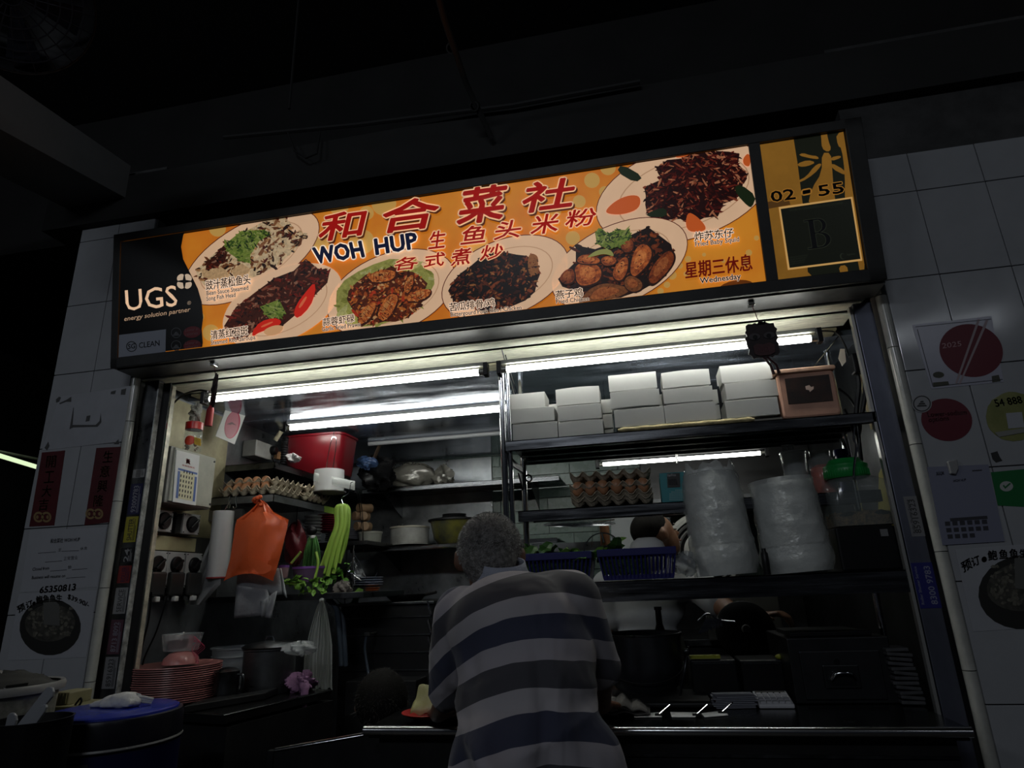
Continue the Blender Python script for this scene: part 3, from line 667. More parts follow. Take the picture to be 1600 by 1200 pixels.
# unit number panel
PAN2 = (uD1, vB, uR, vT)
b_ = MB(); b_.poly([SG.at(u, v, .0012) for u, v in ((uD1, vB), (uR, vB), (uR, vT), (uD1, vT))]); b_.build('unit_panel', mat('sign_green', rgb(40, 44, 26), .4, emit=.12), sg)
YL = sm('ochre', (172, 120, 44), .48, var=.15, vs=5)
layer('ochre_print', YL, [[(1184, 214), (1238, 205), (1246, 255), (1254, 318), (1257, 322), (1262, 425), (1274, 437), (1216, 443), (1200, 330)]], .0016, PAN2)
layer('bamboo_print', YL, [[(1281, 197), (1290, 196), (1294, 220), (1299, 233), (1293, 238), (1284, 232), (1283, 215)], [(1284, 239), (1298, 239), (1300, 262), (1302, 290), (1306, 322), (1262, 322), (1268, 295), (1284, 270)],
      [(1303, 193), (1324, 191), (1324, 200), (1316, 206), (1305, 201)], [(1306, 209), (1325, 204), (1327, 222), (1333, 270), (1343, 305), (1345, 340), (1353, 425), (1341, 428), (1336, 340), (1320, 320), (1320, 270), (1315, 232), (1309, 228)],
      [(1247, 243), (1254, 239), (1266, 243), (1277, 244), (1280, 249), (1268, 248)], [(1245, 256), (1262, 250), (1275, 254), (1262, 260), (1249, 261)], [(1246, 283), (1260, 276), (1272, 260), (1281, 255), (1284, 258), (1272, 272), (1252, 285)],
      [(1298, 246), (1313, 243), (1314, 247), (1299, 252)], [(1298, 254), (1320, 266), (1322, 275), (1300, 264)], [(1335, 272), (1345, 288), (1344, 292), (1334, 282)], [(1310, 416), (1323, 414), (1326, 430), (1314, 431)]], .0018, PAN2)
layer('tape_patch', sm('tape', (110, 74, 34), .4), [[(1197, 316), (1232, 310), (1235, 320), (1198, 327)]], .0020, PAN2)
mb = MB(); mo = MB()
for s_, a_, b_2, t_ in (('02', (1206, 316), (1243, 311), (1203, 300)), ('-', (1255, 303), (1265, 301), (1255, 299)), ('55', (1280, 307), (1319, 301), (1277, 291))):
    text(mb, SG, s_, a_, b_2, t_, .0028, .025); text(mo, SG, s_, a_, b_2, t_, .0024, .075)
mo.build('lettering_outline', sm('ochre_outline', (175, 125, 50), .6), sg); mb.build('lettering', mat('sign_dark_olive', (.012, .014, .008), .5), sg)
q = [(1231, 422), (1347, 407.5), (1331.5, 308), (1216.5, 324)]
mb = MB(); mb.prism(SG.pts(q, .002), SG.n*.0012); mb.build('grade_card', sm('card_edge', (226, 176, 104), .7), sg, label='hygiene grade card with black letter B')
q2 = [(1233.5, 419), (1344, 405), (1329, 311), (1219.5, 327)]
mb = MB(); mb.poly(SG.pts(q2, .0054)); mb.build('grade_card_face', mat('card_green', rgb(36, 40, 26), .35, emit=.10), sg)
def serif_b(mb, e, off):
    A = V3((*SG.uv(1264, 390), 0)); Bx = V3((*SG.uv(1300, 385), 0))-A; Cy = V3((*SG.uv(1257, 345), 0))-A
    def q(x, y): p = A+Bx*x+Cy*y; return SG.at(p.x, p.y, off)
    mb.poly([q(.14-e, 0-e), q(.36+e, 0-e), q(.36+e, 1+e), q(.14-e, 1+e)])
    for y0, y1 in ((0, .045), (.955, 1)): mb.poly([q(-.04-e, y0-e), q(.56, y0-e), q(.56, y1+e), q(-.04-e, y1+e)])
    mb.poly([q(.3, .50-e), q(.56, .50-e), q(.56, .54+e), q(.3, .54+e)])
    for cy, ry, rx, th in ((.762, .238, .36, .17), (.262, .262, .46, .20)):
        o_ = [q(.52+(rx+e)*math.cos(t), cy+(ry+e)*math.sin(t)) for t in [-PI/2+PI*i/20 for i in range(21)]]
        i_ = [q(.52+(rx-th-e)*math.cos(t), cy+(ry-.04-e)*math.sin(t)) for t in [-PI/2+PI*i/20 for i in range(21)]]
        mb.grid([o_, i_])
mo = MB(); serif_b(mo, .018, .0058); mo.build('lettering_outline', mat('card_outline', rgb(74, 80, 62), .5, emit=.15), sg)
mb = MB(); serif_b(mb, 0, .0062); mb.build('lettering', INK, sg)
mb = MB(); text(mb, SG, 'GOOD IN CLEANLINESS & FOOD HYGIENE', (1233, 331), (1317, 319), (1232, 328), .0058)
for k in range(4): text(mb, SG, 'LICENSING AUTHORITY NOTICE'[:26-3*k], (1233, 404+k*3.6), (1262-2*k, 400+k*3.6), (1233, 402+k*3.6), .0058)
text(mb, SG, 'Agency', (1322, 401), (1336, 399), (1322, 397), .0058)
A_, B_ = SG.pts(pell(1316, 401, 4, 5, 20, 14), .0058), SG.pts(pell(1317, 401, 3, 4, 20, 14), .0058); mb.grid([A_, B_], True)
mb.build('lettering', mat('card_smallprint', rgb(60, 66, 50), .5, emit=.2), sg)
# ================================================================ RACK IN THE OPENING
Z_TOP, Z_MID, Z_LOW = 1.763, 1.541, 1.303      # tops of the three shelves
rk = T('steel_shelf_rack', 'three-tier stainless steel shelf rack standing on the counter across the opening', 'rack', (.15, 2.2, .94))
RX0, RX1 = -.415, .735
def post(x, y, z0, z1, r=.0125, m=CHROME):
    return MB().cyl((x, y, z0), (x, y, z1), r, n=14).build('post', m, rk, smooth=True)
post(-.425, 2.05, .94, 2.03, .011); post(-.405, 2.056, .94, 2.03, .008); post(-.42, 2.39, .94, 2.115, .0115); post(.752, 2.42, .94, 2.10)
post(.752, 2.07, .94, 2.12, .010)
def shelf(z, y0, y1, x0, x1, lip):
    m = MB(); m.box((x0, y0, z-.003), (x1, y1, z)); m.box((x0, y0, z-lip), (x1, y0+.004, z)); m.box((x0, y1-.004, z-.012), (x1, y1, z)); m.box((x0, y0+.02, z-lip), (x1, y0+.022, z-lip+.015))
    for k in range(1, 4): yy = y0+(y1-y0)*k/4; m.box((x0+.02, yy-.01, z-.018), (x1-.02, yy+.01, z-.003))
    return m.build('shelf', STEELH, rk)
shelf(Z_TOP, 2.03, 2.43, RX0, RX1, .032); shelf(Z_MID, 2.13, 2.45, -.40, RX1, .036); shelf(Z_LOW, 2.034, 2.43, -.44, .748, .060)
MB().hexa([(-.43, 2.06, 1.70), (-.42, 2.06, 1.70), (-.42, 2.38, 1.715), (-.43, 2.38, 1.715)], [(-.43, 2.06, 1.731), (-.42, 2.06, 1.731), (-.42, 2.38, 1.731), (-.43, 2.38, 1.731)]).build('bracket', DSTEEL, rk)
MB().add([(-.425, 2.30, 1.70), (-.425, 2.39, 1.71), (-.425, 2.39, 1.64)], [(0, 1, 2)]).build('bracket', DSTEEL, rk, solid=.006)
for a_, b_ in (((-.42, 2.05, 2.10), (-.42, 2.37, 1.93)), ((-.42, 2.11, 2.10), (-.42, 2.38, 1.98))):
    MB().tube([a_, b_], .0025, 6).build('brace', CHROME, rk)
MB().lathe([(.010, -.002), (.016, 0), (.010, .002)], (-.40, 2.375, 1.69), 14, Euler((PI/2, 0, .5)).to_matrix()).build('ring', CHROME, rk)
MB().tube([PY(1242, 608, 2.35), PY(1315, 520, 2.3)], .0025, 6).build('brace', CHROME, rk)
MB().tube([PY(1330, 563, 2.3), PY(1362, 540, 2.2)], .003, 6).build('brace', CHROME, rk)

# ---------------- takeaway boxes
BOXM = mat('takeaway_card', (.52, .52, .50), .6, var=.04, vs=5)
def takeaway(x0, x1, y0, z0, z1, name=True, rot=0, label=None, bow=.0):
    """folded card lunch box: tapered tray and a lid with a tuck-in front flap"""
    w_ = x1-x0; d = .105; t = T('takeaway_box', label, 'box', ((x0+x1)/2, y0+d/2, z0), 'white takeaway boxes on the top rack shelf')
    zl = z0+(z1-z0)*.42; k = .006
    tr = MB(); tr.hexa([(x0+k, y0+k, z0), (x1-k, y0+k, z0), (x1-k, y0+d-k, z0), (x0+k, y0+d-k, z0)], [(x0+.001, y0+.002, z1-.004), (x1-.001, y0+.002, z1-.004), (x1-.001, y0+d-.002, z1-.004), (x0+.001, y0+d-.002, z1-.004)])
    tr.build('tray', BOXM, t)
    n = 8; rows = []
    for (yy, dz) in ((y0-.0015, -(z1-z0)*.97), (y0-.002, -.001), (y0+.0005, 0), (y0+d, 0), (y0+d+.001, -(z1-z0)*.6)):
        rows.append([V3((x0+w_*i/n, yy, z1+dz+(bow*math.sin(PI*i/n) if dz > -.02 else (z1-z0)*0+bow*.6*math.sin(PI*i/n)+.0))) for i in range(n+1)])
    MB().grid(rows).build('lid', BOXM, t, solid=.0012)
    # side flaps
    for xx, s in ((x0, 1), (x1, -1)):
        MB().poly([(xx, y0+.001, z1-.001), (xx, y0+d-.004, z1-.001), (xx+s*.003, y0+d*.8, z0+.006), (xx+s*.003, y0+.012, z0+.004)]).build('side_flap', BOXM, t, solid=.001)
    return t
def stackpos(px0, py0, px1, py1, y): a = PY(px0, py0, y); b = PY(px1, py1, y); return a.x, b.x, (a.z+b.z)/2
names = ['at the post end', 'second from the post', 'third from the post, on the yellow roll', 'fourth from the post, on the yellow roll', 'next to the pink tub']
lev = ['top', 'middle', 'bottom']
YB = 2.075
cols = [  # per level: left px, right px, top py(left), bottom py(left)
 [((793, 851), 617, 639, 2.075), ((798, 866), 641, 663, 2.065), ((801, 871), 664, 690, 2.06)],
 [((868, 936), 609, 632, 2.07), ((871, 939), 636, 659, 2.06), ((872, 942), 661, 684, 2.06)],
 [((950, 1025), 587, 613, 2.06), ((953, 1030), 614, 640, 2.055), ((959, 1037), 641, 668, 2.055)],
 [((1033, 1108), 583, 608, 2.06), ((1035, 1113), 609, 634, 2.055), ((1037, 1118), 634, 660, 2.055)],
 [((1124, 1204), 572, 597, 2.065), ((1132, 1213), 600, 625, 2.06), ((1132, 1215), 627, 653, 2.055)]]
roll_h = .016
for ci, col in enumerate(cols):
    zb = Z_TOP+(.003 if ci in (0, 1) else .003+roll_h)
    hs = []
    for li in (2, 1, 0):
        (xa, xb), yt, yb, yy = col[li]
        x0, x1 = PY(xa, yt, yy).x, PY(xb, yt, yy).x; h = PY(xa, yt, yy).z-PY(xa, yb, yy).z
        ztop_target = PY((xa+xb)/2, yt-(xb-xa)*.04, yy).z
        z1 = max(ztop_target, zb+h*.8); 
        takeaway(x0, x1, yy, zb+.0005, z1, label='white takeaway box, %s of the stack %s' % (lev[li], names[ci]), bow=.003*((ci+li) % 2))
        zb = z1+.0035
# rows of boxes behind, half hidden
for ci, (x, n_) in enumerate(((-.30, 3), (-.13, 3), (.06, 3), (.24, 3), (.42, 3))):
    z = Z_TOP+.003
    for k in range(n_):
        takeaway(x-.08, x+.07, 2.215, z, z+.052, label='white takeaway box behind the front stacks, %s level, column %s' % (lev[2-k], ['beside the post', 'second in', 'middle', 'fourth in', 'by the pink tub'][ci])); z += .0555
# yellow roll under the stacks
a, b = PY(966, 674, 2.045), PY(1180, 659, 2.045)
m = MB(); n = 24
pts = [V3((a.x+(b.x-a.x)*i/n, 2.05, Z_TOP+.0105)) for i in range(n+1)]
m.tube(pts, [.004 if i in (0, n) else .0085+.0012*math.sin(i*1.7) for i in range(n+1)], 12)
m.build('foam_roll', mat('yellowed_foam', (.55, .46, .24), .75, var=.35, vs=30, bump=.3, bs=60), None, smooth=True, label='long yellowed foam roll lying at the shelf edge under the box stacks', cat='foam roll')
MB().box((.0, 2.07, Z_TOP+.001), (.60, 2.40, Z_TOP+.016)).build('card_board', mat('plain_board', (.35, .33, .28), .8, var=.2), None, label='flat board raising the box stacks behind the foam roll', cat='board')

# pink plastic tub with stained label
PKM = mat('pink_tub', (.62, .34, .24), .4, var=.14, vs=7)
a, b = PY(1212, 655, 2.05), PY(1313, 575, 2.05); x0, x1 = PY(1218, 620, 2.05).x, PY(1311, 620, 2.05).x; zt_ = PY(1260, 574, 2.05).z
pk = T('pink_tub', 'grimy pink plastic tub with a dark rusty panel on its side, on the top shelf', 'tub', ((x0+x1)/2, 2.13, Z_TOP+.002))
m = MB(); m.rbox((x0, 2.05, Z_TOP+.002), (x1, 2.25, zt_-.012), .016); m.build('body', PKM, pk, bev=.008)
m = MB(); m.rbox((x0-.008, 2.043, zt_-.016), (x1+.006, 2.257, zt_), .007); m.build('rim', mat('pink_rim', (.66, .40, .28), .4, var=.25, vs=12), pk, bev=.004)
pl = Plane((x0, 2.0485, Z_TOP), (1, 0, 0), (0, 0, 1))
m = MB(); ptris(m, pl, [(1226, 592), (1295, 585), (1302, 626), (1232, 632)], .001, .001); m.build('rusty_panel', mat('rusty_print', (.035, .012, .006), .4, col2=(.006, .004, .003), vs=22), pk, label='dark rust-stained panel')
m = MB(); ptris(m, pl, [(1258, 604), (1264, 602), (1267, 605), (1271, 604), (1271, 608), (1265, 613), (1264, 610), (1259, 609)], .0025); m.build('torn_patch', mat('pink_patch', (.7, .5, .42), .5), pk)

# dark cables, plug and tag hanging in the corner beyond the tub
cb = T('cable_bundle', 'bundle of black cables with a white tag hanging beside the pink tub', 'cables', (.78, 2.2, 1.8))
for pts, r in (([(1333, 565, 2.15), (1342, 600, 2.15), (1338, 650, 2.15), (1345, 720, 2.15)], .008), ([(1348, 568, 2.12), (1352, 610, 2.12), (1345, 660, 2.12)], .007), ([(1283, 517, 2.2), (1305, 519, 2.2), (1318, 535, 2.2), (1328, 562, 2.15)], .003), ([(1310, 607, 2.2), (1330, 625, 2.2), (1345, 660, 2.2), (1338, 700, 2.2)], .004), ([(1320, 640, 2.25), (1335, 680, 2.2), (1340, 745, 2.15)], .004)):
    q = [PY(*p) for p in pts]; sm_ = []
    for i in range(len(q)-1):
        for k in range(4):
            t = k/4; p0 = q[max(i-1, 0)]; p1 = q[i]; p2 = q[i+1]; p3 = q[min(i+2, len(q)-1)]
            sm_.append(.5*((2*p1)+(p2-p0)*t+(2*p0-5*p1+4*p2-p3)*t*t+(3*p1-p0-3*p2+p3)*t**3))
    sm_.append(q[-1]); MB().tube(sm_, r, 8).build('cable', BLACK, cb, smooth=True)
pl = Plane((0, 2.14, 0), (1, 0, 0), (0, 0, 1))
m = MB(); ptris(m, pl, [(1313, 545), (1320, 545), (1322, 565), (1316, 572), (1310, 560)], 0, .002); m.build('tag', mat('tag', (.5, .45, .38), .6), cb)
m = MB(); m.rbox((PY(1328, 560, 2.14).x, 2.12, PY(1328, 585, 2.14).z), (PY(1344, 560, 2.14).x, 2.16, PY(1328, 555, 2.14).z), .006); m.build('plug', BLACK, cb, bev=.003)
def spl(lst, k=5, fn=PY):
    q = [fn(*p) if isinstance(p, tuple) else p for p in lst]; out = []
    for i in range(len(q)-1):
        p0 = q[max(i-1, 0)]; p1 = q[i]; p2 = q[i+1]; p3 = q[min(i+2, len(q)-1)]
        for j in range(k):
            t = j/k; out.append(.5*((2*p1)+(p2-p0)*t+(2*p0-5*p1+4*p2-p3)*t*t+(3*p1-p0-3*p2+p3)*t**3))
    out.append(q[-1]); return out
# hook chain hanging from the shelf end
hk = MB(); hk.tube(spl([(1336, 660, 2.06), (1334, 685, 2.06), (1338, 700, 2.06), (1335, 725, 2.06), (1334, 742, 2.06), (1336, 748, 2.06)]), .003, 6); hk.tube(spl([(1338, 662, 2.06), (1342, 690, 2.06), (1337, 712, 2.06)]), .002, 6)
hk.build('wire_hook', CHROME, None, smooth=True, label='long twisted steel hook hanging from the top shelf end above the green lid', cat='hook')

# ---------------- egg trays
PULP = mat('pulp_card', (.50, .43, .32), .9, var=.2, vs=20, bump=.3, bs=80)
PULPD = mat('pulp_grey', (.33, .30, .26), .9, var=.2, vs=20, bump=.3, bs=80)
EGG = mat('brown_egg', (.56, .27, .14), .4, var=.12, vs=12)
def tray_rows(nx, ny, p, h, sub=6):
    rows = []
    for j in range(ny*sub+1):
        row = []
        for i in range(nx*sub+1):
            u, v = i/sub, j/sub
            cu, cv = math.cos(2*PI*u), math.cos(2*PI*v)
            peak = max(0, (cu+cv)/2)              # pegs at cell corners
            cup = max(0, (-cu-cv)/2)
            z = h*.52+h*.48*peak**1.5-h*.50*cup**.8
            row.append((u*p, v*p, z))
        rows.append(row)
    return rows
TR = tray_rows(6, 5, .0455, .038)
def tray(loc, ax, label, m=PULP, eggs=(), group=None, R=0, tilt=0):
    """moulded pulp tray of 6 x 5 cups; eggs = cells that hold an egg"""
    M = Matrix.Rotation(R, 3, 'Z') @ Matrix.Rotation(tilt, 3, 'X')
    t = T('egg_tray', label, 'egg tray', V3(loc), group)
    mb = MB(); mb.grid([[V3(loc)+M @ V3(p) for p in row] for row in TR])
    # turned-down rim
    W_, D_ = 6*.0455, 5*.0455
    mb.build('tray_shell', m, t, smooth=False, solid=.002)
    for (i, j) in eggs:
        c = V3(loc)+M @ V3(((i+.5)*.0455, (j+.5)*.0455, .021))
        key = 'egg'
        if key not in EGGME:
            e = MB(); prof = []
            for k in range(13): a = PI*k/12; prof.append((max(.0003, .0205*math.sin(a)*(1-.10*-math.cos(a)*-1)), -.027*math.cos(a)))
            e.lathe(prof, (0, 0, 0), 16); o = e.build('egg', EGG, None, smooth=True); EGGME[key] = o.data; EGGOFF.append(V3(o.location)); bpy.data.objects.remove(o)
        o = bpy.data.objects.new('egg', EGGME[key]); COL.objects.link(o); o.location = c+EGGOFF[0]; o['category'] = 'egg'
        EGGS.append((o, (i, j), label)); o.rotation_euler = (rnd.uniform(-.15, .15), rnd.uniform(-.15, .15), 0)
    return t
EGGME = {}; EGGOFF = []; EGGS = []
def put_eggs_labels(fmt, group):
    for o, (i, j), lb in EGGS: o['label'] = fmt % (i+1); o['group'] = group
    EGGS.clear()
# right-hand stack on the middle shelf
ex = PY(893, 788, 2.16).x; zz0 = Z_MID+.002
W_T = .273
for k, (dz, mm, eg, lb) in enumerate([(0, PULP, (), 'pulp egg tray at the bottom of the stack beside the teal tissue box'),
      (.0175, PULP, (), 'grey pulp egg tray, second from the bottom beside the tissue box'),
      (.046, PULP, [(i, 0) for i in range(6)], 'pulp egg tray holding brown eggs on the middle rack shelf'),
      (.086, PULP, (), 'topmost pulp egg tray of the stack under the rack lamp')]):
    tray((ex+(.006 if k == 3 else 0)-.002*k, 2.165, zz0+dz), 0, lb, mm, eg, 'egg trays on the middle rack shelf', R=.01*k)
    L_ = EGGS[:]; EGGS.clear()
    for o, (i, j), _l in L_:
        o['label'] = 'brown egg in the rack tray, %s cup counted from the steel post' % (['first', 'second', 'third', 'fourth', 'fifth', 'sixth'][i]); o['group'] = 'eggs in the rack trays'
# teal tissue box
x0, x1 = PY(1035, 785, 2.15).x, PY(1085, 785, 2.15).x; zt_ = PY(1040, 739, 2.15).z
tb = T('tissue_box', 'teal facial tissue box standing beside the egg trays', 'box', ((x0+x1)/2, 2.2, Z_MID+.001))
TEAL = mat('teal_card', (.035, .30, .33), .45); MB().box((x0, 2.15, Z_MID+.001), (x1, 2.26, zt_)).build('carton', TEAL, tb, bev=.001)
pl = Plane((x0, 2.1495, Z_MID), (1, 0, 0), (0, 0, 1))
m = MB(); ptris(m, pl, [(1042, 740), (1062, 739), (1063, 761), (1043, 762)], .001, .0006); m.build('label_patch', mat('brown_label', (.02, .018, .014), .4), tb)
m = MB(); text(m, pl, 'FairPrice', (1043, 745), (1056, 744), (1043, 741), .0018); text(m, pl, 'FACIAL', (1044, 753), (1058, 752), (1044, 749), .0018, .02); text(m, pl, 'TISSUE', (1044, 758), (1059, 757), (1044, 754), .0018, .02); m.build('lettering', PAPER, tb)
m = MB()
for j in range(6):
    for i in range(10):
        cx, cy = 1046+i*3, 782-j*3
        if (cx-1060)**2+((cy-784)*1.0)**2 < 18**2: ptris(m, pl, [(cx, cy), (cx+2.4, cy), (cx+2.4, cy-2.2), (cx, cy-2.2)], .0008)
m.build('pattern_print', mat('teal_light', (.25, .50, .52), .5), tb)

# ---------------- blue baskets of greens on the low shelf
BLUE = mat('blue_basket_plastic', (.010, .012, .13), .35)
def basket(x0, x1, y0, y1, z0, z1, label):
    t = T('slatted_basket', label, 'basket', ((x0+x1)/2, (y0+y1)/2, z0))
    k = .012; W_ = x1-x0; n = 18
    m = MB()   # rim and floor
    for a, b in (((x0-.004, y0-.004), (x1+.004, y0+.002)), ((x0-.004, y1-.002), (x1+.004, y1+.004)), ((x0-.004, y0), (x0+.002, y1)), ((x1-.002, y0), (x1+.004, y1))): m.box((a[0], a[1], z1-.022), (b[0], b[1], z1))
    m.build('rim', BLUE, t, bev=.0015)
    MB().box((x0+k, y0+k, z0), (x1-k, y1-k, z0+.014)).build('floor', BLUE, t)
    for i in range(n+1):
        u = i/n; xt = x0+W_*u; xb = x0+k+(W_-2*k)*u
        for (yt, yb) in ((y0, y0+k), (y1, y1-k)):
            MB().hexa([(xb-.0024, yb-.001, z0+.004), (xb+.0024, yb-.001, z0+.004), (xb+.0024, yb+.001, z0+.004), (xb-.0024, yb+.001, z0+.004)], [(xt-.0024, yt-.001, z1-.018), (xt+.0024, yt-.001, z1-.018), (xt+.0024, yt+.001, z1-.018), (xt-.0024, yt+.001, z1-.018)]).build('slat', BLUE, t)
    m = MB()
    for (xt, xb) in ((x0, x0+k), (x1, x1-k)):
        m.hexa([(xb-.001, y0+k, z0), (xb+.001, y0+k, z0), (xb+.001, y1-k, z0), (xb-.001, y1-k, z0)], [(xt-.001, y0, z1-.01), (xt+.001, y0, z1-.01), (xt+.001, y1, z1-.01), (xt-.001, y1, z1-.01)])
    m.build('end_panel', BLUE, t)
    return t
yb_ = 2.04
bz0, bz1 = Z_LOW+.002, PY(1000, 856, yb_).z
basket(PY(934, 856, yb_).x, PY(1054, 856, yb_).x, yb_, 2.22, bz0, bz1, 'blue slatted plastic basket next to the bagged cups on the low shelf')
basket(PY(806, 860, yb_).x, PY(922, 860, yb_).x, yb_, 2.22, bz0, bz1-.002, 'blue slatted plastic basket of leafy greens behind the grey-haired man')
LEAFD = mat('dark_leaf', (.045, .13, .025), .45, var=.5, vs=14); LEAFL = mat('light_leaf', (.16, .33, .06), .5, var=.3, vs=10)
def leaf(mb, c, L, W, R, curl=.3, n=7):
    rows = []
    for i in range(n+1):
        u = i/n; w_ = W*math.sin(PI*min(1, u*.93+.04))**.8*(1+.18*math.sin(u*17)); z = -curl*L*u*u+.05*L*math.sin(u*9)
        rows.append([V3(c)+R @ V3((-w_, u*L, z+.25*w_)), V3(c)+R @ V3((0, u*L, z)), V3(c)+R @ V3((w_, u*L, z+.25*w_))])
    mb.grid(rows)
lf = T('leafy_greens', 'pile of dark leafy greens heaped in the blue basket behind the man', 'vegetables', (-.30, 2.12, bz1-.02))
for k in range(46):
    x = rnd.uniform(PY(822, 860, yb_).x, PY(955, 860, yb_).x); 
    R = Euler((rnd.uniform(-.2, 1.1), rnd.uniform(-.6, .6), rnd.uniform(-2.6, 2.6))).to_matrix(); mb = MB()
    leaf(mb, (x, rnd.uniform(2.06, 2.19), bz1-.03+rnd.uniform(0, .02)+.012*math.sin((x+.4)*25)), rnd.uniform(.045, .075), rnd.uniform(.014, .024), R, rnd.uniform(-.1, .5)); mb.build('leaf', LEAFL if rnd.random() < .4 else LEAFD, lf, solid=.0008)
DG = mat('greens_lining', (.02, .05, .015), .7, var=.6, vs=40, bump=.8, bs=60)  # dark lining of greens, added so the basket slats stay dark
o = MB(); xa, xb = PY(812, 860, 2.06).x, PY(918, 860, 2.06).x
o.grid([[V3((xa+(xb-xa)*i/12, yy, z+.006*math.sin(i*2.1+z*90))) for i in range(13)] for yy, z in ((2.062, bz0+.016), (2.052, bz1-.008), (2.205, bz1-.008), (2.195, bz0+.016))]); o.build('greens_lining', DG, lf)
o = MB(); xa, xb = PY(940, 860, 2.06).x, PY(1010, 860, 2.06).x
o.grid([[V3((xa+(xb-xa)*i/12, yy, z+.006*math.sin(i*2.1+z*90))) for i in range(13)] for yy, z in ((2.062, bz0+.016), (2.052, bz1-.012), (2.205, bz1-.012), (2.195, bz0+.016))]); o.build('dark_lining', DG, None, label='dark greens lining added in the left half of the second blue basket', cat='vegetables')
# wire strainer arching over the greens
st = MB(); q = PY(942, 858, 2.16)
st.tube([q+V3((.062*math.cos(a), 0, .064*math.sin(a)-.012)) for a in [PI*i/20 for i in range(21)]], .0022, 6)
for k in (-.03, 0, .03): st.tube([q+V3((k, .0, .05)), q+V3((k*1.3, .03, .01))], .001, 4)
st.tube([q+V3((0, 0, .052)), q+V3((.006, -.01, .02))], .003, 6)
st.build('wire_strainer', CHROME, None, smooth=True, label='round wire strainer standing up over the greens in the blue basket', cat='strainer')
# white dish with yellow food in the second basket
dc = PY(1012, 862, 2.13)
t = T('white_bowl', 'upturned white plate rim over yellow food in the second blue basket', 'plate', (dc.x, 2.13, bz0+.02))
MB().lathe([(.001, .042), (.030, .040), (.050, .026), (.058, .004), (.060, 0)], (dc.x, 2.13, bz1-.006), 28).build('dome', WHITEP, t, smooth=True)
MB().ell((dc.x+.01, 2.11, bz1-.004), (.030, .02, .014), 12, 8).build('food', mat('yellow_food', (.5, .42, .12), .6, var=.3, vs=30), t, smooth=True)
# crumpled clear bag beside the cups
def crumple(name, c, r, m, label, cat, n=20, amp=.25, seed=1, parent=None, sub=0):
    rr = random.Random(seed); ph = [(rr.uniform(0, 6), rr.uniform(2, 7), rr.uniform(2, 7)) for _ in range(5)]; rows = []
    for i in range(n+1):
        t = max(.03, min(PI-.03, PI*i/n)); row = []
        for j in range(int(n*1.6)):
            a = 2*PI*j/int(n*1.6); k = 1+sum(amp/3*math.sin(p+q_*t+s_*1.0*round(s_*0)+round(s_)*a) for p, q_, s_ in ph)+rr.uniform(-amp*.25, amp*.25)
            row.append(V3(c)+V3((r[0]*k*math.sin(t)*math.cos(a), r[1]*k*math.sin(t)*math.sin(a), -r[2]*k*math.cos(t))))
        rows.append(row)
    mb = MB(); mb.grid(rows, True); return mb.build(name, m, parent, smooth=True, label=label, cat=cat)
FILM = mat('clear_film', (.50, .53, .54), .16, alpha=.48, bump=.5, bs=18, spec=.9)
FILMW = mat('cloudy_film', (.80, .83, .80), .22, alpha=.45, bump=.9, bs=22, spec=.9)
crumple('plastic_bag', PY(1070, 886, 2.08)+V3((0, 0, .01)), (.035, .03, .028), FILM, 'crumpled clear plastic bag between the blue basket and the cup stack', 'bag', seed=4, amp=.3)

# ---------------- bagged stacks of cups
CUPM = mat('cup_plastic', (.78, .80, .77), .35)
def cups(name, pxl, label, y, n, loose=0, group='bagged stacks of lids and cups'):
    (xl, yt), (xr, yb) = pxl
    xb0, xb1 = PY(xl, yb, y).x, PY(xr, yb, y).x; z1 = PY((xl+xr)/2, yt, y).z
    return xb0, xb1, z1
def cupstack(cx, cy, z0, z1, r0, r1, label, lean, bag_top, seed, tint):
    t = T('cup_stack', label, 'cup stack', (cx, cy, z0))
    n = int((z1-z0-.03)/.0062); H = z1-z0
    prof = [(.001, 0), (r0*.86, 0)]
    m = MB(); c0 = V3((cx, cy, z0+.004))
    R = Euler((0, lean, 0)).to_matrix()
    for k in range(n):
        z = .02+k*.0062; rr = r0+(r1-r0)*k/n
        if z > H-.01: break
        if k < n*.25: continue
        c = c0+R @ V3((0, 0, z)); MB().lathe([(rr-.004, -.004), (rr, -.002), (rr+.0012, .0015), (rr, .003), (rr-.004, .0034)], c, 30, R).build('lid_rim', CUPM, t, smooth=True)
    MB().lathe([(.001, 0), (r0*.85, 0), (r0*.9, H*.3), (r0*.93, H*.8), (r1*.93, H-.012), (.001, H-.012)], c0, 28, R).build('nested_cups', CUPM, t, smooth=True)
    # the bag
    rr_ = random.Random(seed); rows = []; N = 44; K = 30
    ph = [(rr_.uniform(0, 6), rr_.randint(2, 6), rr_.uniform(6, 30)) for _ in range(7)]
    for i in range(K+1):
        u = i/K; row = []
        base = (r0+(r1-r0)*u)*1.035+.003
        if u < .12: base *= .90+.85*u
        if bag_top: 
            if u > .86: base *= 1-(u-.86)*1.2
        for j in range(N):
            a = 2*PI*j/N
            k = sum(math.sin(p+q_*a+s_*u*.4)*(.0009 if u > .25 else .0022) for p, q_, s_ in ph)
            fold = .0035*max(0, math.sin(15*u+3*math.sin(a*2+seed)+2*math.sin(a*3)+seed))**8+.002*max(0, math.sin(31*u+4*math.sin(a*3)))**6
            z = H*u+(.012*math.sin(5*a+seed)+.010*math.sin(9*a))*(1 if (bag_top and u > .9) else 0)*((u-.9)*10)
            row.append(c0+R @ V3(((base+abs(k)+fold)*math.cos(a), (base+abs(k)+fold)*math.sin(a), z)))
        rows.append(row)
    mb = MB(); mb.grid(rows, True)
    if not bag_top: pass
    mb.build('plastic_bag', tint, t, smooth=True)
    return t
x0, x1 = PY(1079, 820, 2.10).x, PY(1180, 820, 2.10).x
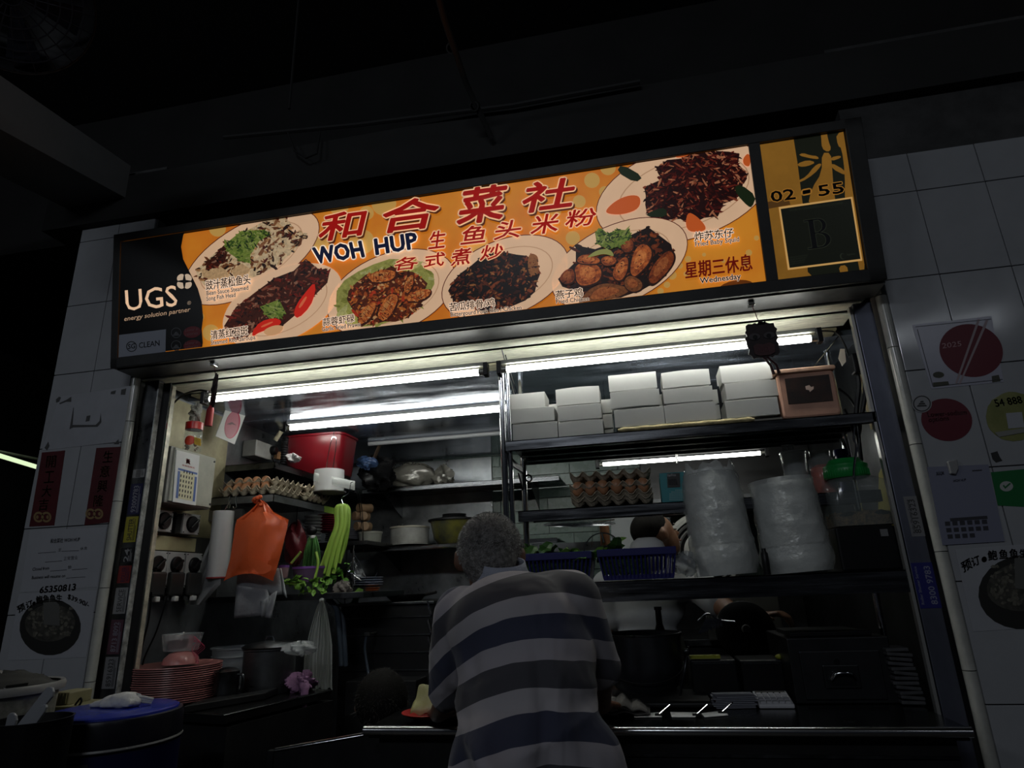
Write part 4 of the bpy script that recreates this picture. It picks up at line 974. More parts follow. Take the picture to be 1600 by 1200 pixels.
cupstack((x0+x1)/2-.006, 2.115, Z_LOW+.001, PY(1125, 730, 2.1).z, (x1-x0)/2-.004, (x1-x0)/2-.016, 'tall stack of clear round lids wrapped in a knotted plastic bag, beside the blue basket', -.045, True, 3, FILMW)
x0, x1 = PY(1186, 830, 2.10).x, PY(1294, 830, 2.10).x
cupstack((x0+x1)/2+.003, 2.115, Z_LOW+.001, PY(1235, 750, 2.1).z, (x1-x0)/2-.003, (x1-x0)/2-.013, 'wider stack of clear cups in an open plastic bag, beside the green-lidded jar', -.05, False, 8, FILMW)
p = PY(1197, 880, 2.03)
m = MB(); m.lathe([(.001, 0), (.010, 0), (.011, .03), (.010, .06), (.006, .066), (.006, .074), (.001, .075)], (p.x, 2.035, Z_LOW+.001), 14); m.build('small_bottle', BLACK, None, smooth=True, label='small black bottle standing between the two bagged cup stacks', cat='bottle')

# ---------------- jars at the right end
GLASS = mat('jar_plastic', (.55, .62, .60), .08, alpha=.24, spec=1)
jx0, jx1 = PY(1294, 780, 2.10).x, PY(1398, 780, 2.10).x; jc = (jx0+jx1)/2; jz0 = PY(1345, 823, 2.1).z; jz1 = PY(1335, 742, 2.1).z; zl1 = PY(1335, 712, 2.1).z
bs_ = T('black_stand', 'black plastic appliance under the green-lidded jar on the low shelf', 'box', (jc, 2.12, Z_LOW+.001))
MB().box((jc-.10, 2.06, Z_LOW+.001), (.728, 2.24, jz0-.001)).build('body', BLACK, bs_, bev=.006)
MB().box((jc+.02, 2.057, Z_LOW+.095), (jc+.04, 2.062, Z_LOW+.115)).build('switch', mat('grey_switch', (.2, .2, .2), .5), bs_)
j = T('green_lid_jar', 'big square clear jar with a bright green screw lid, half full of dried shrimp', 'jar', (jc, 2.13, jz0))
m = MB(); rws = []
R_ = (jx1-jx0)/2-.003
for (u, k) in ((0, .93), (.02, 1), (.75, 1), (.88, .93), (.97, .75), (1.0, .62)):
    row = []
    for i in range(40):
        a = 2*PI*i/40; ca, sa = math.cos(a), math.sin(a); e = (abs(ca)**5+abs(sa)**5)**(-1/5) if u < .9 else 1+.4*(1-u)
        row.append(V3((jc+R_*k*ca*e, 2.15+R_*.85*k*sa*e, jz0+(jz1-jz0)*u)))
    rws.append(row)
m.grid(rws, True); m.build('body', GLASS, j, smooth=True)
m = MB(); m.grid([[V3((jc+(p.x-jc)*.95, 2.15+(p.y-2.15)*.95, jz0+.004+h*(1+.25*math.sin(i*.9)))) for i, p in enumerate(rws[1])] for h in (0, .03, .034)], True)
m.add([V3((jc+(p.x-jc)*.95, 2.15+(p.y-2.15)*.95, jz0+.036+.01*math.sin(i))) for i, p in enumerate(rws[1])]+[V3((jc, 2.15, jz0+.05))], [(i, (i+1) % 40, 40) for i in range(40)])
DR = mat('dried_shrimp', (.26, .16, .06), .8, col2=(.08, .05, .02), vs=60, bump=1, bs=120)
m.build('dried_shrimp', DR, j)
m = MB()
for k in range(60):
    a = rnd.uniform(PI, 2*PI); c = V3((jc+R_*.9*math.cos(a), 2.15+R_*.72*math.sin(a), jz0+.01+rnd.uniform(0, .035))); m.ell(c, (.006, .003, .004), 6, 4, Euler((rnd.uniform(0, 3), rnd.uniform(0, 3), 0)).to_matrix())
m.build('shrimp_pieces', DR, j, kind='stuff')
GRN = mat('green_lid', (.015, .30, .06), .35)
m = MB(); h = zl1-jz1; m.lathe([(R_*.66, -.004), (R_*.70, 0), (R_*.72, h*.35), (R_*.71, h*.4), (R_*.72, h*.45), (R_*.72, h*.62), (R_*.60, h*.72), (R_*.50, h*.95), (R_*.25, h), (.001, h)], (jc-.012, 2.15, jz1), 40); m.build('lid', GRN, j, smooth=True)
m = MB()
for i in range(40): a = 2*PI*i/40; m.box((-.0006, -.0006, 0), (.0006, .0006, h*.3)); 
m.v = []; m.f = []; m.m = []
for i in range(48):
    a = 2*PI*i/48; p = V3((jc-.012+R_*.722*math.cos(a), 2.15+R_*.722*math.sin(a), jz1+h*.02)); m.box(tuple(p-V3((.0009, .0009, 0))), tuple(p+V3((.0009, .0009, h*.33))))
m.build('lid_ridges', GRN, j)
m = MB(); m.tube([(jc-.02, 2.15-R_*.86, jz0+.05), (jc-.02, 2.15-R_*.88, jz1-.018)], .0022, 6); m.tube([(jc-.012, 2.15-R_*.86, jz0+.05), (jc-.012, 2.15-R_*.88, jz1-.018)], .0015, 6); m.build('moulded_ridge', GLASS, j, smooth=True)
# orange jar, translucent tub and small wire basket on the middle shelf
x0, x1 = PY(1268, 735, 2.2).x, PY(1308, 735, 2.2).x; c = (x0+x1)/2; zt_ = PY(1288, 703, 2.2).z
t = T('orange_jar', 'clear plastic jar of orange chilli paste behind the cup stack', 'jar', (c, 2.2, Z_MID+.001)); r_ = (x1-x0)/2; H = zt_-Z_MID
MB().lathe([(.001, 0), (r_*.95, 0), (r_, .005), (r_, H*.80), (r_*.8, H*.86), (r_*.85, H*.87), (r_*.85, H), (.001, H)], (c, 2.22, Z_MID+.001), 28).build('body', GLASS, t, smooth=True)
MB().lathe([(.001, .003), (r_*.93, .003), (r_*.95, H*.60), (r_*.5, H*.68), (.001, H*.66)], (c, 2.22, Z_MID+.001), 24).build('chilli_paste', mat('chilli_paste', (.62, .07, .02), .4, var=.3, vs=30), t, smooth=True)
x0, x1 = PY(1228, 725, 2.22).x, PY(1266, 725, 2.22).x; c = (x0+x1)/2; r_ = (x1-x0)/2*1.1
t = T('translucent_tub', 'tall translucent tub of pale paste beside the orange jar', 'tub', (c, 2.26, Z_MID+.001))
MB().lathe([(.001, 0), (r_*.85, 0), (r_, H*1.02), (r_*1.05, H*1.03), (r_*1.05, H*1.08)], (c, 2.27, Z_MID+.001), 28).build('body', FILM, t, smooth=True)
MB().lathe([(.001, .002), (r_*.82, .002), (r_*.92, H*.6), (.001, H*.62)], (c, 2.27, Z_MID+.001), 24).build('paste', mat('pale_paste', (.33, .33, .28), .6), t, smooth=True)
m = MB(); o_ = PY(1222, 705, 2.25)
for i in range(8):
    m.tube([o_+V3((.005*i, 0, .02)), o_+V3((.005*i+.012, .0, -.045))], .0012, 4); m.tube([o_+V3((.006*i-.005, .01, .055)), o_+V3((.006*i-.006, .01, .03))], .0012, 4)
for k in range(3): m.tube([o_+V3((.004*k, -.001, .02-.03*k)), o_+V3((.04+.004*k, -.001, .02-.03*k))], .0014, 4)
m.build('wire_basket', CHROME, None, label='small wire cutlery basket leaning behind the bagged cups', cat='basket')
p = PY(1325, 700, 2.2)
m = MB(); m.lathe([(.001, .02), (.022, .02), (.024, .012), (.024, 0), (.001, 0)], (p.x, 2.28, p.z-.01), 20)
m.lathe([(.02, 0), (.021, -.12), (.001, -.12)], (p.x, 2.28, p.z-.01), 20)
m.build('blue_lid_bottle', mat('blue_lid', (.01, .03, .30), .4), None, smooth=True, label='bottle with a blue cap standing behind the green-lidded jar', cat='bottle')
# papers on the inner right wall
pr = Plane((.844, 2.1, 1.5), (0, 1, 0), (0, 0, 1))
def sheet(name, pl, q, m, label, cat='notice', th=.001, lines=None, parent=None, off=.0005):
    t = MB(); t.prism(pl.pts(q, off), pl.n*th); 
    if lines:
        r = T(name, label, cat, pl.px(*q[0])); t.build('sheet', m, r); return r
    return t.build(name, m, parent, label=label, cat=cat)
YP = mat('yellowed_paper', (.50, .42, .24), .7, var=.15, vs=8)
t = sheet('paper_notice', pr, [(1361, 672), (1375, 662), (1354, 572), (1340, 578)], YP, 'yellowed handwritten notice on the kitchen side wall beside the rail', lines=True)
m = MB()
for k in range(3): text(m, pr, '休息日', (1346+k*4, 600+k*16), (1358+k*4, 596+k*16), (1343+k*4, 588+k*16), .002, .01)
m.build('lettering', mat('red_hand', (.30, .03, .02), .6), t)
m = MB(); m.prism(pr.pts([(1372, 860), (1407, 845), (1385, 716), (1374, 740)], .0), pr.n*.002); m.build('yellow_sheet', mat('yellow_sheet', (.55, .48, .06), .5, var=.15, vs=5), None, label='curled yellow sheet on the kitchen side wall beside the green-lidded jar', cat='sheet')
# ================================================================ COUNTER
ZK = .94
ct = T('serving_counter', 'long stainless serving counter with a rounded bright front edge', 'counter', (-.03, 2.1, 0))
CTM = mat('counter_steel', (.035, .037, .04), .22, 1, var=.35, vs=5, rvar=.08)
m = MB(); m.box((-.80, 1.86, ZK-.03), (.72, 2.55, ZK)); m.build('worktop', CTM, ct, bev=.002)
m = MB(); m.tube([(-.815, 1.865, ZK-.012), (.728, 1.865, ZK-.012)], .0125, 14); m.build('front_edge', mat('bright_edge_steel', (.55, .56, .57), .2, 1), ct, smooth=True)
MB().box((-.78, 1.89, .05), (.70, 1.91, ZK-.03)).build('front_panel', SOOT, ct); MB().box((-.78, 1.91, .05), (-.76, 2.5, ZK-.03)).build('side_panel', SOOT, ct)
MB().box((-.50, 1.884, ZK-.075), (.70, 1.892, ZK-.068)).build('trim_strip', DSTEEL, ct)
# swing gate left of the counter
a, b = PY(430, 1172, 2.0), PY(596, 1143, 2.0)
t = T('counter_gate', 'low dark swing gate with a bright metal top edge left of the counter', 'gate', ((a.x+b.x)/2, 2.0, 0))
MB().tube([a, b], .006, 8).build('top_rail', CHROME, t, smooth=True)
MB().hexa([(a.x, 1.995, .2), (b.x, 1.995, .2), (b.x, 2.005, .2), (a.x, 2.005, .2)], [(a.x, 1.995, a.z-.006), (b.x, 1.995, b.z-.006), (b.x, 2.005, b.z-.006), (a.x, 2.005, a.z-.006)]).build('leaf_panel', SOOT, t)
MB().box((a.x-.02, 1.99, .0), (a.x, 2.01, a.z)).build('hinge_post', SOOT, t)
MB().tube([a, a+V3((-.008, 0, -.015)), a+V3((.01, 0, -.03))], .004, 6).build('latch', ALU, t)
# left cabinet
lc = T('left_cabinet', 'black stainless side cabinet carrying the pink plates and pots', 'cabinet', (-1.55, 2.2, 0))
ZL = .95
ft = [(-1.80, 2.085), (-1.337, 1.98), (-1.215, 2.46), (-1.84, 2.60)]
m = MB(); m.prism([(x, y, ZL-.03) for x, y in ft], (0, 0, .03)); m.build('worktop', mat('black_top', (.035, .035, .036), .22, .8), lc, bev=.003)
m = MB(); m.prism([(x*.995, y+.01, .05) for x, y in ft], (0, 0, ZL-.09)); m.build('body', SOOT, lc)
MB().tube([(-1.80, 2.083, ZL-.004), (-1.337, 1.978, ZL-.004), (-1.213, 2.46, ZL-.004)], .0022, 6).build('edge_strip', DSTEEL, lc)
for k in range(2):
    x = -1.70+.19*k; y = 2.085-.105*(x+1.80)/.463+.004
    MB().box((x, y-.004, .3), (x+.16, y+.012, .80)).build('door', mat('cab_door', (.014, .014, .015), .35, .5), lc, bev=.002)
# raised black tray on the cabinet
m = MB(); m.prism([PZ(286, 1115, ZL+.002), PZ(414, 1093, ZL+.002), PZ(414, 1093, ZL+.002)+V3((-.02, .12, 0)), PZ(286, 1115, ZL+.002)+V3((-.02, .12, 0))], (0, 0, .022))
m.build('black_tray', SOOT, None, bev=.003, label='flat black tray lying on the side cabinet in front of the mug', cat='tray')

# pink plate stack
x0, x1 = PY(209, 1045, 2.16).x, PY(327, 1040, 2.16).x; pc = V3(((x0+x1)/2, 2.19, ZL+.001)); pr_ = (x1-x0)/2
PLT = mat('pink_melamine', (.42, .17, .16), .3, var=.06, vs=5)
ztop = PY(270, 1041, 2.12).z; N = 17; dz = (ztop-ZL-.016)/(N-1)
o0 = None
for k in range(N):
    lb = 'pink melamine plate, %s in the tall stack on the side cabinet' % (['bottom one', 'second from the bottom', 'third from the bottom', 'fourth from the bottom', 'fifth from the bottom', 'sixth from the bottom', 'seventh from the bottom', 'eighth from the bottom', 'middle one', 'eighth from the top', 'seventh from the top', 'sixth from the top', 'fifth from the top', 'fourth from the top', 'third from the top', 'second from the top', 'top one'][k])
    c = V3((pc.x+rnd.uniform(-.002, .002), pc.y+rnd.uniform(-.002, .002), pc.z+k*dz))
    if o0 is None:
        o0 = MB().lathe([(.001, .001), (pr_*.55, 0), (pr_*.60, .002), (pr_*.97, .0115), (pr_, .0125), (pr_*.995, .0155), (pr_*.95, .0150), (pr_*.6, .0055), (.001, .0045)], c, 48).build('pink_plate', PLT, None, smooth=True, label=lb, cat='plate', group='stack of pink plates'); b0 = V3(o0.location)-c
    else: o = dup(o0, c+b0, label=lb)
zs = ztop+.001
# pink bowl under a clear tub with a phone
q = PY(282, 1038, 2.19)
m = MB(); m.lathe([(.062, 0), (.058, .018), (.042, .034), (.02, .041), (.001, .042)], (q.x, 2.19, zs+.001), 32); m.build('pink_bowl', PLT, None, smooth=True, label='upturned pink bowl on top of the plate stack', cat='bowl')
t = T('clear_tub', 'clear plastic tub holding a phone and pink string above the plates', 'tub', (q.x, 2.25, zs))
c0 = V3((q.x+.0, 2.215, zs+.02)); x0, x1 = PY(252, 1018, 2.2).x, PY(305, 1016, 2.2).x; r_ = (x1-x0)/2; cx = (x0+x1)/2
MB().lathe([(.001, 0), (r_*.85, 0), (r_, .055), (r_*1.04, .057)], (cx, 2.215, zs+.043), 28).build('body', FILM, t, smooth=True)
pc2 = PY(276, 1010, 2.2); pl = Plane((pc2.x, 2.205, pc2.z), (1, 0, .06), (0, 0, 1))
ph = T('mobile_phone', 'black phone lying on edge in the clear tub above the plates', 'phone', pc2)
m = MB(); m.prism(pl.pts([(259, 1016), (293, 1014), (296, 999), (261, 1000)]), V3((0, .008, 0))); m.build('body', mat('phone_glass', (.004, .004, .004), .15), ph, bev=.002)
m = MB(); m.prism(pl.pts([(292, 1014), (297, 1014), (299, 995), (294, 995)]), V3((0, .012, 0))); m.build('case_edge', mat('pale_pink_case', (.55, .30, .32), .4), ph)
m = MB(); m.tube([PY(283, 1000, 2.205), PY(288, 988, 2.205)], .0045, 6); m.build('white_plug', WHITEP, ph, smooth=True)
m = MB()
for k in range(6): m.tube(spl([(298, 998+k, 2.2), (303+k*2, 994+2*k, 2.19), (310+2*k, 1002+k*2, 2.19), (304+k, 1008+k*3, 2.19), (300+k*2, 1016+4*k, 2.19), (306, 1030+k, 2.19)], 4), .0008, 4)
m.build('pink_string', mat('hot_pink', (.60, .06, .14), .5), None, smooth=True, label='loose tangle of hot pink string beside the phone', cat='string')
# steel mug, translucent bucket, steel pot
def tin(x0px, x1px, ytop, ybot_z, y): return PY(x0px, ytop, y).x, PY(x1px, ytop, y).x, PY((x0px+x1px)/2, ytop, y).z
x0, x1, zt_ = tin(330, 364, 1050, 0, 2.17); c = ((x0+x1)/2, 2.2, ZL+.025); r_ = (x1-x0)/2
t = T('steel_mug', 'dull steel mug with a handle beside the pink plate stack', 'mug', c)
MB().lathe([(.001, 0), (r_*.95, 0), (r_, .006), (r_, zt_-ZL-.03), (r_*1.03, zt_-ZL-.025), (r_*.6, zt_-ZL-.016), (.001, zt_-ZL-.012)], c, 28).build('body', DSTEEL, t, smooth=True)
MB().tube(spl([V3((c[0]+r_, 2.2, zt_-.012)), V3((c[0]+r_+.022, 2.2, zt_-.016)), V3((c[0]+r_+.024, 2.2, zt_-.05)), V3((c[0]+r_, 2.2, zt_-.075))], 5), .004, 8).build('handle', DSTEEL, t, smooth=True)
x0, x1, zt_ = tin(328, 397, 1012, 0, 2.46); r_ = (x1-x0)/2; c = ((x0+x1)/2, 2.50, ZL+.001); H = zt_-ZL
t = T('translucent_bucket', 'tall translucent plastic bucket behind the steel mug', 'bucket', c)
MB().lathe([(.001, 0), (r_*.80, 0), (r_*.97, H*.96), (r_*1.03, H*.965), (r_*1.04, H), (r_*.98, H)], c, 36).build('body', mat('cloudy_plastic', (.30, .32, .34), .35, alpha=.75), t, smooth=True)
MB().lathe([(r_*.95, H*.80), (r_*.99, H*.80), (r_*.99, H*.78), (r_*.95, H*.78)], c, 36).build('band', mat('cloudy_band', (.35, .37, .39), .35), t, smooth=True)
x0, x1, zt_ = tin(392, 462, 1015, 0, 2.42); r_ = (x1-x0)/2; c = ((x0+x1)/2, 2.40, ZL+.001); H = zt_-ZL
POTM = mat('pot_aluminium', (.16, .165, .17), .38, .85, var=.25, vs=7)
t = T('stock_pot', 'wide aluminium stock pot with a dark lid on the side cabinet', 'pot', c)
MB().lathe([(.001, 0), (r_*.97, 0), (r_, .01), (r_, H), (r_*1.05, H+.004), (r_*1.05, H+.008), (r_*.97, H+.006)], c, 40).build('body', POTM, t, smooth=True)
MB().lathe([(r_*1.06, H+.009), (r_*1.10, H+.014), (r_*.9, H+.026), (.02, H+.034), (.001, H+.034)], c, 40).build('lid', DSTEEL, t, smooth=True)
MB().tube([V3(c)+V3((-.02, -.01, H+.032)), V3(c)+V3((-.012, -.01, H+.048)), V3(c)+V3((.012, -.01, H+.048)), V3(c)+V3((.02, -.01, H+.032))], .003, 6).build('handle', CHROME, t, smooth=True)
crumple('plastic_bag', PY(470, 1013, 2.32), (.055, .05, .022), FILM, 'crumpled clear plastic bag lying over the stock pot lid', 'bag', seed=9, amp=.25)
PUR = mat('purple_cloth', (.28, .14, .26), .9, bump=.6, bs=50, var=.2, vs=20)
t = T('purple_cloth', 'wrung purple cleaning cloth drooping over the cabinet edge', 'cloth', PZ(470, 1085, ZL))
c = PZ(466, 1082, ZL)
crumple('folds', c+V3((0, .02, .028)), (.040, .04, .030), PUR, None, None, seed=12, amp=.45, parent=t, n=26)
m = MB(); m.tube(spl([c+V3((.02, 0, .035)), c+V3((.045, -.035, .02)), c+V3((.052, -.05, -.015)), c+V3((.054, -.05, -.045))], 5), [.018]*6+[.014]*5+[.010]*5, 10, flat=.55); m.build('hanging_end', PUR, t, smooth=True)

# ================================================================ LEFT WALL: switchgear
XW = -1.875
eb = T('distribution_box', 'grey metal electrical box on the kitchen side wall beside the left rail', 'electrical box', (-1.80, 2.23, 1.65))
ya, yb2 = 2.10, 2.36; zb_, zt2 = 1.65, 1.868; XF = -1.752
MB().box((XW, ya, zb_), (XF, yb2, zt2)).build('body', GREYP, eb, bev=.003)
MB().box((XF, ya+.012, zb_+.006), (XF+.010, yb2-.002, zt2-.004)).build('door', mat('box_door', (.42, .42, .36), .5, var=.15, vs=8), eb, bev=.003)
MB().box((XW+.003, ya-.004, zb_+.002), (XF-.035, ya, zt2-.002)).build('side_plate', mat('box_side', (.12, .12, .12), .5, var=.2), eb)
for z in (zb_+.02, zt2-.02): MB().cyl((XF+.010, yb2-.012, z), (XF+.013, yb2-.012, z), .004, n=8).build('screw', DSTEEL, eb)
# calendar
PF = Plane((XF+.012, 2.2, 1.7), (0, 1, 0), (0, 0, 1))
cal = T('wall_calendar', 'small tear-off paper calendar hanging on the electrical box door', 'calendar', PF.px(290, 790))
m = MB(); m.prism(PF.pts([(269, 784), (305, 790), (311, 712), (275, 703)], 0), V3((.003, 0, 0))); m.build('sheet', PAPER, cal)
q = [(273, 778), (303, 784), (307, 739), (277, 731)]
m = MB()
for j in range(6):
    for i in range(7):
        if j == 0 and i < 2 or (i in (0, 6)): continue
        u, v = (i+.25)/7, 1-(j+.75)/6.2
        a = quad_grid(PF, q, u, v, .0045); m.box(tuple(a-V3((.0003, .004, 0))), tuple(a+V3((.0003, .001, .010))))
m.build('date_print', INK, cal)
m = MB()
for (u0, u1, v0, v1) in ((0, .12, 0, .9), (.88, 1, 0, .85), (0, 1, .93, 1)): m.poly([quad_grid(PF, q, a, b, .0040) for a, b in ((u0, v0), (u1, v0), (u1, v1), (u0, v1))])
m.build('blue_margin_print', mat('cal_blue', (.10, .16, .40), .6), cal)
m = MB(); m.poly([quad_grid(PF, q, a, b, .0036) for a, b in ((.12, .0), (.88, .0), (.88, .92), (.12, .92))]); m.build('yellow_field_print', mat('cal_yellow', (.70, .66, .45), .6), cal)
m = MB(); text(m, PF, '黃', (289, 724), (296, 726), (289, 716), .004, .03); text(m, PF, '黃黃麵粿廠', (283, 728), (303, 733), (283, 725), .004, .0); m.build('red_print', REDINK, cal)
# isolator switches and sockets
def isolator(y0, y1, z0, z1, label, sock=False, proud=.065):
    t = T('isolator_switch', label, 'switch', (XW+.04, (y0+y1)/2, z0), 'grey isolator switches under the electrical box')
    xf = XW+proud
    MB().box((XW, y0, z0), (xf-.012, y1, z1)).build('back_box', mat('switch_back', (.13, .13, .13), .5), t, bev=.004)
    MB().box((xf-.012, y0-.002, z0-.002), (xf, y1+.002, z1+.002)).build('face_plate', mat('switch_face', (.36, .365, .37), .45), t, bev=.003)
    zc = (z0+z1)/2 if not sock else z1-(y1-y0)*.5; yc = (y0+y1)/2; r = (y1-y0)*.34
    Rx = Euler((0, PI/2, 0)).to_matrix()
    MB().lathe([(r, 0), (r, .007), (r*.92, .010), (.001, .010)], (xf, yc, zc), 24, Rx).build('dial', BLACK, t, smooth=True)
    MB().box((xf+.008, yc-r*.85, zc-.005), (xf+.020, yc+r*.85, zc+.005), Euler((.7, 0, 0)).to_matrix()).build('knob', BLACK, t, bev=.002)
    for yy, z in ((y0+.004, z0+.005), (y1-.004, z0+.005), (y0+.004, z1-.005), (y1-.004, z1-.005)): MB().cyl((xf, yy, z), (xf+.0015, yy, z), .0026, n=8).build('screw', BLACK, t)
    if sock:
        zs2 = z0+.002
        m = MB(); m.box((xf-.004, y0+.006, zs2-.035), (xf+.018, y1-.006, zs2+.055)); m.build('socket_cover', mat('smoky_cover', (.03, .03, .03), .25), t, bev=.008)
        MB().box((xf, yc-.01, zs2+.055), (xf+.01, yc+.01, zs2+.064)).build('hinge', BLACK, t)
        MB().box((xf+.004, yc-.012, zs2-.055), (xf+.024, yc+.010, zs2-.035)).build('plug_tab', WHITEP, t, bev=.004)
        MB().box((xf-.006, y0+.004, zs2-.05), (xf+.002, y1-.004, zs2-.035)).build('lip', DSTEEL, t)
    return t
def yz(px, py, x): p = PX(px, py, x); return p.y, p.z
XS = XW+.065
zt_, zbt = PX(255, 795, XS).z, PX(255, 830, XS).z
ya_, yb_2 = PX(242, 810, XS).y, PX(270, 810, XS).y; yc_, yd_ = PX(288, 810, XS).y, PX(313, 810, XS).y
isolator(ya_, yb_2, zbt, zt_-.005, 'grey rotary isolator nearest the rail, directly under the electrical box')
isolator(yc_, yd_, zbt, zt_-.005, 'grey rotary isolator with a plug cable, second under the electrical box')
MB().box((XW, yb_2+.003, zbt), (XW+.03, yc_-.003, zt_)).build('cable_duct', BLACK, None, label='black cable duct between the two upper rotary isolators', cat='duct')
zt_, zbt = PX(255, 862, XS).z, PX(255, 905, XS).z
for k, (pa, pb, nm) in enumerate(((232, 261, 'nearest the rail'), (262, 289, 'middle one'), (291, 316, 'farthest from the rail'))):
    isolator(PX(pa, 880, XS).y, PX(pb-1, 880, XS).y, zbt-.03, zt_-.0, 'rotary isolator with hooded socket in the lower row, %s' % nm, True)
YBD = mat('cream_board', (.42, .38, .22), .6, var=.2, vs=5)
t = T('mounting_board', 'cream mounting board between the two rows of isolators', 'board', (XW, 2.2, 1.5))
MB().box((XW, PX(231, 845, XS).y, PX(260, 860, XS).z+.004), (XW+.03, PX(318, 845, XS).y, PX(260, 834, XS).z-.004)).build('board', YBD, t)
for px, py in ((240, 835), (240, 856)): p = PX(px, py, XW+.031); MB().cyl(p, p+V3((.003, 0, 0)), .004, n=8).build('screw', BLACK, t)
MB().box((XW-.004, PX(214, 840, XW).y-.0, 1.30), (XW+.006, PX(345, 840, XW).y, 1.655)).build('backing_board', mat('dark_board', (.05, .05, .048), .6), None, label='dark backing board behind the switches on the kitchen side wall', cat='board')
m = MB(); m.tube(spl([(237, 925, 2.12), (232, 970, 2.13), (222, 1010, 2.15), (215, 1050, 2.17)]), .0035, 6); m.build('power_cable', BLACK, None, smooth=True, label='black power cable dropping from the socket nearest the rail', cat='cable')
m = MB(); m.tube(spl([(262, 930, 2.16), (245, 985, 2.16), (225, 1030, 2.18), (218, 1070, 2.2)]), .003, 6); m.build('power_cable', BLACK, None, smooth=True, label='thin power cable dropping from the middle lower socket', cat='cable')
m = MB(); m.tube(spl([(240, 668, 2.12), (262, 640, 2.12), (285, 618, 2.08), (310, 610, 2.03), (325, 612, 2.015)]), .004, 8); m.build('lamp_cable', BLACK, None, smooth=True, label='black cable arching from the electrical box to the lamp end', cat='cable')

# things on the electrical box
zt3 = zt2+.001
def onbox(px, py=697): return PX(px, py, -1.80)
p = V3((-1.815, 2.145, zt3)); JR = .044
p = PZ(301, 706, zt3); jy = 2.235; jx = PY(301, 690, jy).x
t = T('sweet_jar', 'clear jar with a red lid and a round red and yellow label', 'jar', (jx, jy, zt3))
zl0, zl1_ = PY(301, 672, jy).z, PY(301, 661, jy).z
MB().lathe([(.001, 0), (.030, 0), (.034, .004), (.034, zl0-zt3-.008), (.031, zl0-zt3)], (jx, jy, zt3), 28).build('body', GLASS, t, smooth=True)
MB().lathe([(.032, 0), (.034, .001), (.034, zl1_-zl0), (.030, zl1_-zl0+.002), (.001, zl1_-zl0+.002)], (jx, jy, zl0-.001), 32).build('lid', mat('red_lid', (.45, .012, .012), .3), t, smooth=True)
m = MB()
for k in range(10): a = rnd.uniform(0, 6.28); m.cyl((jx+.018*math.cos(a), jy+.018*math.sin(a), zt3+.006+.004*k), (jx+.018*math.cos(a)+rnd.uniform(-.012, .012), jy+.018*math.sin(a)+.004, zt3+.010+.005*k), .005, n=8)
m.build('bottle_caps', mat('odds', (.32, .22, .15), .5, var=.5, vs=40), t)
m = MB(); A1 = [(jx+.0345*math.sin(a), jy-.0345*math.cos(a)) for a in [-.35+1.3*i/12 for i in range(13)]]; zc = (zt3+zl0)/2-.004
m.grid([[V3((x, y, zc+s*math.sqrt(max(0, 1-((i-6)/6)**2))*.019)) for i, (x, y) in enumerate(A1)] for s in (-1, 1)]); m.build('label', mat('red_orange_label', (.60, .05, .02), .4), t, smooth=True)
pl = Plane((jx+.018, jy-.032, zc), (.88, .47, 0), (0, 0, 1)); m = MB(); text(m, pl, '囍', (304, 694), (314, 697), (304, 683), .004, .05); m.build('lettering', mat('label_yellow', (.85, .55, .04), .4), t)
p = PY(256, 690, 2.15); t = T('green_bottle', 'small green bottle with a red nozzle on the electrical box', 'bottle', (p.x, 2.15, zt3)); H = PY(256, 671, 2.15).z-zt3
MB().lathe([(.001, 0), (.017, 0), (.018, .003), (.018, H*.85), (.012, H), (.001, H)], (p.x, 2.15, zt3), 24).build('body', mat('green_body', (.01, .12, .07), .3), t, smooth=True)
MB().lathe([(.009, 0), (.008, .012), (.004, .026), (.001, .027)], (p.x, 2.15, zt3+H), 16).build('nozzle', mat('red_noz', (.45, .01, .02), .4), t, smooth=True)
p = PY(247, 688, 2.12); MB().lathe([(.001, 0), (.009, 0), (.009, .045), (.006, .052), (.001, .053)], (p.x-.012, 2.125, zt3), 14).build('black_bottle', BLACK, None, smooth=True, label='little black bottle at the rail end of the electrical box', cat='bottle')
crumple('tape_bundle', PY(306, 645, 2.26), (.022, .02, .030), mat('white_tape', (.40, .40, .38), .6, var=.3, vs=30), 'tangled white cable ends and tape above the red-lidded jar', 'tape', seed=22, amp=.5)
PW = Plane((XW+.008, 2.1, 1.9), (0, 1, 0), (0, 0, 1))
m = MB(); m.poly(PW.pts([(262, 656), (270, 653), (267, 640), (262, 642)], .001)); o = m.build('label_sticker', mat('sticker_cloth', (.5, .5, .5), .6, col2=(.08, .08, .08), vs=150), None, solid=.001, label='little patterned sticker on the yellowed wall panel', cat='sticker')
# square card with a pink disc, hanging tilted
c = PX(364, 662, -1.80); pl = Plane((-1.80, c.y, c.z), (.25, 1, 0), (0, 0, 1))
t = T('round_logo_card', 'white square card with a pink disc, hung askew above the wall shelf', 'card', c)
m = MB(); m.prism(pl.pts([(355.5, 630.5), (384, 645), (365.5, 694.5), (336, 681.5)]), pl.n*.004); m.build('card', WHITEP, t)
m = MB(); m.poly(pl.pts(pell(362, 664, 11.5, 22, -14, 32), .0045)); m.build('disc_rim_print', mat('crimson', (.45, .01, .06), .4), t)
m = MB(); m.poly(pl.pts(pell(361, 664, 10, 21, -14, 32), .005)); m.build('disc_print', mat('soft_pink', (.52, .17, .22), .4), t)
m = MB(); m.poly(pl.pts([(353, 663), (360, 660), (362, 660), (368, 665), (361, 663), (359, 664)], .0055)); m.build('logo_print', mat('logo_dark', (.12, .04, .05), .4), t)

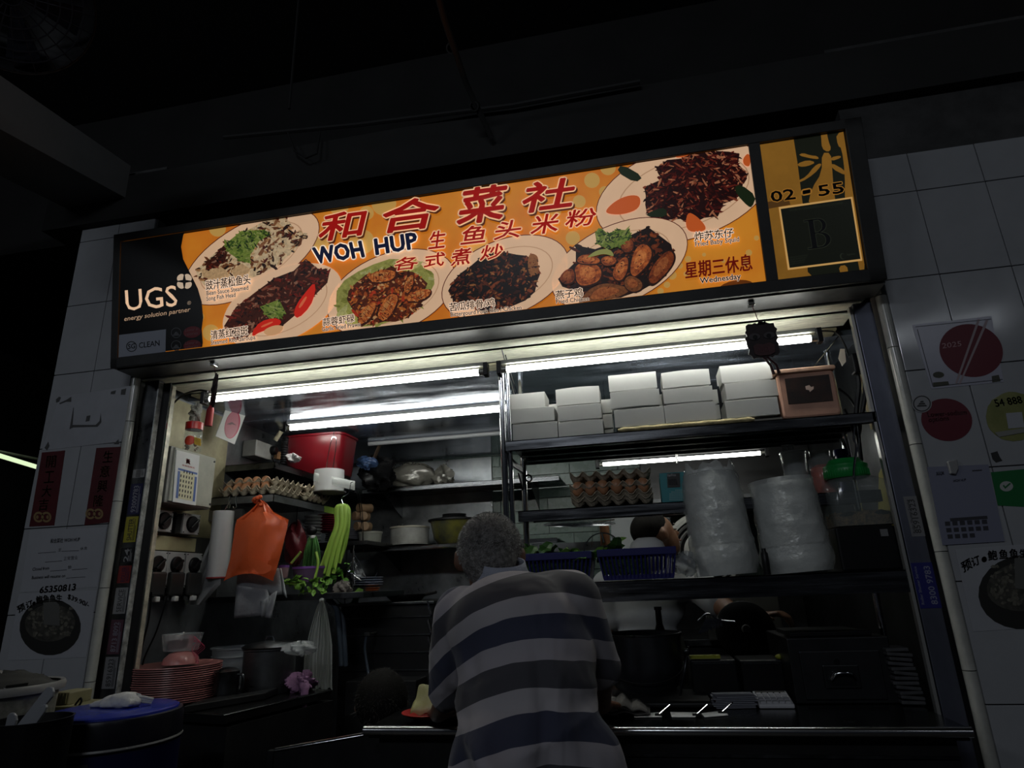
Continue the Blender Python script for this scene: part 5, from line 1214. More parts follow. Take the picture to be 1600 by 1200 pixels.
# ================================================================ LEFT WALL SHELVES
z = PX(425, 716, -1.62).z; z
ZS2 = 1.3+.585
us = T('upper_side_shelf', 'upper steel wall shelf on the kitchen side, holding the red tub', 'shelf', (-1.75, 3.05, ZS2))
xe = PX(490, 738, -1.62).x
m = MB(); m.box((XW, 2.60, ZS2-.003), (-1.615, 3.93, ZS2)); m.box((-1.618, 2.60, ZS2-.03), (-1.615, 3.93, ZS2)); m.box((XW, 2.60, ZS2-.03), (-1.615, 2.603, ZS2)); m.build('board', DSTEEL, us)
for y in (2.7, 3.4): MB().add([(XW, y, ZS2-.005), (-1.65, y, ZS2-.005), (XW, y, ZS2-.12)], [(0, 1, 2)]).build('bracket', DSTEEL, us, solid=.004)
ZS1 = 1.722
ls = T('lower_side_shelf', 'lower steel wall shelf on the kitchen side, holding egg trays', 'shelf', (-1.72, 2.8, ZS1))
XE = -1.545
m = MB(); m.box((XW, 2.50, ZS1-.004), (XE, 3.12, ZS1)); m.box((XE-.003, 2.50, ZS1-.034), (XE, 3.12, ZS1)); m.box((XW, 2.50, ZS1-.034), (XE, 2.503, ZS1)); m.build('board', mat('shelf_mid_steel', (.20, .205, .21), .36, .9, var=.3, vs=8), ls)
MB().box((XE-.002, 2.96, ZS1-.034), (XE+.001, 3.10, ZS1-.002)).build('green_tape', mat('green_tape', (.25, .42, .06), .5), ls)
MB().box((XW, 2.52, ZS1-.10), (XW+.17, 2.535, ZS1-.055)).build('support_rail', mat('rail_grey', (.13, .13, .13), .4, .8), ls)
# eggs trays on it (rotated so the long side follows the wall)
e0 = V3((XW+.045, 2.515, ZS1+.001))
for k, (dz, ex_, lb) in enumerate([(0, (), 'pulp egg tray at the bottom of the pair on the side shelf'), (.010, [(i, 0) for i in range(5)], 'pulp egg tray with eggs on the side shelf'), (.043, [(i, 0) for i in (1, 2, 3, 4)], 'top pulp egg tray on the side shelf, eggs peeping over the rim')]):
    tray((e0.x, e0.y+.01*k, e0.z+dz), 0, lb, PULP, ex_, 'egg trays on the side shelf')
    L_ = EGGS[:]; EGGS.clear()
    for o, (i, j), _l in L_: o['label'] = 'brown egg in the %s side shelf tray, %s cup out from the wall' % ('lower' if k == 1 else 'top', ['first', 'second', 'third', 'fourth', 'fifth', 'sixth'][i]); o['group'] = 'eggs on the side shelf'
    tray((e0.x+.02, e0.y+.25+.01*k, e0.z+dz+.002), 0, 'pulp egg tray at the back of the side shelf, %s' % ['lowest', 'middle', 'uppermost'][k], PULP, (), 'egg trays on the side shelf')
# hooks under the front edge
for px, lb in ((362, 'left'), (372, 'right')): 
    a = PY(px-3, 775, 2.5); m = MB(); m.tube(spl([a, a+V3((.002, -.004, -.02)), a+V3((.010, -.006, -.045)), a+V3((0, -.004, -.055)), a+V3((-.008, -.004, -.045))], 5), .0022, 6); m.build('steel_hook', CHROME, None, smooth=True, label='%s steel hook on the side shelf edge above the bag roll' % ('first' if lb == 'left' else 'second'), cat='hook')

# red tub
rx0, rx1 = PY(440, 700, 2.95).x, PY(555, 700, 3.12).x; 
RED_T = mat('red_tub', (.15, .005, .010), .28, var=.1, vs=3)
t = T('red_tub', 'big glossy red plastic tub on the upper side shelf', 'tub', ((rx0+rx1)/2, 3.15, ZS2))
a_ = PY(455, 670, 2.95); zt4 = min(ZC-.02, a_.z); 
m = MB(); rws = []
for u, k in ((0, .86), (.03, .90), (.9, 1.0), (1.0, 1.0)):
    row = []
    for i in range(40):
        an = 2*PI*i/40; ca, sa = math.cos(an), math.sin(an); e = (abs(ca)**6+abs(sa)**6)**(-1/6)
        row.append(V3(((rx0+rx1)/2+(rx1-rx0)/2*k*ca*e, 3.06+.115*k*sa*e, ZS2+.001+(zt4-ZS2)*u)))
    rws.append(row)
m.grid(rws, True); m.add([tuple(p) for p in rws[0]], [tuple(range(40))]); m.build('body', RED_T, t, smooth=True)
cc = V3(((rx0+rx1)/2, 3.06, 0)); m = MB(); m.grid([[V3((cc.x+(p.x-cc.x)*s, cc.y+(p.y-cc.y)*s, z_)) for p in rws[-1]] for s, z_ in ((1.0, zt4-.012), (1.05, zt4-.010), (1.05, zt4), (.97, zt4))], True); m.build('rim', RED_T, t, smooth=True)
crumple('white_rag', PX(459, 716, -1.66), (.03, .03, .018), mat('rag_white', (.5, .48, .48), .8), 'crumpled white rag on the shelf edge in front of the red tub', 'rag', seed=31, amp=.5)
# power point with plugs on the side wall
sw = PX(418, 705, -1.80)
t = T('power_point', 'grey double socket with black plug and cream adaptors on the side wall', 'socket', sw)
MB().box((XW, sw.y-.10, sw.z-.04), (-1.80, sw.y+.04, sw.z+.04)).build('box', GREYP, t, bev=.005)
PP = Plane((-1.80, sw.y, sw.z), (0, 1, 0), (0, 0, 1))
MB().lathe([(.022, 0), (.022, .02), (.016, .026), (.001, .026)], PP.px(425, 704), 20, Euler((0, PI/2, 0)).to_matrix()).build('plug', BLACK, t, smooth=True)
q = PP.px(430, 688); MB().cyl(q, q+V3((.03, 0, .045)), .012, n=12).build('adaptor', mat('cream_plastic', (.5, .46, .33), .4), t, smooth=True)
m = MB(); m.box(tuple(PP.px(431, 712)-V3((0, .02, .02))), tuple(PP.px(431, 712)+V3((.02, .025, .02)))); m.build('wooden_block', mat('block_wood', (.30, .17, .08), .6), t, bev=.003)
A_ = PP.px(426, 715); m = MB(); m.tube(spl([A_, A_+V3((.01, .02, -.05)), A_+V3((.01, .07, -.08)), A_+V3((.02, .15, -.06))], 5), .004, 6); m.build('cord', BLACK, t, smooth=True)
hp = MB(); q0 = PX(446, 683, -1.72); hp.tube([q0+V3((0, 0, -.006*k)) for k in range(26)], [.018 if k % 2 else .0145 for k in range(26)], 12); hp.build('corrugated_hose', BLACK, None, smooth=True, label='black corrugated hose hanging in front of the red tub', cat='hose')
m = MB(); m.box((-1.86, 3.0, 1.76), (-1.62, 3.03, 1.86)); m.build('black_bag', BLACK, None, bev=.01, label='black bag tucked under the upper side shelf behind the egg trays', cat='bag')

# tissue roll on a long wire hook
yr = 2.90; p0 = PY(515, 735, yr); r_ = (PY(536, 745, yr).x-PY(494, 745, yr).x)/2; zr1 = p0.z; zr0 = PY(515, 768, yr).z
t = T('string_roll', 'white roll of packing film hanging on a long wire from the mirror ceiling', 'roll', (p0.x, yr, zr0))
MB().lathe([(r_*.5, 0), (r_, 0), (r_*1.02, .01), (r_, zr1-zr0), (r_*.55, zr1-zr0), (r_*.5, zr1-zr0-.01), (r_*.5, 0)], (p0.x, yr, zr0), 32).build('roll', mat('white_roll', (.68, .68, .68), .5), t, smooth=True)
MB().lathe([(r_*.53, -.001), (r_*.46, -.001), (r_*.46, zr1-zr0-.005), (r_*.53, zr1-zr0+.001)], (p0.x, yr, zr0), 24).build('core', mat('card_core', (.25, .2, .13), .8), t, smooth=True)
m = MB(); m.grid([[V3((p0.x-r_*.6+(.20*u)*1.0, yr-r_*1.02*(1-.5*u), zr1-.02-.05*u-.022*k)) for u in [i/8 for i in range(9)]] for k in range(3)]); m.build('loose_tail', FILMW, t, smooth=True, solid=.001)
MB().lathe([(.001, -.006), (r_*1.15, -.006), (r_*1.2, -.002), (.001, -.002)], (p0.x, yr, zr0), 28).build('support_disc', WHITEP, t, smooth=True)
MB().tube(spl([(523, 684, yr), (519, 684, yr), (514, 705, yr), (509, 738, yr), (508, 760, yr)], 4), .0022, 6).build('wire', CHROME, t, smooth=True)
MB().tube(spl([(519, 684, yr), (525, 684, yr), (524, 705, yr), (519, 740, yr), (518, 760, yr)], 4), .0022, 6).build('wire', CHROME, t, smooth=True)
q = PY(521, 684, yr); MB().tube([q, V3((q.x, yr, ZC))], .0015, 5).build('hanging_wire', CHROME, t)

# plastic bag roll hanging from the hooks
yb3 = 2.44; ra, rb_ = PY(336, 800, yb3).x, PY(364, 800, yb3).x; r_ = (rb_-ra)/2; zt5 = PY(350, 799, yb3).z; zb5 = PY(345, 903, yb3).z
t = T('plastic_bag_roll', 'hanging roll of clear plastic bags with a loose sheet pulled aside', 'bag roll', ((ra+rb_)/2, yb3, zb5))
MB().lathe([(.001, 0), (r_, 0), (r_, zt5-zb5), (r_*.4, zt5-zb5), (.001, zt5-zb5)], ((ra+rb_)/2, yb3, zb5), 28).build('roll', mat('bag_roll', (.50, .50, .51), .28, bump=.05, bs=8), t, smooth=True)
m = MB(); rows = []
for i in range(13):
    v = i/12; y_ = 815+ (945-815)*v; xl = 338-50*min(1, v*1.15)**1.2; xr = 345-30*max(0, v-.75)*4
    rows.append([PY(xl+(xr-xl)*j/6, y_, yb3-.01-.02*math.sin(j*1.1+v*3)) for j in range(7)])
m.grid(rows); m.build('loose_sheet', mat('thin_film', (.42, .43, .45), .25, alpha=.55), t, smooth=True)
MB().lathe([(r_*1.02, 0), (r_*1.04, .003), (r_*1.02, .006)], ((ra+rb_)/2, yb3, zb5-.002), 24).build('red_end_band', mat('red_band', (.30, .03, .03), .5), t, smooth=True)
MB().tube([((ra+rb_)/2, yb3, zt5), ((ra+rb_)/2+.006, yb3+.03, zt5+.05)], .002, 6).build('cord', CHROME, t)

# orange carrier bags hanging
OG = mat('orange_film', (.66, .105, .028), .38, bump=.35, bs=12, var=.10, vs=6)
yo = 2.43
t = T('orange_carrier_bags', 'bundle of orange plastic carrier bags hanging from the side shelf', 'bags', PY(400, 900, yo))
outl = [(404, 781, 403), (396, 800, 418), (372, 815, 450), (368, 830, 447), (366, 845, 444), (363, 860, 441), (359, 880, 437), (356, 895, 432), (350, 908, 427)]
prof = [(781, 399, 410), (788, 400, 418), (800, 388, 428), (812, 370, 451), (824, 367, 449), (840, 365, 445), (858, 362, 441), (876, 359, 436), (890, 355, 432), (902, 352, 428), (908, 349, 427)]
def bagmesh(side):
    rows = []
    for (py, xl, xr) in prof:
        row = []
        for j in range(15):
            u = j/14; px = xl+(xr-xl)*u; arch = 0
            if py > 895: arch = -12*math.sin(PI*u)*(py-895)/13
            fold = .010*math.sin(u*9+py*.05)*max(0, math.sin(PI*u))+.006*math.sin(u*23+py*.11)*(.3+.7*abs(math.sin(py*.045)))
            fold += .012*max(0, 1-abs((py-845)-(px-390)*.5)/9)*max(0, math.sin(PI*u))+.012*max(0, 1-abs((py-872)+(px-400)*.35)/7)
            bulge = .035*math.sin(PI*u)*min(1, (py-781)/40)
            row.append(PY(px, py+arch, yo-side*(bulge+fold)))
        rows.append(row)
    return rows
m = MB(); m.grid(bagmesh(1)); m.grid(bagmesh(-.6)); m.build('bag_body', OG, t, smooth=True)
m = MB()
for k in range(9): a = k*.7; q = PY(405, 785, yo); m.ell(q+V3((.016*math.cos(a), -.01+.012*math.sin(a), .004*k-.012)), (.012, .009, .009), 8, 6)
m.build('knot', OG, t, smooth=True)
m = MB(); m.grid([[PY(387+(424-387)*u, 868+16*u+v*(6+14*math.sin(PI*u)), yo-.06-.006*math.sin(3*u)) for u in [i/10 for i in range(11)]] for v in (0, .5, 1)]); m.build('handle_fold', OG, t, smooth=True)
MB().tube([PY(405, 785, yo), PY(405, 772, 2.49)], .002, 5).build('hook', CHROME, t)
# grey towel beneath
TW = mat('grey_towel', (.30, .31, .33), .85, bump=.3, bs=60, var=.1, vs=8)
yt_ = 2.50
t = T('grey_towel', 'folded grey-white towel hanging below the orange bags', 'towel', PY(400, 960, yt_))
MB().tube([PY(362, 897, yt_+.03), PY(440, 893, yt_+.03)], .004, 6).build('hanging_rail', DSTEEL, t)
for k, (q, off) in enumerate((([(372, 890), (436, 888), (441, 928), (420, 930), (368, 940)], .0), ([(370, 915), (418, 921), (432, 922), (432, 952), (425, 960), (366, 966)], -.03), ([(408, 940), (432, 924), (432, 955), (424, 966), (408, 964)], -.045))):
    n_ = 10; rows = []
    tl, tr_, br_, bl_ = q[0], q[1], q[-2] if k else q[2], q[-1]
    for i in range(9):
        v = i/8; rows.append([PY(*[(1-v)*((1-u)*tl[c_]+u*tr_[c_])+v*((1-u)*bl_[c_]+u*br_[c_]) for c_ in (0, 1)], yt_+off-.010*math.sin(u*7+v*2)-.008*math.sin(PI*v)) for u in [j/n_ for j in range(n_+1)]])
    MB().grid(rows).build('fold', TW, t, smooth=True, solid=.006)
m = MB(); m.grid([[PY(436+6*v+(3+3*v)*u, 888+38*v+8*u*v, yt_-.01*u) for u in (0, .5, 1)] for v in [i/6 for i in range(7)]]); m.build('hanging_corner', mat('cloth_pale', (.42, .44, .45), .8), t, smooth=True, solid=.004)

# low side shelf with purple tubs, leaves, plates
ZS0 = 1.3+.04; yq = 2.72
b3 = PY(470, 928, 2.6); ZS0 = b3.z
s3 = T('bottom_side_shelf', 'dark lowest side shelf under the purple bowl and leaves', 'shelf', (-1.6, 2.8, ZS0))
MB().box((-1.87, 2.58, ZS0-.025), (-1.15, 3.05, ZS0)).build('board', DSTEEL, s3, bev=.002)
PB = mat('purple_plastic', (.20, .07, .36), .4)
def bowl(name, px0, px1, pyt, pyb, y, m_rim, m_body, label, cat, n=32, taper=.8, lidh=.010):
    x0, x1 = PY(px0, pyt, y).x, PY(px1, pyt, y).x; r = (x1-x0)/2; zt_ = PY((px0+px1)/2, pyt, y).z; zb = PY((px0+px1)/2, pyb, y).z
    t = T(name, label, cat, ((x0+x1)/2, y+r, zb)); c = ((x0+x1)/2, y+r, zb); H = zt_-zb
    MB().lathe([(.001, 0), (r*taper, 0), (r*.96, H-lidh)], c, n).build('body', m_body, t, smooth=True)
    MB().lathe([(r*.95, H-lidh), (r, H-lidh), (r*1.0, H), (r*.95, H), (r*.93, H-.003), (.001, H-.003)], c, n).build('rim', m_rim, t, smooth=True)
    return t
bowl('purple_bowl', 446, 495, 885, 910, 2.62, PB, mat('purple_film', (.16, .09, .20), .3, alpha=.85), 'purple-rimmed plastic bowl on the lowest side shelf', 'bowl')
bowl('purple_tub', 432, 447, 883, 903, 2.60, PB, mat('pinkish_plastic', (.35, .22, .25), .3), 'narrow purple-rimmed tub peeping out beside the orange bags', 'tub')
# celery
CEL = mat('celery_green', (.42, .62, .11), .42, col2=(.30, .52, .07), vs=10, stretch=(1, 1, .3))
CELL = mat('celery_leaf', (.10, .28, .03), .5, var=.4, vs=20)
yc2 = 2.70
t = T('celery_bunch', 'bright green celery bunch hanging upside down from a wire', 'celery', PY(520, 900, yc2))
for k, (xt, xb, yb4, w_, dy) in enumerate(((527, 505, 896, 6.5, 0), (533, 512, 900, 7.5, -.02), (538, 521, 896, 7.5, -.02), (541, 530, 880, 6, 0), (524, 500, 890, 5.5, .03), (543, 533, 872, 5, .03))):
    pts = spl([(536, 789, yc2), (xt+1, 795, yc2+dy), (xt+1, 820, yc2+dy), ((xt*1.1+xb*.9)/2+1, 850, yc2+dy), (xb, yb4, yc2+dy)], 5)
    rr = [.0035+(.0015*w_)*min(1, .35+i*.18)*(1-.35*i/len(pts)) for i in range(len(pts))]
    MB().tube(pts, rr, 10, flat=.62, up=(0, 1, 0)).build('stalk', CEL, t, smooth=True)
for k in range(44):
    u = rnd.random(); px = 492+50*u+rnd.uniform(-5, 5); py = 885+rnd.uniform(-5, 20)+(0 if u > .5 else 10)
    m = MB(); leaf(m, PY(px, py, yc2+rnd.uniform(-.03, .03)), rnd.uniform(.018, .034), rnd.uniform(.008, .014), Euler((rnd.uniform(-1.2, 1.2), rnd.uniform(-1, 1), rnd.uniform(0, 6.3))).to_matrix()); m.build('leaf', CELL, t)
MB().tube(spl([PY(536, 788, yc2), PY(534, 778, yc2), PY(545, 770, yc2), PY(548, 755, yc2), V3((PY(548, 755, yc2).x, 2.72, ZS2-.1))], 4), .0018, 6).build('wire', CHROME, t)
t = T('herb_sprigs', 'bright leafy herb sprigs lying on the lowest side shelf', 'herbs', PY(480, 915, 2.66))
for k in range(58):
    px = rnd.uniform(438, 512); py = rnd.uniform(902, 932) if px > 465 else rnd.uniform(905, 914)
    m = MB(); leaf(m, PY(px, py, 2.60+rnd.uniform(-.03, .03)), rnd.uniform(.02, .036), rnd.uniform(.009, .015), Euler((rnd.uniform(-1.2, 1.2), rnd.uniform(-1, 1), rnd.uniform(0, 6.3))).to_matrix(), .2); m.build('leaf', mat('herb_green', (.20, .42, .05), .5, var=.5, vs=30), t)
for pts in ([(440, 910, 2.6), (458, 912, 2.6), (476, 914, 2.6)], [(492, 905, 2.62), (497, 880, 2.62), (494, 862, 2.62)], [(455, 880, 2.66), (462, 872, 2.66), (470, 862, 2.66)]):
    MB().tube(spl(pts, 4), .006, 8).build('stem', CEL, t, smooth=True)
# hanging green bundle (chives), dark red bag, stacked plates
CH = mat('chive_green', (.05, .16, .035), .5, var=.3, vs=20)
t = T('chive_bundle', 'hanging bundle of dark green chives tied at the top', 'chives', PY(487, 890, 2.78))
for k in range(44):
    u = rnd.uniform(-1, 1); m = MB(); m.tube(spl([(489+u*5, 838, 2.78), (488+u*12, 860, 2.78+rnd.uniform(-.03, .03)), (486+u*14, 893+rnd.uniform(-8, 2), 2.78+rnd.uniform(-.03, .03))], 4), .0026, 5, up=(0, 1, 0)); m.build('blade', CH, t, smooth=True)
MB().lathe([(.012, 0), (.014, .006), (.012, .012)], PY(489, 841, 2.78), 12).build('tie', WHITEP, t)
m = MB(); m.ell(PY(487, 829, 2.78), (.028, .02, .022), 10, 7); m.build('root_end', BLACK, t, smooth=True)
m = MB(); m.tube([PY(462, 836, 2.85), V3((PY(462, 836, 2.85).x, 2.85, ZS1-.004))], .002, 5); m.build('bag_string', BLACK, None, label='black string holding the dark red bag under the side shelf', cat='string')
crumple('dark_red_bag', PY(462, 850, 2.85), (.05, .04, .095), mat('dark_red_film', (.12, .012, .018), .35), 'dark red plastic bag hanging behind the orange bags', 'bag', seed=41, amp=.18)
# ================================================================ BACK OF THE KITCHEN
YBK = 3.52
zu = PY(670, 757, YBK).z
t = T('upper_back_shelf', 'upper steel shelf across the back wall of the kitchen', 'shelf', (-1.2, 3.7, zu))
m = MB(); m.box((-1.60, YBK, zu-.003), (-.42, 3.92, zu)); m.box((-1.60, YBK, zu-.026), (-.42, YBK+.004, zu)); m.build('board', STEELH, t)
for x in (-1.5, -.6): MB().add([(x, 3.92, zu-.004), (x, YBK+.05, zu-.004), (x, 3.92, zu-.14)], [(0, 1, 2)]).build('bracket', DSTEEL, t, solid=.004)
zl = PY(640, 852, YBK).z
t = T('lower_back_shelf', 'lower steel shelf on the back wall carrying bowls and the big lidded pot', 'shelf', (-1.2, 3.7, zl))
m = MB(); m.box((-1.66, YBK, zl-.003), (-.45, 3.92, zl)); m.box((-1.66, YBK, zl-.026), (-.45, YBK+.004, zl)); m.build('board', STEELH, t)
for x in (-1.5, -.6): MB().add([(x, 3.92, zl-.004), (x, YBK+.05, zl-.004), (x, 3.92, zl-.14)], [(0, 1, 2)]).build('bracket', DSTEEL, t, solid=.004)
# second ceiling batten strip seen over the shelf, unlit
a, b = PY(575, 690, 3.3), PY(785, 667, 3.3)
t = T('unlit_batten', 'unlit pale lamp batten along the back of the kitchen ceiling', 'lamp batten', (a+b)/2)
MB().box((a.x, 3.29, a.z), (b.x, 3.33, a.z+.02)).build('batten', mat('pale_batten', (.22, .21, .18), .5), t, bev=.003)
MB().cyl((a.x, 3.31, a.z-.012), (b.x, 3.31, a.z-.012), .012, n=12).build('dead_tube', mat('dead_tube', (.35, .36, .38), .3), t, smooth=True)
for px in (a.x+.1, b.x-.1): MB().tube([(px, 3.31, a.z+.02), (px, 3.31, ZC)], .002, 5).build('hanging_wire', CHROME, t)
# items on the upper back shelf
FOIL = mat('crinkled_film', (.26, .25, .22), .22, .2, alpha=.9, bump=1, bs=16, spec=1)
q = PY(640, 756, YBK)
crumple('wrapped_parcel', (q.x-.02, YBK+.09, zu+.075), (.15, .08, .075), FOIL, 'bulky parcel in crinkled clear film on the upper back shelf', 'parcel', n=26, amp=.14, seed=51)
q = PY(686, 752, YBK); crumple('small_packet', (q.x, YBK+.08, zu+.055), (.06, .05, .055), FOIL, 'smaller shiny packet next to the film-wrapped parcel', 'packet', seed=52, amp=.3)
q = PY(580, 740, 3.3); crumple('black_bag', (q.x-.02, 3.42, zu+.07), (.10, .08, .08), BLACK, 'bulging black bag between the red tub and the wrapped parcel', 'bag', seed=53, amp=.3)
q = PY(574, 722, 3.3); crumple('blue_bag', (q.x-.01, 3.32, q.z), (.055, .05, .03), mat('blue_film', (.05, .09, .20), .3), 'crumpled blue plastic bag on top of the black bag', 'bag', seed=54, amp=.4)
m = MB(); m.tube([PY(583, 720, 3.34), PY(597, 686, 3.34)], .020, 8, flat=.4); m.build('wooden_paddle', mat('dark_wood', (.05, .03, .018), .6), None, smooth=True, label='dark wooden paddle handle sticking out of the bags', cat='paddle')
# items on the lower back shelf
t = bowl('cream_tub', 599, 660, 821, 850, YBK+.02, mat('cream_rim', (.42, .40, .33), .4), mat('frosted_tub', (.32, .32, .30), .35, var=.25, vs=9), 'frosted cream tub with a lid on the lower back shelf', 'tub', taper=.95)
t = bowl('lidded_bowl', 553, 589, 830, 850, 3.44, mat('cream_rim2', (.36, .36, .31), .4), mat('cream_tub_body', (.30, .31, .27), .4), 'pale lidded bowl under the stack of wooden mortars', 'bowl', taper=.85)
x0, x1 = PY(662, 815, YBK).x, PY(740, 815, YBK).x; r_ = (x1-x0)/2; c = ((x0+x1)/2, YBK+r_*.8, zl+.001); H = PY(700, 812, YBK).z-zl
t = T('enamel_pot', 'big mottled green-brown enamel pot with black lid beside the man', 'pot', c)
MB().lathe([(.001, 0), (r_*.62, 0), (r_*.80, H*.25), (r_*.93, H*.9), (r_*.95, H)], c, 40).build('body', mat('mottled_enamel', (.16, .15, .03), .28, .2, col2=(.05, .055, .05), vs=9), t, smooth=True)
MB().lathe([(r_*.93, H), (r_*1.03, H), (r_*1.03, H+.010), (r_*.6, H+.018), (r_*.45, H+.030), (r_*.48, H+.040), (.001, H+.042)], c, 40).build('lid', BLACK, t, smooth=True)
# wooden mortars
WD = mat('mortar_wood', (.30, .19, .11), .65, var=.25, vs=9)
for k, (px, py, ln, lb) in enumerate(((556, 822, .10, 'bottom left of the pile'), (570, 822, .09, 'bottom, end grain showing'), (553, 806, .10, 'middle of the pile'), (568, 806, .10, 'middle, end grain showing'), (560, 793, .09, 'topmost one'))):
    q = PY(px, py, 3.44); m = MB(); m.lathe([(.001, 0), (.024, 0), (.026, .004), (.022, ln*.5), (.026, ln-.004), (.024, ln), (.001, ln)], q, 16, Euler((-PI/2, 0, .4 if k % 2 else -.5)).to_matrix())
    m.build('wooden_mortar', WD, None, smooth=True, label='turned wooden mortar over the lidded bowl, %s' % lb, cat='mortar', group='wooden mortars on the back shelf')
# plate and bowl stacks on the left of the lower back shelf
def plates(px0, px1, ptop, pbot, y, n, m_, label, cat, grp, nm, rim=.0):
    x0, x1 = PY(px0, ptop, y).x, PY(px1, ptop, y).x; r = (x1-x0)/2; zt_ = PY(px0, ptop, y).z; zb = PY(px0, pbot, y).z; o = None
    for k in range(n):
        c = V3(((x0+x1)/2+rnd.uniform(-.002, .002), y+r, zb+(zt_-zb)*k/n)); lb = label % (['lowest', 'second', 'third', 'fourth', 'fifth', 'sixth', 'seventh', 'eighth', 'ninth'][k] if k < 9 else 'top')
        h = (zt_-zb)/n
        if o is None: o = MB().lathe([(.001, .001), (r*.6, 0), (r*.97, h*.8), (r, h*.9), (r*.96, h*1.05), (r*.55, h*.35), (.001, h*.3)], c, 28).build(nm, m_, None, smooth=True, label=lb, cat=cat, group=grp); b_ = V3(o.location)-c
        else: dup(o, c+b_, label=lb)
plates(470, 496, 806, 848, 3.30, 8, mat('white_melamine', (.42, .43, .44), .4), '%s white bowl in the stack behind the chives', 'bowl', 'white bowls on the side', 'white_bowl')
plates(489, 521, 804, 832, 3.36, 8, mat('red_melamine', (.26, .02, .05), .4), '%s dark red plate stacked behind the celery', 'plate', 'dark red plates', 'red_plate')
plates(497, 554, 828, 846, 3.40, 6, mat('pale_lilac', (.36, .36, .42), .4), '%s pale plate under the dark red plates', 'plate', 'pale plates', 'pale_plate')
m = MB(); m.box((PY(465, 850, 3.25).x, 3.22, PY(480, 850, 3.25).z-.02), (PY(600, 850, 3.45).x, 3.6, PY(480, 850, 3.25).z)); m.build('side_ledge', DSTEEL, None, label='steel ledge under the stacked bowls behind the celery', cat='ledge')
# ladles and wires hanging
m = MB(); m.tube(spl([(557, 768, 3.3), (563, 800, 3.3), (568, 862, 3.3)]), .0022, 6); m.tube(spl([(561, 768, 3.3), (566, 800, 3.3), (569, 862, 3.3)]), .0022, 6); m.build('hanging_skewers', CHROME, None, smooth=True, label='pair of long steel skewers hanging from the upper back shelf', cat='skewers')
m = MB(); p0 = PY(555, 860, 3.1)
for k in range(9): m.tube(spl([(553+rnd.uniform(-2, 2), 858+k*3, 3.1), (548+rnd.uniform(-6, 20), 880+k*2, 3.1), (552+rnd.uniform(0, 24), 905+rnd.uniform(-10, 15), 3.1)], 4), .0016, 5)
m.tube(spl([(553, 852, 3.1), (551, 880, 3.1), (552, 918, 3.1)]), .003, 6); m.build('wire_ladles', CHROME, None, smooth=True, label='tangle of wire skimmers hanging under the back shelf beside the celery', cat='skimmers')
q = PY(565, 895, 3.2); m = MB(); m.lathe([(.001, -.05), (.05, -.045), (.08, -.015), (.085, .0)], q, 28, Euler((.9, 0, 0)).to_matrix()); m.build('skimmer_bowl', DSTEEL, None, smooth=True, label='dark round skimmer bowl hanging right of the celery leaves', cat='skimmer')
plates(545, 588, 903, 918, 3.15, 4, mat('blue_white', (.28, .32, .42), .4), '%s blue-white plate stacked right of the celery leaves', 'plate', 'blue-white plates', 'blue_plate')
plates(566, 588, 919, 928, 3.14, 3, mat('rust_melamine', (.35, .10, .03), .4), '%s rust plate under the blue-white plates', 'plate', 'rust plates', 'rust_plate')
crumple('pale_rag', PY(535, 920, 3.05), (.04, .03, .035), mat('rag_grey', (.24, .21, .20), .9), 'bunched grey rag beside the celery leaves', 'rag', seed=61, amp=.4)
t = T('green_film_bag', 'bright green plastic film scrap draped below the rag', 'bag', PY(545, 940, 3.0))
m = MB(); m.grid([[PY(520+40*u+8*v, 930+14*math.sin(PI*u)-12*(u > .75)+v*(8+6*math.sin(4*u)), 3.0-.02*math.sin(5*u+2*v)) for u in [i/12 for i in range(13)]] for v in (0, .5, 1)]); m.build('film', mat('lime_film', (.26, .50, .10), .4), t, smooth=True)
# hanging translucent rubbish bag and blue-grey hoses
yg = 2.58
t = T('hanging_bin_bag', 'long translucent white bin bag hanging in pleats under the side shelf', 'bag', PY(495, 1075, yg))
rows = []
for i in range(19):
    v = i/18; y_ = 938+140*v; xl = 501-24*min(1, v*1.6)**.7-(3*v); xr = 505+14*min(1, v*2)**.6
    rows.append([PY(xl+(xr-xl)*j/24, y_+(4*math.sin(j*.8) if i == 18 else 0), yg-.03*math.sin(PI*j/24)-.008*math.sin(j*1.9+v)) for j in range(25)])
m = MB(); m.grid(rows); m.build('film', mat('milky_film', (.40, .42, .40), .35, bump=.2, bs=10, stretch=(1, 1, .2)), t, smooth=True)
m = MB(); m.ell(PY(503, 938, yg), (.012, .012, .01), 10, 6); m.build('knot', mat('milky_film', (0, 0, 0)), t, smooth=True)
HS = mat('hose_blue_grey', (.07, .09, .12), .4)
for k, (pts, lb) in enumerate((([(511, 936, 2.64), (525, 950, 2.66), (530, 985, 2.68), (533, 1040, 2.7)], 'thick blue-grey hose curving down beside the bin bag'), ([(516, 938, 2.68), (534, 965, 2.7), (538, 1000, 2.7), (540, 1040, 2.72)], 'second blue-grey hose just behind the first one'), ([(573, 992, 2.8), (570, 1010, 2.8), (572, 1030, 2.8), (578, 1066, 2.79)], 'short pale hose end under the tap'))):
    m = MB(); m.tube(spl(pts), .011 if k < 2 else .006, 10); m.build('hose', HS, None, smooth=True, label=lb, cat='hose')
m = MB(); q = PY(574, 991, 2.8); m.box(tuple(q-V3((.012, .01, .008))), tuple(q+V3((.012, .01, .008)))); m.tube([q+V3((0, .012, 0)), q+V3((0, .10, 0)), V3((q.x, 2.90, q.z))], .006, 8); m.build('tap', ALU, None, bev=.003, label='small metal tap above the short pale hose', cat='tap')
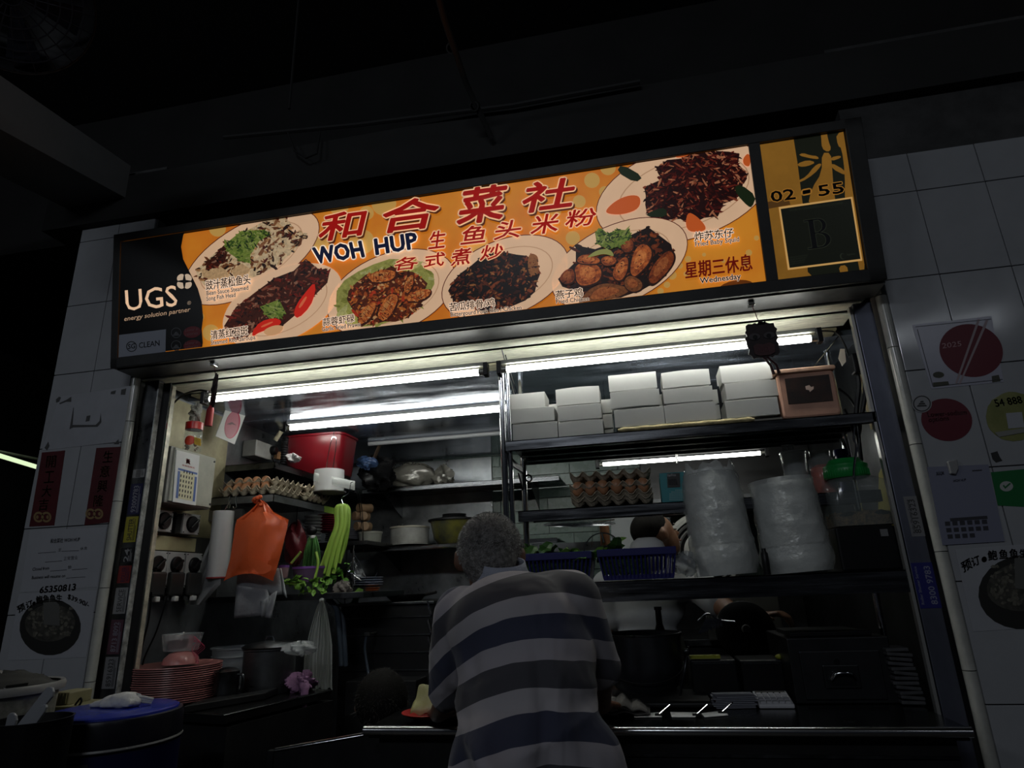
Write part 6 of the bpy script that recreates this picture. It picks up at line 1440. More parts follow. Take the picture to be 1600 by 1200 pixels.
# stove block, pan and drawer handles
t = T('work_cabinet', 'tall dark steel cabinet with small chrome catches left of the man', 'cabinet', (-1.2, 3.1, 0))
xa, xb = PY(590, 940, 2.9).x, PY(676, 940, 2.9).x; zc_ = PY(640, 940, 2.9).z
MB().box((xa-.18, 2.9, .05), (xb, 3.5, zc_-.012)).build('body', SOOT, t); MB().box((xa-.20, 2.885, zc_-.012), (xb+.01, 3.5, zc_)).build('worktop', DSTEEL, t, bev=.002)
for k, py in enumerate((948, 976, 1003, 1031)):
    q = PY(668, py-8, 2.88); q2 = PY(673, py+12, 2.88)
    MB().tube([q+V3((0, .02, 0)), q, q2, q2+V3((0, .02, 0))], .0045, 8).build('catch', CHROME, t, smooth=True)
    z = PY(630, py+16, 2.9).z; MB().box((xa-.16, 2.894, z-.002), (xb-.01, 2.9, z+.002)).build('drawer_gap', DSTEEL, t)
q = PZ(628, 938, zc_+.002); q = V3((q.x, 3.06, zc_+.001)); q.x = PY(628, 930, 3.0).x
m = MB(); m.lathe([(.001, 0), (.07, 0), (.10, .028), (.102, .030), (.07, .004), (.001, .003)], q, 28); m.tube([q+V3((.09, 0, .025)), q+V3((.16, -.03, .035))], .007, 8); m.build('frying_pan', SOOT, None, smooth=True, label='black frying pan on the dark work cabinet', cat='pan')
m = MB(); m.box((PY(540, 1062, 2.74).x, 2.74, .1), (PY(650, 1062, 2.74).x, 2.88, PY(600, 1064, 2.74).z)); m.build('low_cabinet', SOOT, None, bev=.003, label='low black cabinet edge behind the counter gate', cat='cabinet')
# ---------------- white fittings behind the rack
m = MB(); m.prism([PY(955, 808, 3.35), PY(1048, 808, 3.35), PY(1048, 850, 3.35), PY(955, 862, 3.35)], (0, .3, 0)); m.build('white_fridge_side', mat('dull_white_panel', (.30, .32, .33), .5), None, label='dull white fridge side behind the cook', cat='fridge')
q = PY(1100, 862, 3.25); t = T('wall_fan', 'round white and black wall fan behind the cook', 'fan', q); Rw = Euler((PI/2, 0, 0)).to_matrix()
MB().lathe([(.17, 0), (.185, .01), (.17, .03), (.155, .03)], q, 40, Rw).build('outer_ring', mat('fan_white', (.40, .40, .38), .4), t, smooth=True)
MB().lathe([(.155, .0), (.001, .0)], q, 32, Rw).build('back_plate', BLACK, t)
for r in (.135, .11): MB().lathe([(r, .015), (r+.008, .022), (r+.014, .015), (r+.008, .008)], q, 36, Rw).build('guard_ring', mat('fan_grey', (.16, .16, .16), .4), t, smooth=True)
MB().lathe([(.085, .02), (.095, .035), (.08, .045), (.06, .045)], q, 32, Rw).build('inner_ring', MATS['fan_white'], t, smooth=True)
MB().lathe([(.055, .03), (.060, .06), (.045, .075), (.02, .078), (.001, .078)], q, 28, Rw).build('motor_cap', mat('fan_cream', (.48, .47, .36), .4), t, smooth=True)
q = PY(945, 836, 3.0); m = MB(); m.cyl((q.x, 3.0, PY(945, 822, 3).z), (q.x, 3.0, PY(945, 852, 3).z), .022, n=14); m.build('wooden_post', mat('brown_wood', (.18, .075, .03), .5), None, smooth=True, label='short brown wooden cylinder behind the wire strainer', cat='cylinder')
q = PY(905, 815, 2.9); t = T('hanging_wok_lid', 'flat steel lid hanging low under the middle rack shelf', 'lid', q)
MB().lathe([(.001, .012), (.12, .008), (.155, 0), (.158, -.003), (.12, .003), (.001, .006)], PY(905, 818, 2.8), 36, Euler((.15, .04, 0)).to_matrix()).build('lid', STEEL, t, smooth=True)
MB().tube([PY(885, 822, 2.75), PY(960, 812, 2.75)], .003, 6).build('rod', CHROME, t)
m = MB(); a, b = PY(800, 862, 3.2), PY(960, 835, 3.2); m.box((a.x, 3.2, a.z-.01), (b.x, 3.24, a.z+.03)); m.box((a.x, 3.24, a.z), (a.x+.02, 3.945, a.z+.02)); m.box((b.x-.02, 3.24, a.z), (b.x, 3.945, a.z+.02)); m.build('back_rail', DSTEEL, None, label='dark steel rail on the green tiles behind the greens', cat='rail')
# back worktop that hides the lower wall
t = T('stove_range', 'black cooking range along the back of the kitchen', 'range', (0, 3.6, 0))
MB().box((-.55, 3.3, .02), (.84, 3.92, 1.0)).build('body', SOOT, t); MB().box((-.58, 3.28, 1.0), (.842, 3.92, 1.03)).build('worktop', DSTEEL, t, bev=.003)
MB().box((-.58, 3.90, 1.03), (.842, 3.935, 1.30)).build('splashback', mat('greasy_steel', (.05, .052, .055), .4, .8, var=.4, vs=5), t)

# ================================================================ ON THE COUNTER
def onk(px, py): return PZ(px, py, ZK+.001)
# big steel mixing pot
yp = 2.36; x0, x1 = PY(944, 1000, yp).x, PY(1064, 1000, yp).x; r_ = (x1-x0)/2; c = V3(((x0+x1)/2, yp+.0, ZK+.001)); H = PY(1004, 992, yp-r_*.3).z-ZK
x0, x1 = PY(944, 1000, yp).x, PY(1064, 1000, yp).x
t = T('mixing_pot', 'big dull steel pot with a wire bail on the counter in front of the cook', 'pot', c)
MB().lathe([(.001, 0), (r_*.65, 0), (r_*.82, H*.15), (r_*.95, H*.5), (r_, H*.93), (r_*1.02, H*.97), (r_*1.02, H), (r_*.97, H), (r_*.93, H*.6), (.001, H*.5)], c, 48).build('body', mat('dull_pot', (.10, .105, .12), .38, .9, var=.25, vs=5), t, smooth=True)
MB().lathe([(r_*.99, H-.006), (r_*1.035, H-.002), (r_*1.035, H+.003), (r_*.99, H+.004)], c, 48).build('rim', DSTEEL, t, smooth=True)
MB().tube([c+V3((r_*1.0*math.cos(a), -r_*.98*abs(math.sin(a))-.002, H*.52-.05*abs(math.sin(a)))) for a in [PI+PI*i/20 for i in range(21)]], .002, 5).build('bail', SOOT, t)
# dark bottle standing in the pot
q = PY(1032, 985, 2.42); zt_ = PY(1032, 950, 2.42).z
m = MB(); m.lathe([(.001, 0), (.030, 0), (.032, .01), (.032, zt_-ZK-.13), (.012, zt_-ZK-.06), (.011, zt_-ZK-.012), (.014, zt_-ZK-.012), (.014, zt_-ZK), (.001, zt_-ZK)], (q.x, 2.53, ZK+.001), 20); m.build('sauce_bottle', mat('dark_glass', (.006, .005, .004), .12), None, smooth=True, label='tall dark sauce bottle standing behind the mixing pot rim', cat='bottle')
# grey cloth
CLG = mat('grey_cloth', (.13, .125, .12), .9, bump=.5, bs=60, var=.2, vs=14)
q = onk(975, 1112); t = T('grey_cloth', 'folded grey cloth lying in front of the mixing pot', 'cloth', q)
for k, (dx, dz, w_) in enumerate(((0, .012, .075), (.01, .028, .06), (-.01, .042, .042))):
    rows = []
    for i in range(9):
        v = i/8; rows.append([V3((q.x+dx+w_*(2*j/16-1), 1.975+.13*v, ZK+.004+(dz+.006*math.sin(j*.9+k*2+v*2))*math.sin(PI*(.06+.88*j/16))**.5*math.sin(PI*(.1+.8*v))**.5)) for j in range(17)])
    m = MB(); m.grid(rows); m.build('fold', CLG, t, smooth=True, solid=.004)
m = MB(); q0 = onk(950, 1118); m.box((PZ(945, 1110, ZK).x, 2.10, ZK+.001), (PZ(1105, 1110, ZK).x+.02, 2.35, ZK+.016)); m.build('serving_tray', SOOT, None, bev=.005, label='dark serving tray under the mixing pot', cat='tray')
# order slips with pens
for k, (q, lb) in enumerate(((((990, 1114), (1034, 1114), (1034, 1121), (991, 1121)), 'leftmost of the three'), (((1047, 1113), (1093, 1114), (1086, 1121), (1050, 1121)), 'middle one of the three'), (((1096, 1115), (1133, 1110), (1138, 1118), (1101, 1121)), 'rightmost of the three'))):
    t = T('order_slip', 'white order slip on the counter edge under a clip, %s' % lb, 'slip', PZ(*q[0], ZK+.001), 'order slips on the counter')
    MB().prism([PZ(x, y, ZK+.0015) for x, y in q], (0, 0, .0012)).build('paper', PAPER, t)
    a = PZ(q[1][0]-4, q[1][1]+2, ZK+.006); 
    MB().tube([a, a+V3((.032, .02, .020))], .0022, 6).build('clip_arm', CHROME, t); MB().box(tuple(a-V3((.012, .004, .004))), tuple(a+V3((.012, .010, .001)))).build('clip', BLACK, t, bev=.001)
# stack of folded bills
t = T('paper_stack', 'loose stack of folded grey papers beside the calculator', 'papers', onk(1150, 1105))
c = PZ(1149, 1108, ZK)
for k in range(7): 
    R_z = rnd.uniform(-.12, .12); MB().box((c.x-.055+rnd.uniform(-.006, .006), c.y, ZK+.002+k*.0045), (c.x+.060+rnd.uniform(-.006, .006), c.y+.085, ZK+.0045+k*.0045), Matrix.Rotation(R_z, 3, 'Z')).build('paper', mat('grey_paper', (.30, .31, .36), .7), t)
# calculator
pa, pb = PZ(1187, 1108, ZK), PZ(1243, 1108, ZK); w_ = pb.x-pa.x; t = T('calculator', 'white desk calculator with big keys on the counter', 'calculator', ((pa.x+pb.x)/2, pa.y+.07, ZK))
cx0, cx1, cy0 = pa.x, pb.x, pa.y; dep = .105; sl = .020
m = MB(); m.hexa([(cx0, cy0, ZK+.001), (cx1, cy0, ZK+.001), (cx1, cy0+dep, ZK+.001), (cx0, cy0+dep, ZK+.001)], [(cx0, cy0, ZK+.012), (cx1, cy0, ZK+.012), (cx1, cy0+dep, ZK+.012+sl), (cx0, cy0+dep, ZK+.012+sl)])
CALM = mat('calculator_white', (.74, .74, .78), .4); m.build('body', CALM, t, bev=.003)
def cq(u, v, o=0): return V3((cx0+(cx1-cx0)*u, cy0+dep*v, ZK+.012+sl*v+o))
m = MB(); m.hexa([cq(.06, .80), cq(.94, .80), cq(.94, .93), cq(.06, .93)], [cq(.06, .80, .002), cq(.94, .80, .002), cq(.94, .93, .002), cq(.06, .93, .002)]); m.build('display', BLACK, t)
for i in range(5):
    for j in range(4):
        u0, v0 = .06+i*.178, .06+j*.18; m = MB(); m.hexa([cq(u0, v0), cq(u0+.15, v0), cq(u0+.15, v0+.14), cq(u0, v0+.14)], [cq(u0+.01, v0+.01, .005), cq(u0+.14, v0+.01, .005), cq(u0+.14, v0+.13, .005), cq(u0+.01, v0+.13, .005)]); m.build('key', mat('key_grey', (.55, .55, .58), .4), t)
# steel cash box
yc_ = 2.16; a, b = PY(1232, 1090, yc_), PY(1402, 1090, yc_); zt_ = PY(1310, 996, yc_).z
t = T('steel_cash_box', 'dark stainless box with a framed door and recessed handle at the counter end', 'cash box', ((a.x+b.x)/2, 2.3, ZK))
x0, x1 = PY(1236, 1045, yc_).x, PY(1398, 1045, yc_).x; zb0 = ZK+.001
CBM = mat('cash_box_steel', (.075, .077, .08), .36, .95, var=.3, vs=4)
MB().box((x0, yc_, zb0), (x1, 2.50, zt_)).build('body', CBM, t, bev=.003)
MB().box((x0+.028, yc_-.008, zb0+.012), (x1-.035, yc_, zt_-.036)).build('door', mat('cash_door', (.10, .10, .105), .34, .95, var=.25, vs=3), t, bev=.002)
xm = (x0+x1)/2-.004; zm = (zb0+zt_)/2-.018
MB().box((xm-.052, yc_-.014, zm-.030), (xm+.046, yc_-.008, zm+.034)).build('handle_plate', CBM, t, bev=.003)
MB().box((xm-.036, yc_-.0155, zm-.020), (xm+.032, yc_-.0135, zm+.012)).build('recess', BLACK, t, bev=.002)
MB().tube(spl([V3((xm-.034, yc_-.016, zm-.006)), V3((xm-.02, yc_-.026, zm+.012)), V3((xm+.015, yc_-.028, zm+.014)), V3((xm+.032, yc_-.016, zm-.004))], 5), .0055, 8).build('pull', CHROME, t, smooth=True)
MB().cyl((xm-.010, yc_-.0095, zt_-.066), (xm-.010, yc_-.006, zt_-.066), .009, n=14).build('keyhole', BLACK, t)
MB().cyl((x0+.030, yc_-.012, zt_-.038), (x0+.030, yc_-.008, zt_-.038), .003, n=8).build('rivet', CHROME, t)
q = PY(1345, 985, 2.25)
m = MB(); m.prism([(x0+.02, 2.2, zt_+.001), (x1-.03, 2.2, zt_+.001), (x1-.05, 2.42, zt_+.001), (x0+.02, 2.42, zt_+.001)], (0, 0, .012)); m.build('black_folder', BLACK, None, bev=.002, label='flat black folder lying on top of the steel cash box', cat='folder')
# bag of napkins
q = PY(1425, 1088, 2.15); t = T('napkin_bundle', 'bundle of wrapped paper napkins between the cash box and the rail', 'napkins', (q.x, 2.18, ZK))
for k in range(12):
    MB().box((q.x-.036+rnd.uniform(-.004, .004)-.001*k, 2.13, ZK+.003+k*.0125), (q.x+.026+rnd.uniform(-.004, .004)-.001*k, 2.22, ZK+.012+k*.0125), Euler((0, rnd.uniform(-.05, .12), rnd.uniform(-.1, .1))).to_matrix()).build('napkin', mat('napkin', (.085, .085, .09), .7, var=.2, vs=20), t, bev=.002)
# black sauce caddies, lids and strips behind the counter front
m = MB()
t = T('black_caddies', 'pair of black box dispensers with a yellow-green strip on top', 'dispenser', PY(1120, 1075, 2.3))
for px0, px1 in ((1078, 1150), (1156, 1222)):
    a, b = PY(px0, 1032, 2.3), PY(px1, 1032, 2.3); MB().box((a.x, 2.3, ZK+.001), (b.x, 2.45, a.z)).build('dispenser_box', BLACK, t, bev=.005)
    MB().box((a.x+.01, 2.297, a.z-.012), (b.x-.01, 2.30, a.z-.006)).build('edge_line', DSTEEL, t)
a, b = PY(1078, 1028, 2.30), PY(1126, 1028, 2.30)
MB().box((a.x, 2.305, a.z-.004), (b.x, 2.33, a.z+.006)).build('yellow_strip', mat('yellow_green', (.34, .36, .03), .5), t)
MB().ell(PY(1218, 1026, 2.31), (.014, .01, .008), 10, 6).build('yellow_scrap', MATS['yellow_green'], t, smooth=True)
m = MB(); q = PY(1165, 985, 2.55); Rk = Euler((1.3, 0, 0)).to_matrix(); m.lathe([(.001, .01), (.05, .008), (.10, 0), (.105, -.004)], q, 32, Rk); t = T('black_wok_lid', 'round black wok lid with a grey knob leaning behind the dispensers', 'lid', q); m.build('lid', BLACK, t, smooth=True)
MB().lathe([(.012, .008), (.016, .02), (.012, .028), (.001, .028)], q, 18, Rk).build('knob', mat('grey_knob', (.12, .12, .12), .4), t, smooth=True)
m = MB(); q = PY(1112, 975, 2.5)
for k in range(7): m.prism([q+V3((-.05+k*.013, 0, -.03+.004*k)), q+V3((-.042+k*.013, 0, -.034+.004*k)), q+V3((-.010+k*.008, .0, .018)), q+V3((-.016+k*.008, .0, .022))], (0, .003, 0))
m.tube(spl([q+V3((-.045, 0, .01)), q+V3((-.01, 0, .035)), q+V3((.03, 0, .012)), q+V3((.08, 0, .005))], 5), .004, 6)
m.build('slotted_spatula', STEEL, None, label='slotted steel spatula held out over the black dispensers', cat='spatula')
m = MB(); m.tube(spl([(1075, 1010, 2.28), (1070, 1045, 2.28), (1062, 1090, 2.22)]), .004, 8); m.ell(PY(1073, 1018, 2.27), (.012, .006, .010), 8, 6); m.build('tongs', DSTEEL, None, smooth=True, label='steel tongs leaning beside the mixing pot', cat='tongs')
m = MB(); q = PY(1230, 945, 3.1); m.box((PY(1100, 930, 3.2).x, 3.2, 1.03), (PY(1215, 930, 3.2).x, 3.25, PY(1160, 925, 3.2).z)); m.build('pale_cabinet', mat('pale_metal', (.085, .085, .08), .5, .4), None, bev=.004, label='dull pale metal cabinet behind the cook’s forearm', cat='cabinet')
# red plate with lettuce beside the man
q = PZ(684, 1114, ZK+.002); 
t = T('red_plate', 'red melamine plate on the counter beside the man’s left elbow', 'plate', (q.x, 1.96, ZK+.001)); c = V3((PY(668, 1110, 1.93).x, 1.965, ZK+.001))
MB().lathe([(.001, .002), (.05, 0), (.055, .004), (.084, .016), (.087, .019), (.083, .020), (.054, .008), (.001, .006)], c, 40).build('dish', mat('red_plate', (.46, .02, .015), .3), t, smooth=True)
LM = mat('lettuce', (.52, .50, .30), .5, col2=(.40, .40, .14), vs=12)
lt = T('lettuce_leaf', 'crinkled pale lettuce leaf on the red plate', 'lettuce', c)
for k in range(4):
    rows = []; 
    for i in range(11):
        v = i/10; rows.append([c+V3(((-.055+.030*k*.6)+(.075*u)*(.4+.8*math.sin(PI*min(1, v+.15))), -.030+.05*v+.010*k, .016+.072*math.sin(PI*v*.6)*math.sin(PI*(.12+.7*u))+.004*math.sin(u*9+v*5+k)+.002*math.sin(v*13+k))) for u in [j/14 for j in range(15)]])
    m = MB(); m.grid(rows); m.build('leaf', LM, lt, smooth=True, solid=.0012)

# ================================================================ HANGING CHARMS AND SIGN HOOKS
def charm(px, py, edge, label):
    y = 1.93; q = PY(px, py, y); t = T('lion_head_charm', label, 'charm', q)
    a = .95 if edge else 0
    R = Matrix.Rotation(-.80 if edge else 0, 3, 'Z')
    w_, h_ = .046, .058
    out = []
    for i in range(40):
        an = 2*PI*i/40; e = (abs(math.cos(an))**4+abs(math.sin(an))**4)**(-.25); j_ = 1+.06*math.sin(i*2.7)+.04*math.sin(i*5.1)
        out.append(V3((w_*e*math.cos(an)*j_, 0, h_*e*math.sin(an)*j_)))
    m = MB(); m.prism([q+R @ p for p in out], R @ V3((0, .007, 0))); m.build('head_plate', mat('charm_dark', (.018, .008, .010), .6, var=.4, vs=40), t)
    for s in (-1, 1):
        m = MB(); m.prism([q+R @ V3((s*.022+.017*math.cos(b), -.001, .012+.011*math.sin(b)+s*.0)) for b in [2*PI*i/14 for i in range(14)]], R @ V3((0, -.002, 0))); m.build('eye_patch', mat('charm_grey', (.06, .05, .055), .6), t)
        m = MB(); m.prism([q+R @ V3((s*.020+.007*math.cos(b), -.003, .010+.007*math.sin(b))) for b in [2*PI*i/12 for i in range(12)]], R @ V3((0, -.002, 0))); m.build('pupil', BLACK, t)
    m = MB(); m.prism([q+R @ V3((x, -.001, z)) for x, z in ((-.030, -.020), (-.018, -.012), (0, -.016), (.018, -.012), (.032, -.020), (.030, -.045), (.015, -.052), (-.014, -.052), (-.028, -.046))], R @ V3((0, -.003, 0))); m.build('red_mouth', mat('charm_red', (.06, .010, .014), .5), t)
    pl = Plane(q+R @ V3((0, -.0055, 0)), R @ V3((1, 0, 0)), (0, 0, 1)); m = MB(); vs, fs = glyphs('招财'); m.add([pl.at(-.018+v[0]*.018, -.040+v[1]*.018, .0) for v in vs], fs); m.build('lettering', mat('charm_pink', (.12, .03, .04), .5), t)
    m = MB(); m.prism([q+R @ V3((x, 0, z)) for x, z in ((-.006, .055), (0, .066), (.012, .058), (.02, .064), (.016, .05), (-.012, .05))], R @ V3((0, .005, 0))); m.build('crest', MATS['charm_dark'], t)
    top = PY(px-18 if not edge else px+2, 474 if not edge else 566, 1.93); top.z = 2.122; top.y = 1.93
    MB().tube([q+V3((0, .003, .06)), top], .0012, 5).build('string', mat('red_string', (.08, .01, .01), .7), t)
    MB().box((top.x-.010, 1.918, 2.108), (top.x+.010, 1.942, 2.123)).build('hook_clip', CHROME, t, bev=.002)
    if not edge:
        for dx, ex in ((-.005, .012), (.006, .028)): MB().tube([q+V3((dx, 0, -.055)), q+V3((ex, 0, -.085)), q+V3((ex+.004, 0, -.112))], [.003, .0042, .005], 7).build('tassel', mat('tassel_dark', (.035, .006, .010), .7), t)
    else:
        MB().tube([q+V3((0, 0, -.055)), q+V3((-.002, 0, -.07)), q+V3((-.004, 0, -.13))], [.006, .012, .013], 10).build('tassel', mat('tassel_red', (.36, .010, .012), .6), t, smooth=True)
charm(1191, 531, False, 'dark lion-head charm with twin tassels hanging before the right tube')
charm(333, 611, True, 'lion-head charm seen edge on with a red tassel at the left tube end')
# ================================================================ PEOPLE
def hand(p, d, up, s=1.0, side=1, curl=.5):
    """palm, four bent fingers and a thumb as capsules, pointing along d"""
    d = V3(d).normalized(); up = V3(up); up = (up-d*up.dot(d)).normalized(); lat = d.cross(up)*side; p = V3(p); out = []
    palm = p+d*.045*s
    for k in range(4):
        l = (k-1.5)*.019*s; out.append(('c', p+lat*l*.7, .013*s, p+d*.085*s+lat*l, .0115*s))
        L = (.070, .078, .072, .056)[k]*s; b = p+d*.085*s+lat*l; m1 = b+(d*math.cos(curl*.6)-up*math.sin(curl*.6))*L*.5; m2 = m1+(d*math.cos(curl*1.5)-up*math.sin(curl*1.5))*L*.5
        out += [('c', b, .0095*s, m1, .0085*s), ('c', m1, .0085*s, m2, .007*s)]
    t0 = p+d*.02*s-lat*.03*s; t1 = t0+(d*.7-lat*.7-up*.1)*.045*s; t2 = t1+(d*.95-lat*.1-up*.4)*.032*s
    out += [('c', t0, .013*s, t1, .010*s), ('c', t1, .010*s, t2, .008*s)]
    return out
def face(t, c, R, s, skin):
    """eyes, brows and lips on the far side of the head (facing -Y of frame R)"""
    for k in (-1, 1):
        m = MB(); m.ell(c+R @ V3((k*.030*s, -.078*s, .005*s)), (.012*s, .006*s, .007*s), 12, 8); m.build('eye', mat('eye_white', (.5, .5, .48), .3), t, smooth=True)
        m = MB(); m.ell(c+R @ V3((k*.030*s, -.084*s, .005*s)), (.005*s, .003*s, .005*s), 10, 6); m.build('iris', mat('iris', (.02, .01, .005), .2), t, smooth=True)
        m = MB(); m.tube([c+R @ V3((k*.016*s, -.086*s, .022*s)), c+R @ V3((k*.032*s, -.084*s, .027*s)), c+R @ V3((k*.045*s, -.074*s, .021*s))], .003*s, 6); m.build('eyebrow', mat('brow', (.05, .045, .04), .8), t, smooth=True)
    m = MB(); m.ell(c+R @ V3((0, -.082*s, -.045*s)), (.022*s, .008*s, .006*s), 12, 8); m.build('lips', mat('lips', (.22, .08, .06), .5), t, smooth=True)
def ear_prims(c, R, s, k):
    o = c+R @ V3((k*.078*s, .008*s, -.005*s)); return [('e', o, (.007*s, .016*s, .030*s), R), ('e', o+R @ V3((k*.008*s, .006*s, .004*s)), (.006*s, .012*s, .024*s), R)]
def head_prims(c, R, s):
    P = [('e', c+R @ V3((0, .010, .018))*s, (.076*s, .092*s, .086*s), R), ('e', c+R @ V3((0, -.028, -.035))*s, (.058*s, .058*s, .072*s), R), ('e', c+R @ V3((0, -.055, -.075))*s, (.030*s, .026*s, .022*s), R),
         ('c', c+R @ V3((0, -.080, .008))*s, .009*s, c+R @ V3((0, -.098, -.018))*s, .013*s)]
    return P+ear_prims(c, R, s, 1)+ear_prims(c, R, s, -1)

# ---- the customer seen from behind
man = T('person', 'grey-haired man in a striped polo shirt leaning on the counter, back turned', 'person', V3((-.25, 1.45, 0)))
hc = PY(766, 866, 1.62); hc.z += -.012
Rh = Euler((.20, 0, PI+.16)).to_matrix()     # faces away, towards the kitchen
neck0 = PY(789, 896, 1.575); 
shL, shR = PY(722, 962, 1.53), PY(893, 938, 1.53)
elL, elR = PY(703, 1092, 1.60), PY(936, 1045, 1.60)
haL = V3((PY(690, 1118, 1.84).x-.01, 1.84, ZK+.035)); haR = V3((elR.x-.02, 1.86, ZK+.05))
chest = PY(812, 985, 1.49); belly = PY(822, 1090, 1.45); pelv = PY(838, 1210, 1.42)
kL = V3((pelv.x-.10, 1.50, .50)); kR = V3((pelv.x+.11, 1.48, .50)); fL = V3((pelv.x-.12, 1.42, .07)); fR = V3((pelv.x+.14, 1.40, .07))
P = head_prims(hc, Rh, 1.0)
P += [('c', neck0+V3((0, .01, -.02)), .046, hc+V3((0, .0, -.05)), .052), ('c', neck0+V3((0, .01, -.05)), .045, chest+V3((0, .01, 0)), .07), ('c', shL+V3((.02, 0, -.02)), .04, shR+V3((-.02, 0, -.02)), .04), ('e', chest+V3((0, 0, -.02)), (.13, .08, .10)), ('e', belly, (.135, .095, .14)), ('e', pelv, (.135, .085, .11)),
      ('c', shL, .044, elL, .036), ('c', elL, .036, haL, .024), ('c', shR, .044, elR, .036), ('c', elR, .036, haR, .024),
      ('c', pelv+V3((-.08, 0, -.05)), .085, kL, .055), ('c', kL, .052, fL, .034), ('c', pelv+V3((.08, 0, -.05)), .085, kR, .055), ('c', kR, .052, fR, .034)]
P += hand(haL, (.25, 1, -.12), (0, 0, 1), .95, 1, .5)+hand(haR, (-.3, 1, -.15), (0, 0, 1), .95, -1, .6)
organic('body', P, [mat('old_skin', (.17, .085, .055), .5, var=.2, vs=25, sss=.03)], .0075, man, 3)
ht = MB()
face(man, hc, Rh, 1.0, None)
HAIR = mat('grey_hair', (.30, .29, .28), .75, col2=(.10, .095, .09), vs=90, bump=1, bs=260)
def hair_paint(p): return 0
P = [('e', hc+Rh @ V3((0, .014, .024)), (.081, .095, .088), Rh), ('e', hc+Rh @ V3((0, .045, -.012)), (.070, .062, .062), Rh), ('e', hc+Rh @ V3((0, .050, -.045)), (.052, .045, .036), Rh)]
organic('hair', P, [HAIR], .006, man, 3)
# cropped bristles
m = MB()
for k in range(5200):
    a = rnd.uniform(0, 2*PI); z = rnd.uniform(-.45, 1); ph = math.sqrt(max(0, 1-z*z)); n = V3((ph*math.cos(a), ph*math.sin(a), z))
    if n.y < -.35 and n.z < .35: continue
    b = hc+Rh @ V3((n.x*.081, .014+n.y*.096, .024+n.z*.088)); d = (Rh @ V3((n.x, n.y, n.z-.7))).normalized(); s_ = (d.cross(V3((rnd.uniform(-1, 1), rnd.uniform(-1, 1), rnd.uniform(-1, 1))))).normalized()*.0007
    m.add([b-s_*1.3, b+s_*1.3, b+(Rh @ n)*.0012+d*.0045], [(0, 1, 2)])
m.build('hair_bristles', mat('silver_hair', (.50, .50, .48), .5, col2=(.12, .12, .12), vs=30), man, kind='stuff')
# ear loop of a face mask
q = [PY(732, 872, 1.60), PY(740, 874, 1.575), PY(747, 890, 1.57), PY(749, 912, 1.585)]
MB().tube(spl(q, 5), .0022, 6).build('mask_loop', WHITEP, man, smooth=True)
MB().grid([[hc+Rh @ V3((.062*math.sin(a)*1.05, -.078*math.cos(a)-.012, z)) for a in [-1.0+2*i/12 for i in range(13)]] for z in (-.015, -.05, -.085)]).build('face_mask', mat('mask_white', (.5, .5, .5), .8), man, smooth=True, solid=.002)
# striped polo shirt
sh = bpy.data.materials.new('striped_jersey'); sh.use_nodes = True; nt = sh.node_tree; L = nt.links; b = nt.nodes['Principled BSDF']; b.inputs['Roughness'].default_value = .85
b.inputs['Sheen Weight'].default_value = .15
tc = nt.nodes.new('ShaderNodeTexCoord'); sx = nt.nodes.new('ShaderNodeSeparateXYZ'); L.new(tc.outputs['Object'], sx.inputs[0])
def mth(op, a, b_=None, c=None):
    n = nt.nodes.new('ShaderNodeMath'); n.operation = op
    for i, v in enumerate((a, b_, c)):
        if v is None: continue
        if isinstance(v, (int, float)): n.inputs[i].default_value = v
        else: L.new(v, n.inputs[i])
    return n.outputs[0]
dx = mth('SUBTRACT', sx.outputs[0], .07); dx2 = mth('MULTIPLY', dx, dx); zz_ = mth('ADD', sx.outputs[2], mth('MULTIPLY', dx2, 1.45))
nz = nt.nodes.new('ShaderNodeTexNoise'); nz.inputs['Scale'].default_value = 7; L.new(tc.outputs['Object'], nz.inputs['Vector'])
zz_ = mth('ADD', zz_, mth('MULTIPLY', mth('SUBTRACT', nz.outputs[0], .5), .018))
fr_ = mth('FRACT', mth('MULTIPLY', mth('ADD', zz_, .078), 1/.174)); cr = nt.nodes.new('ShaderNodeValToRGB'); cr.color_ramp.interpolation = 'CONSTANT'
els = cr.color_ramp.elements; els[0].position = 0; els[0].color = (.038, .043, .078, 1); els[1].position = .27; els[1].color = (.38, .36, .38, 1)
for p_, c_ in ((.50, (.058, .057, .068, 1)), (.77, (.35, .33, .36, 1))): e = els.new(p_); e.color = c_
L.new(fr_, cr.inputs[0]); L.new(cr.outputs[0], b.inputs['Base Color'])
bp = nt.nodes.new('ShaderNodeBump'); bp.inputs['Strength'].default_value = .9; bp.inputs['Distance'].default_value = .035
n3 = nt.nodes.new('ShaderNodeTexNoise'); n3.inputs['Scale'].default_value = 5; n3.inputs['Detail'].default_value = 2; n3.inputs['Distortion'].default_value = 1.2; mp = nt.nodes.new('ShaderNodeMapping'); mp.inputs['Rotation'].default_value = (0, .6, 0); mp.inputs['Scale'].default_value = (1, 1, .45)
L.new(tc.outputs['Object'], mp.inputs[0]); L.new(mp.outputs[0], n3.inputs['Vector']); L.new(n3.outputs[0], bp.inputs['Height']); L.new(bp.outputs[0], b.inputs['Normal'])
slL = shL.lerp(elL, .93); slR = shR.lerp(elR, .97)
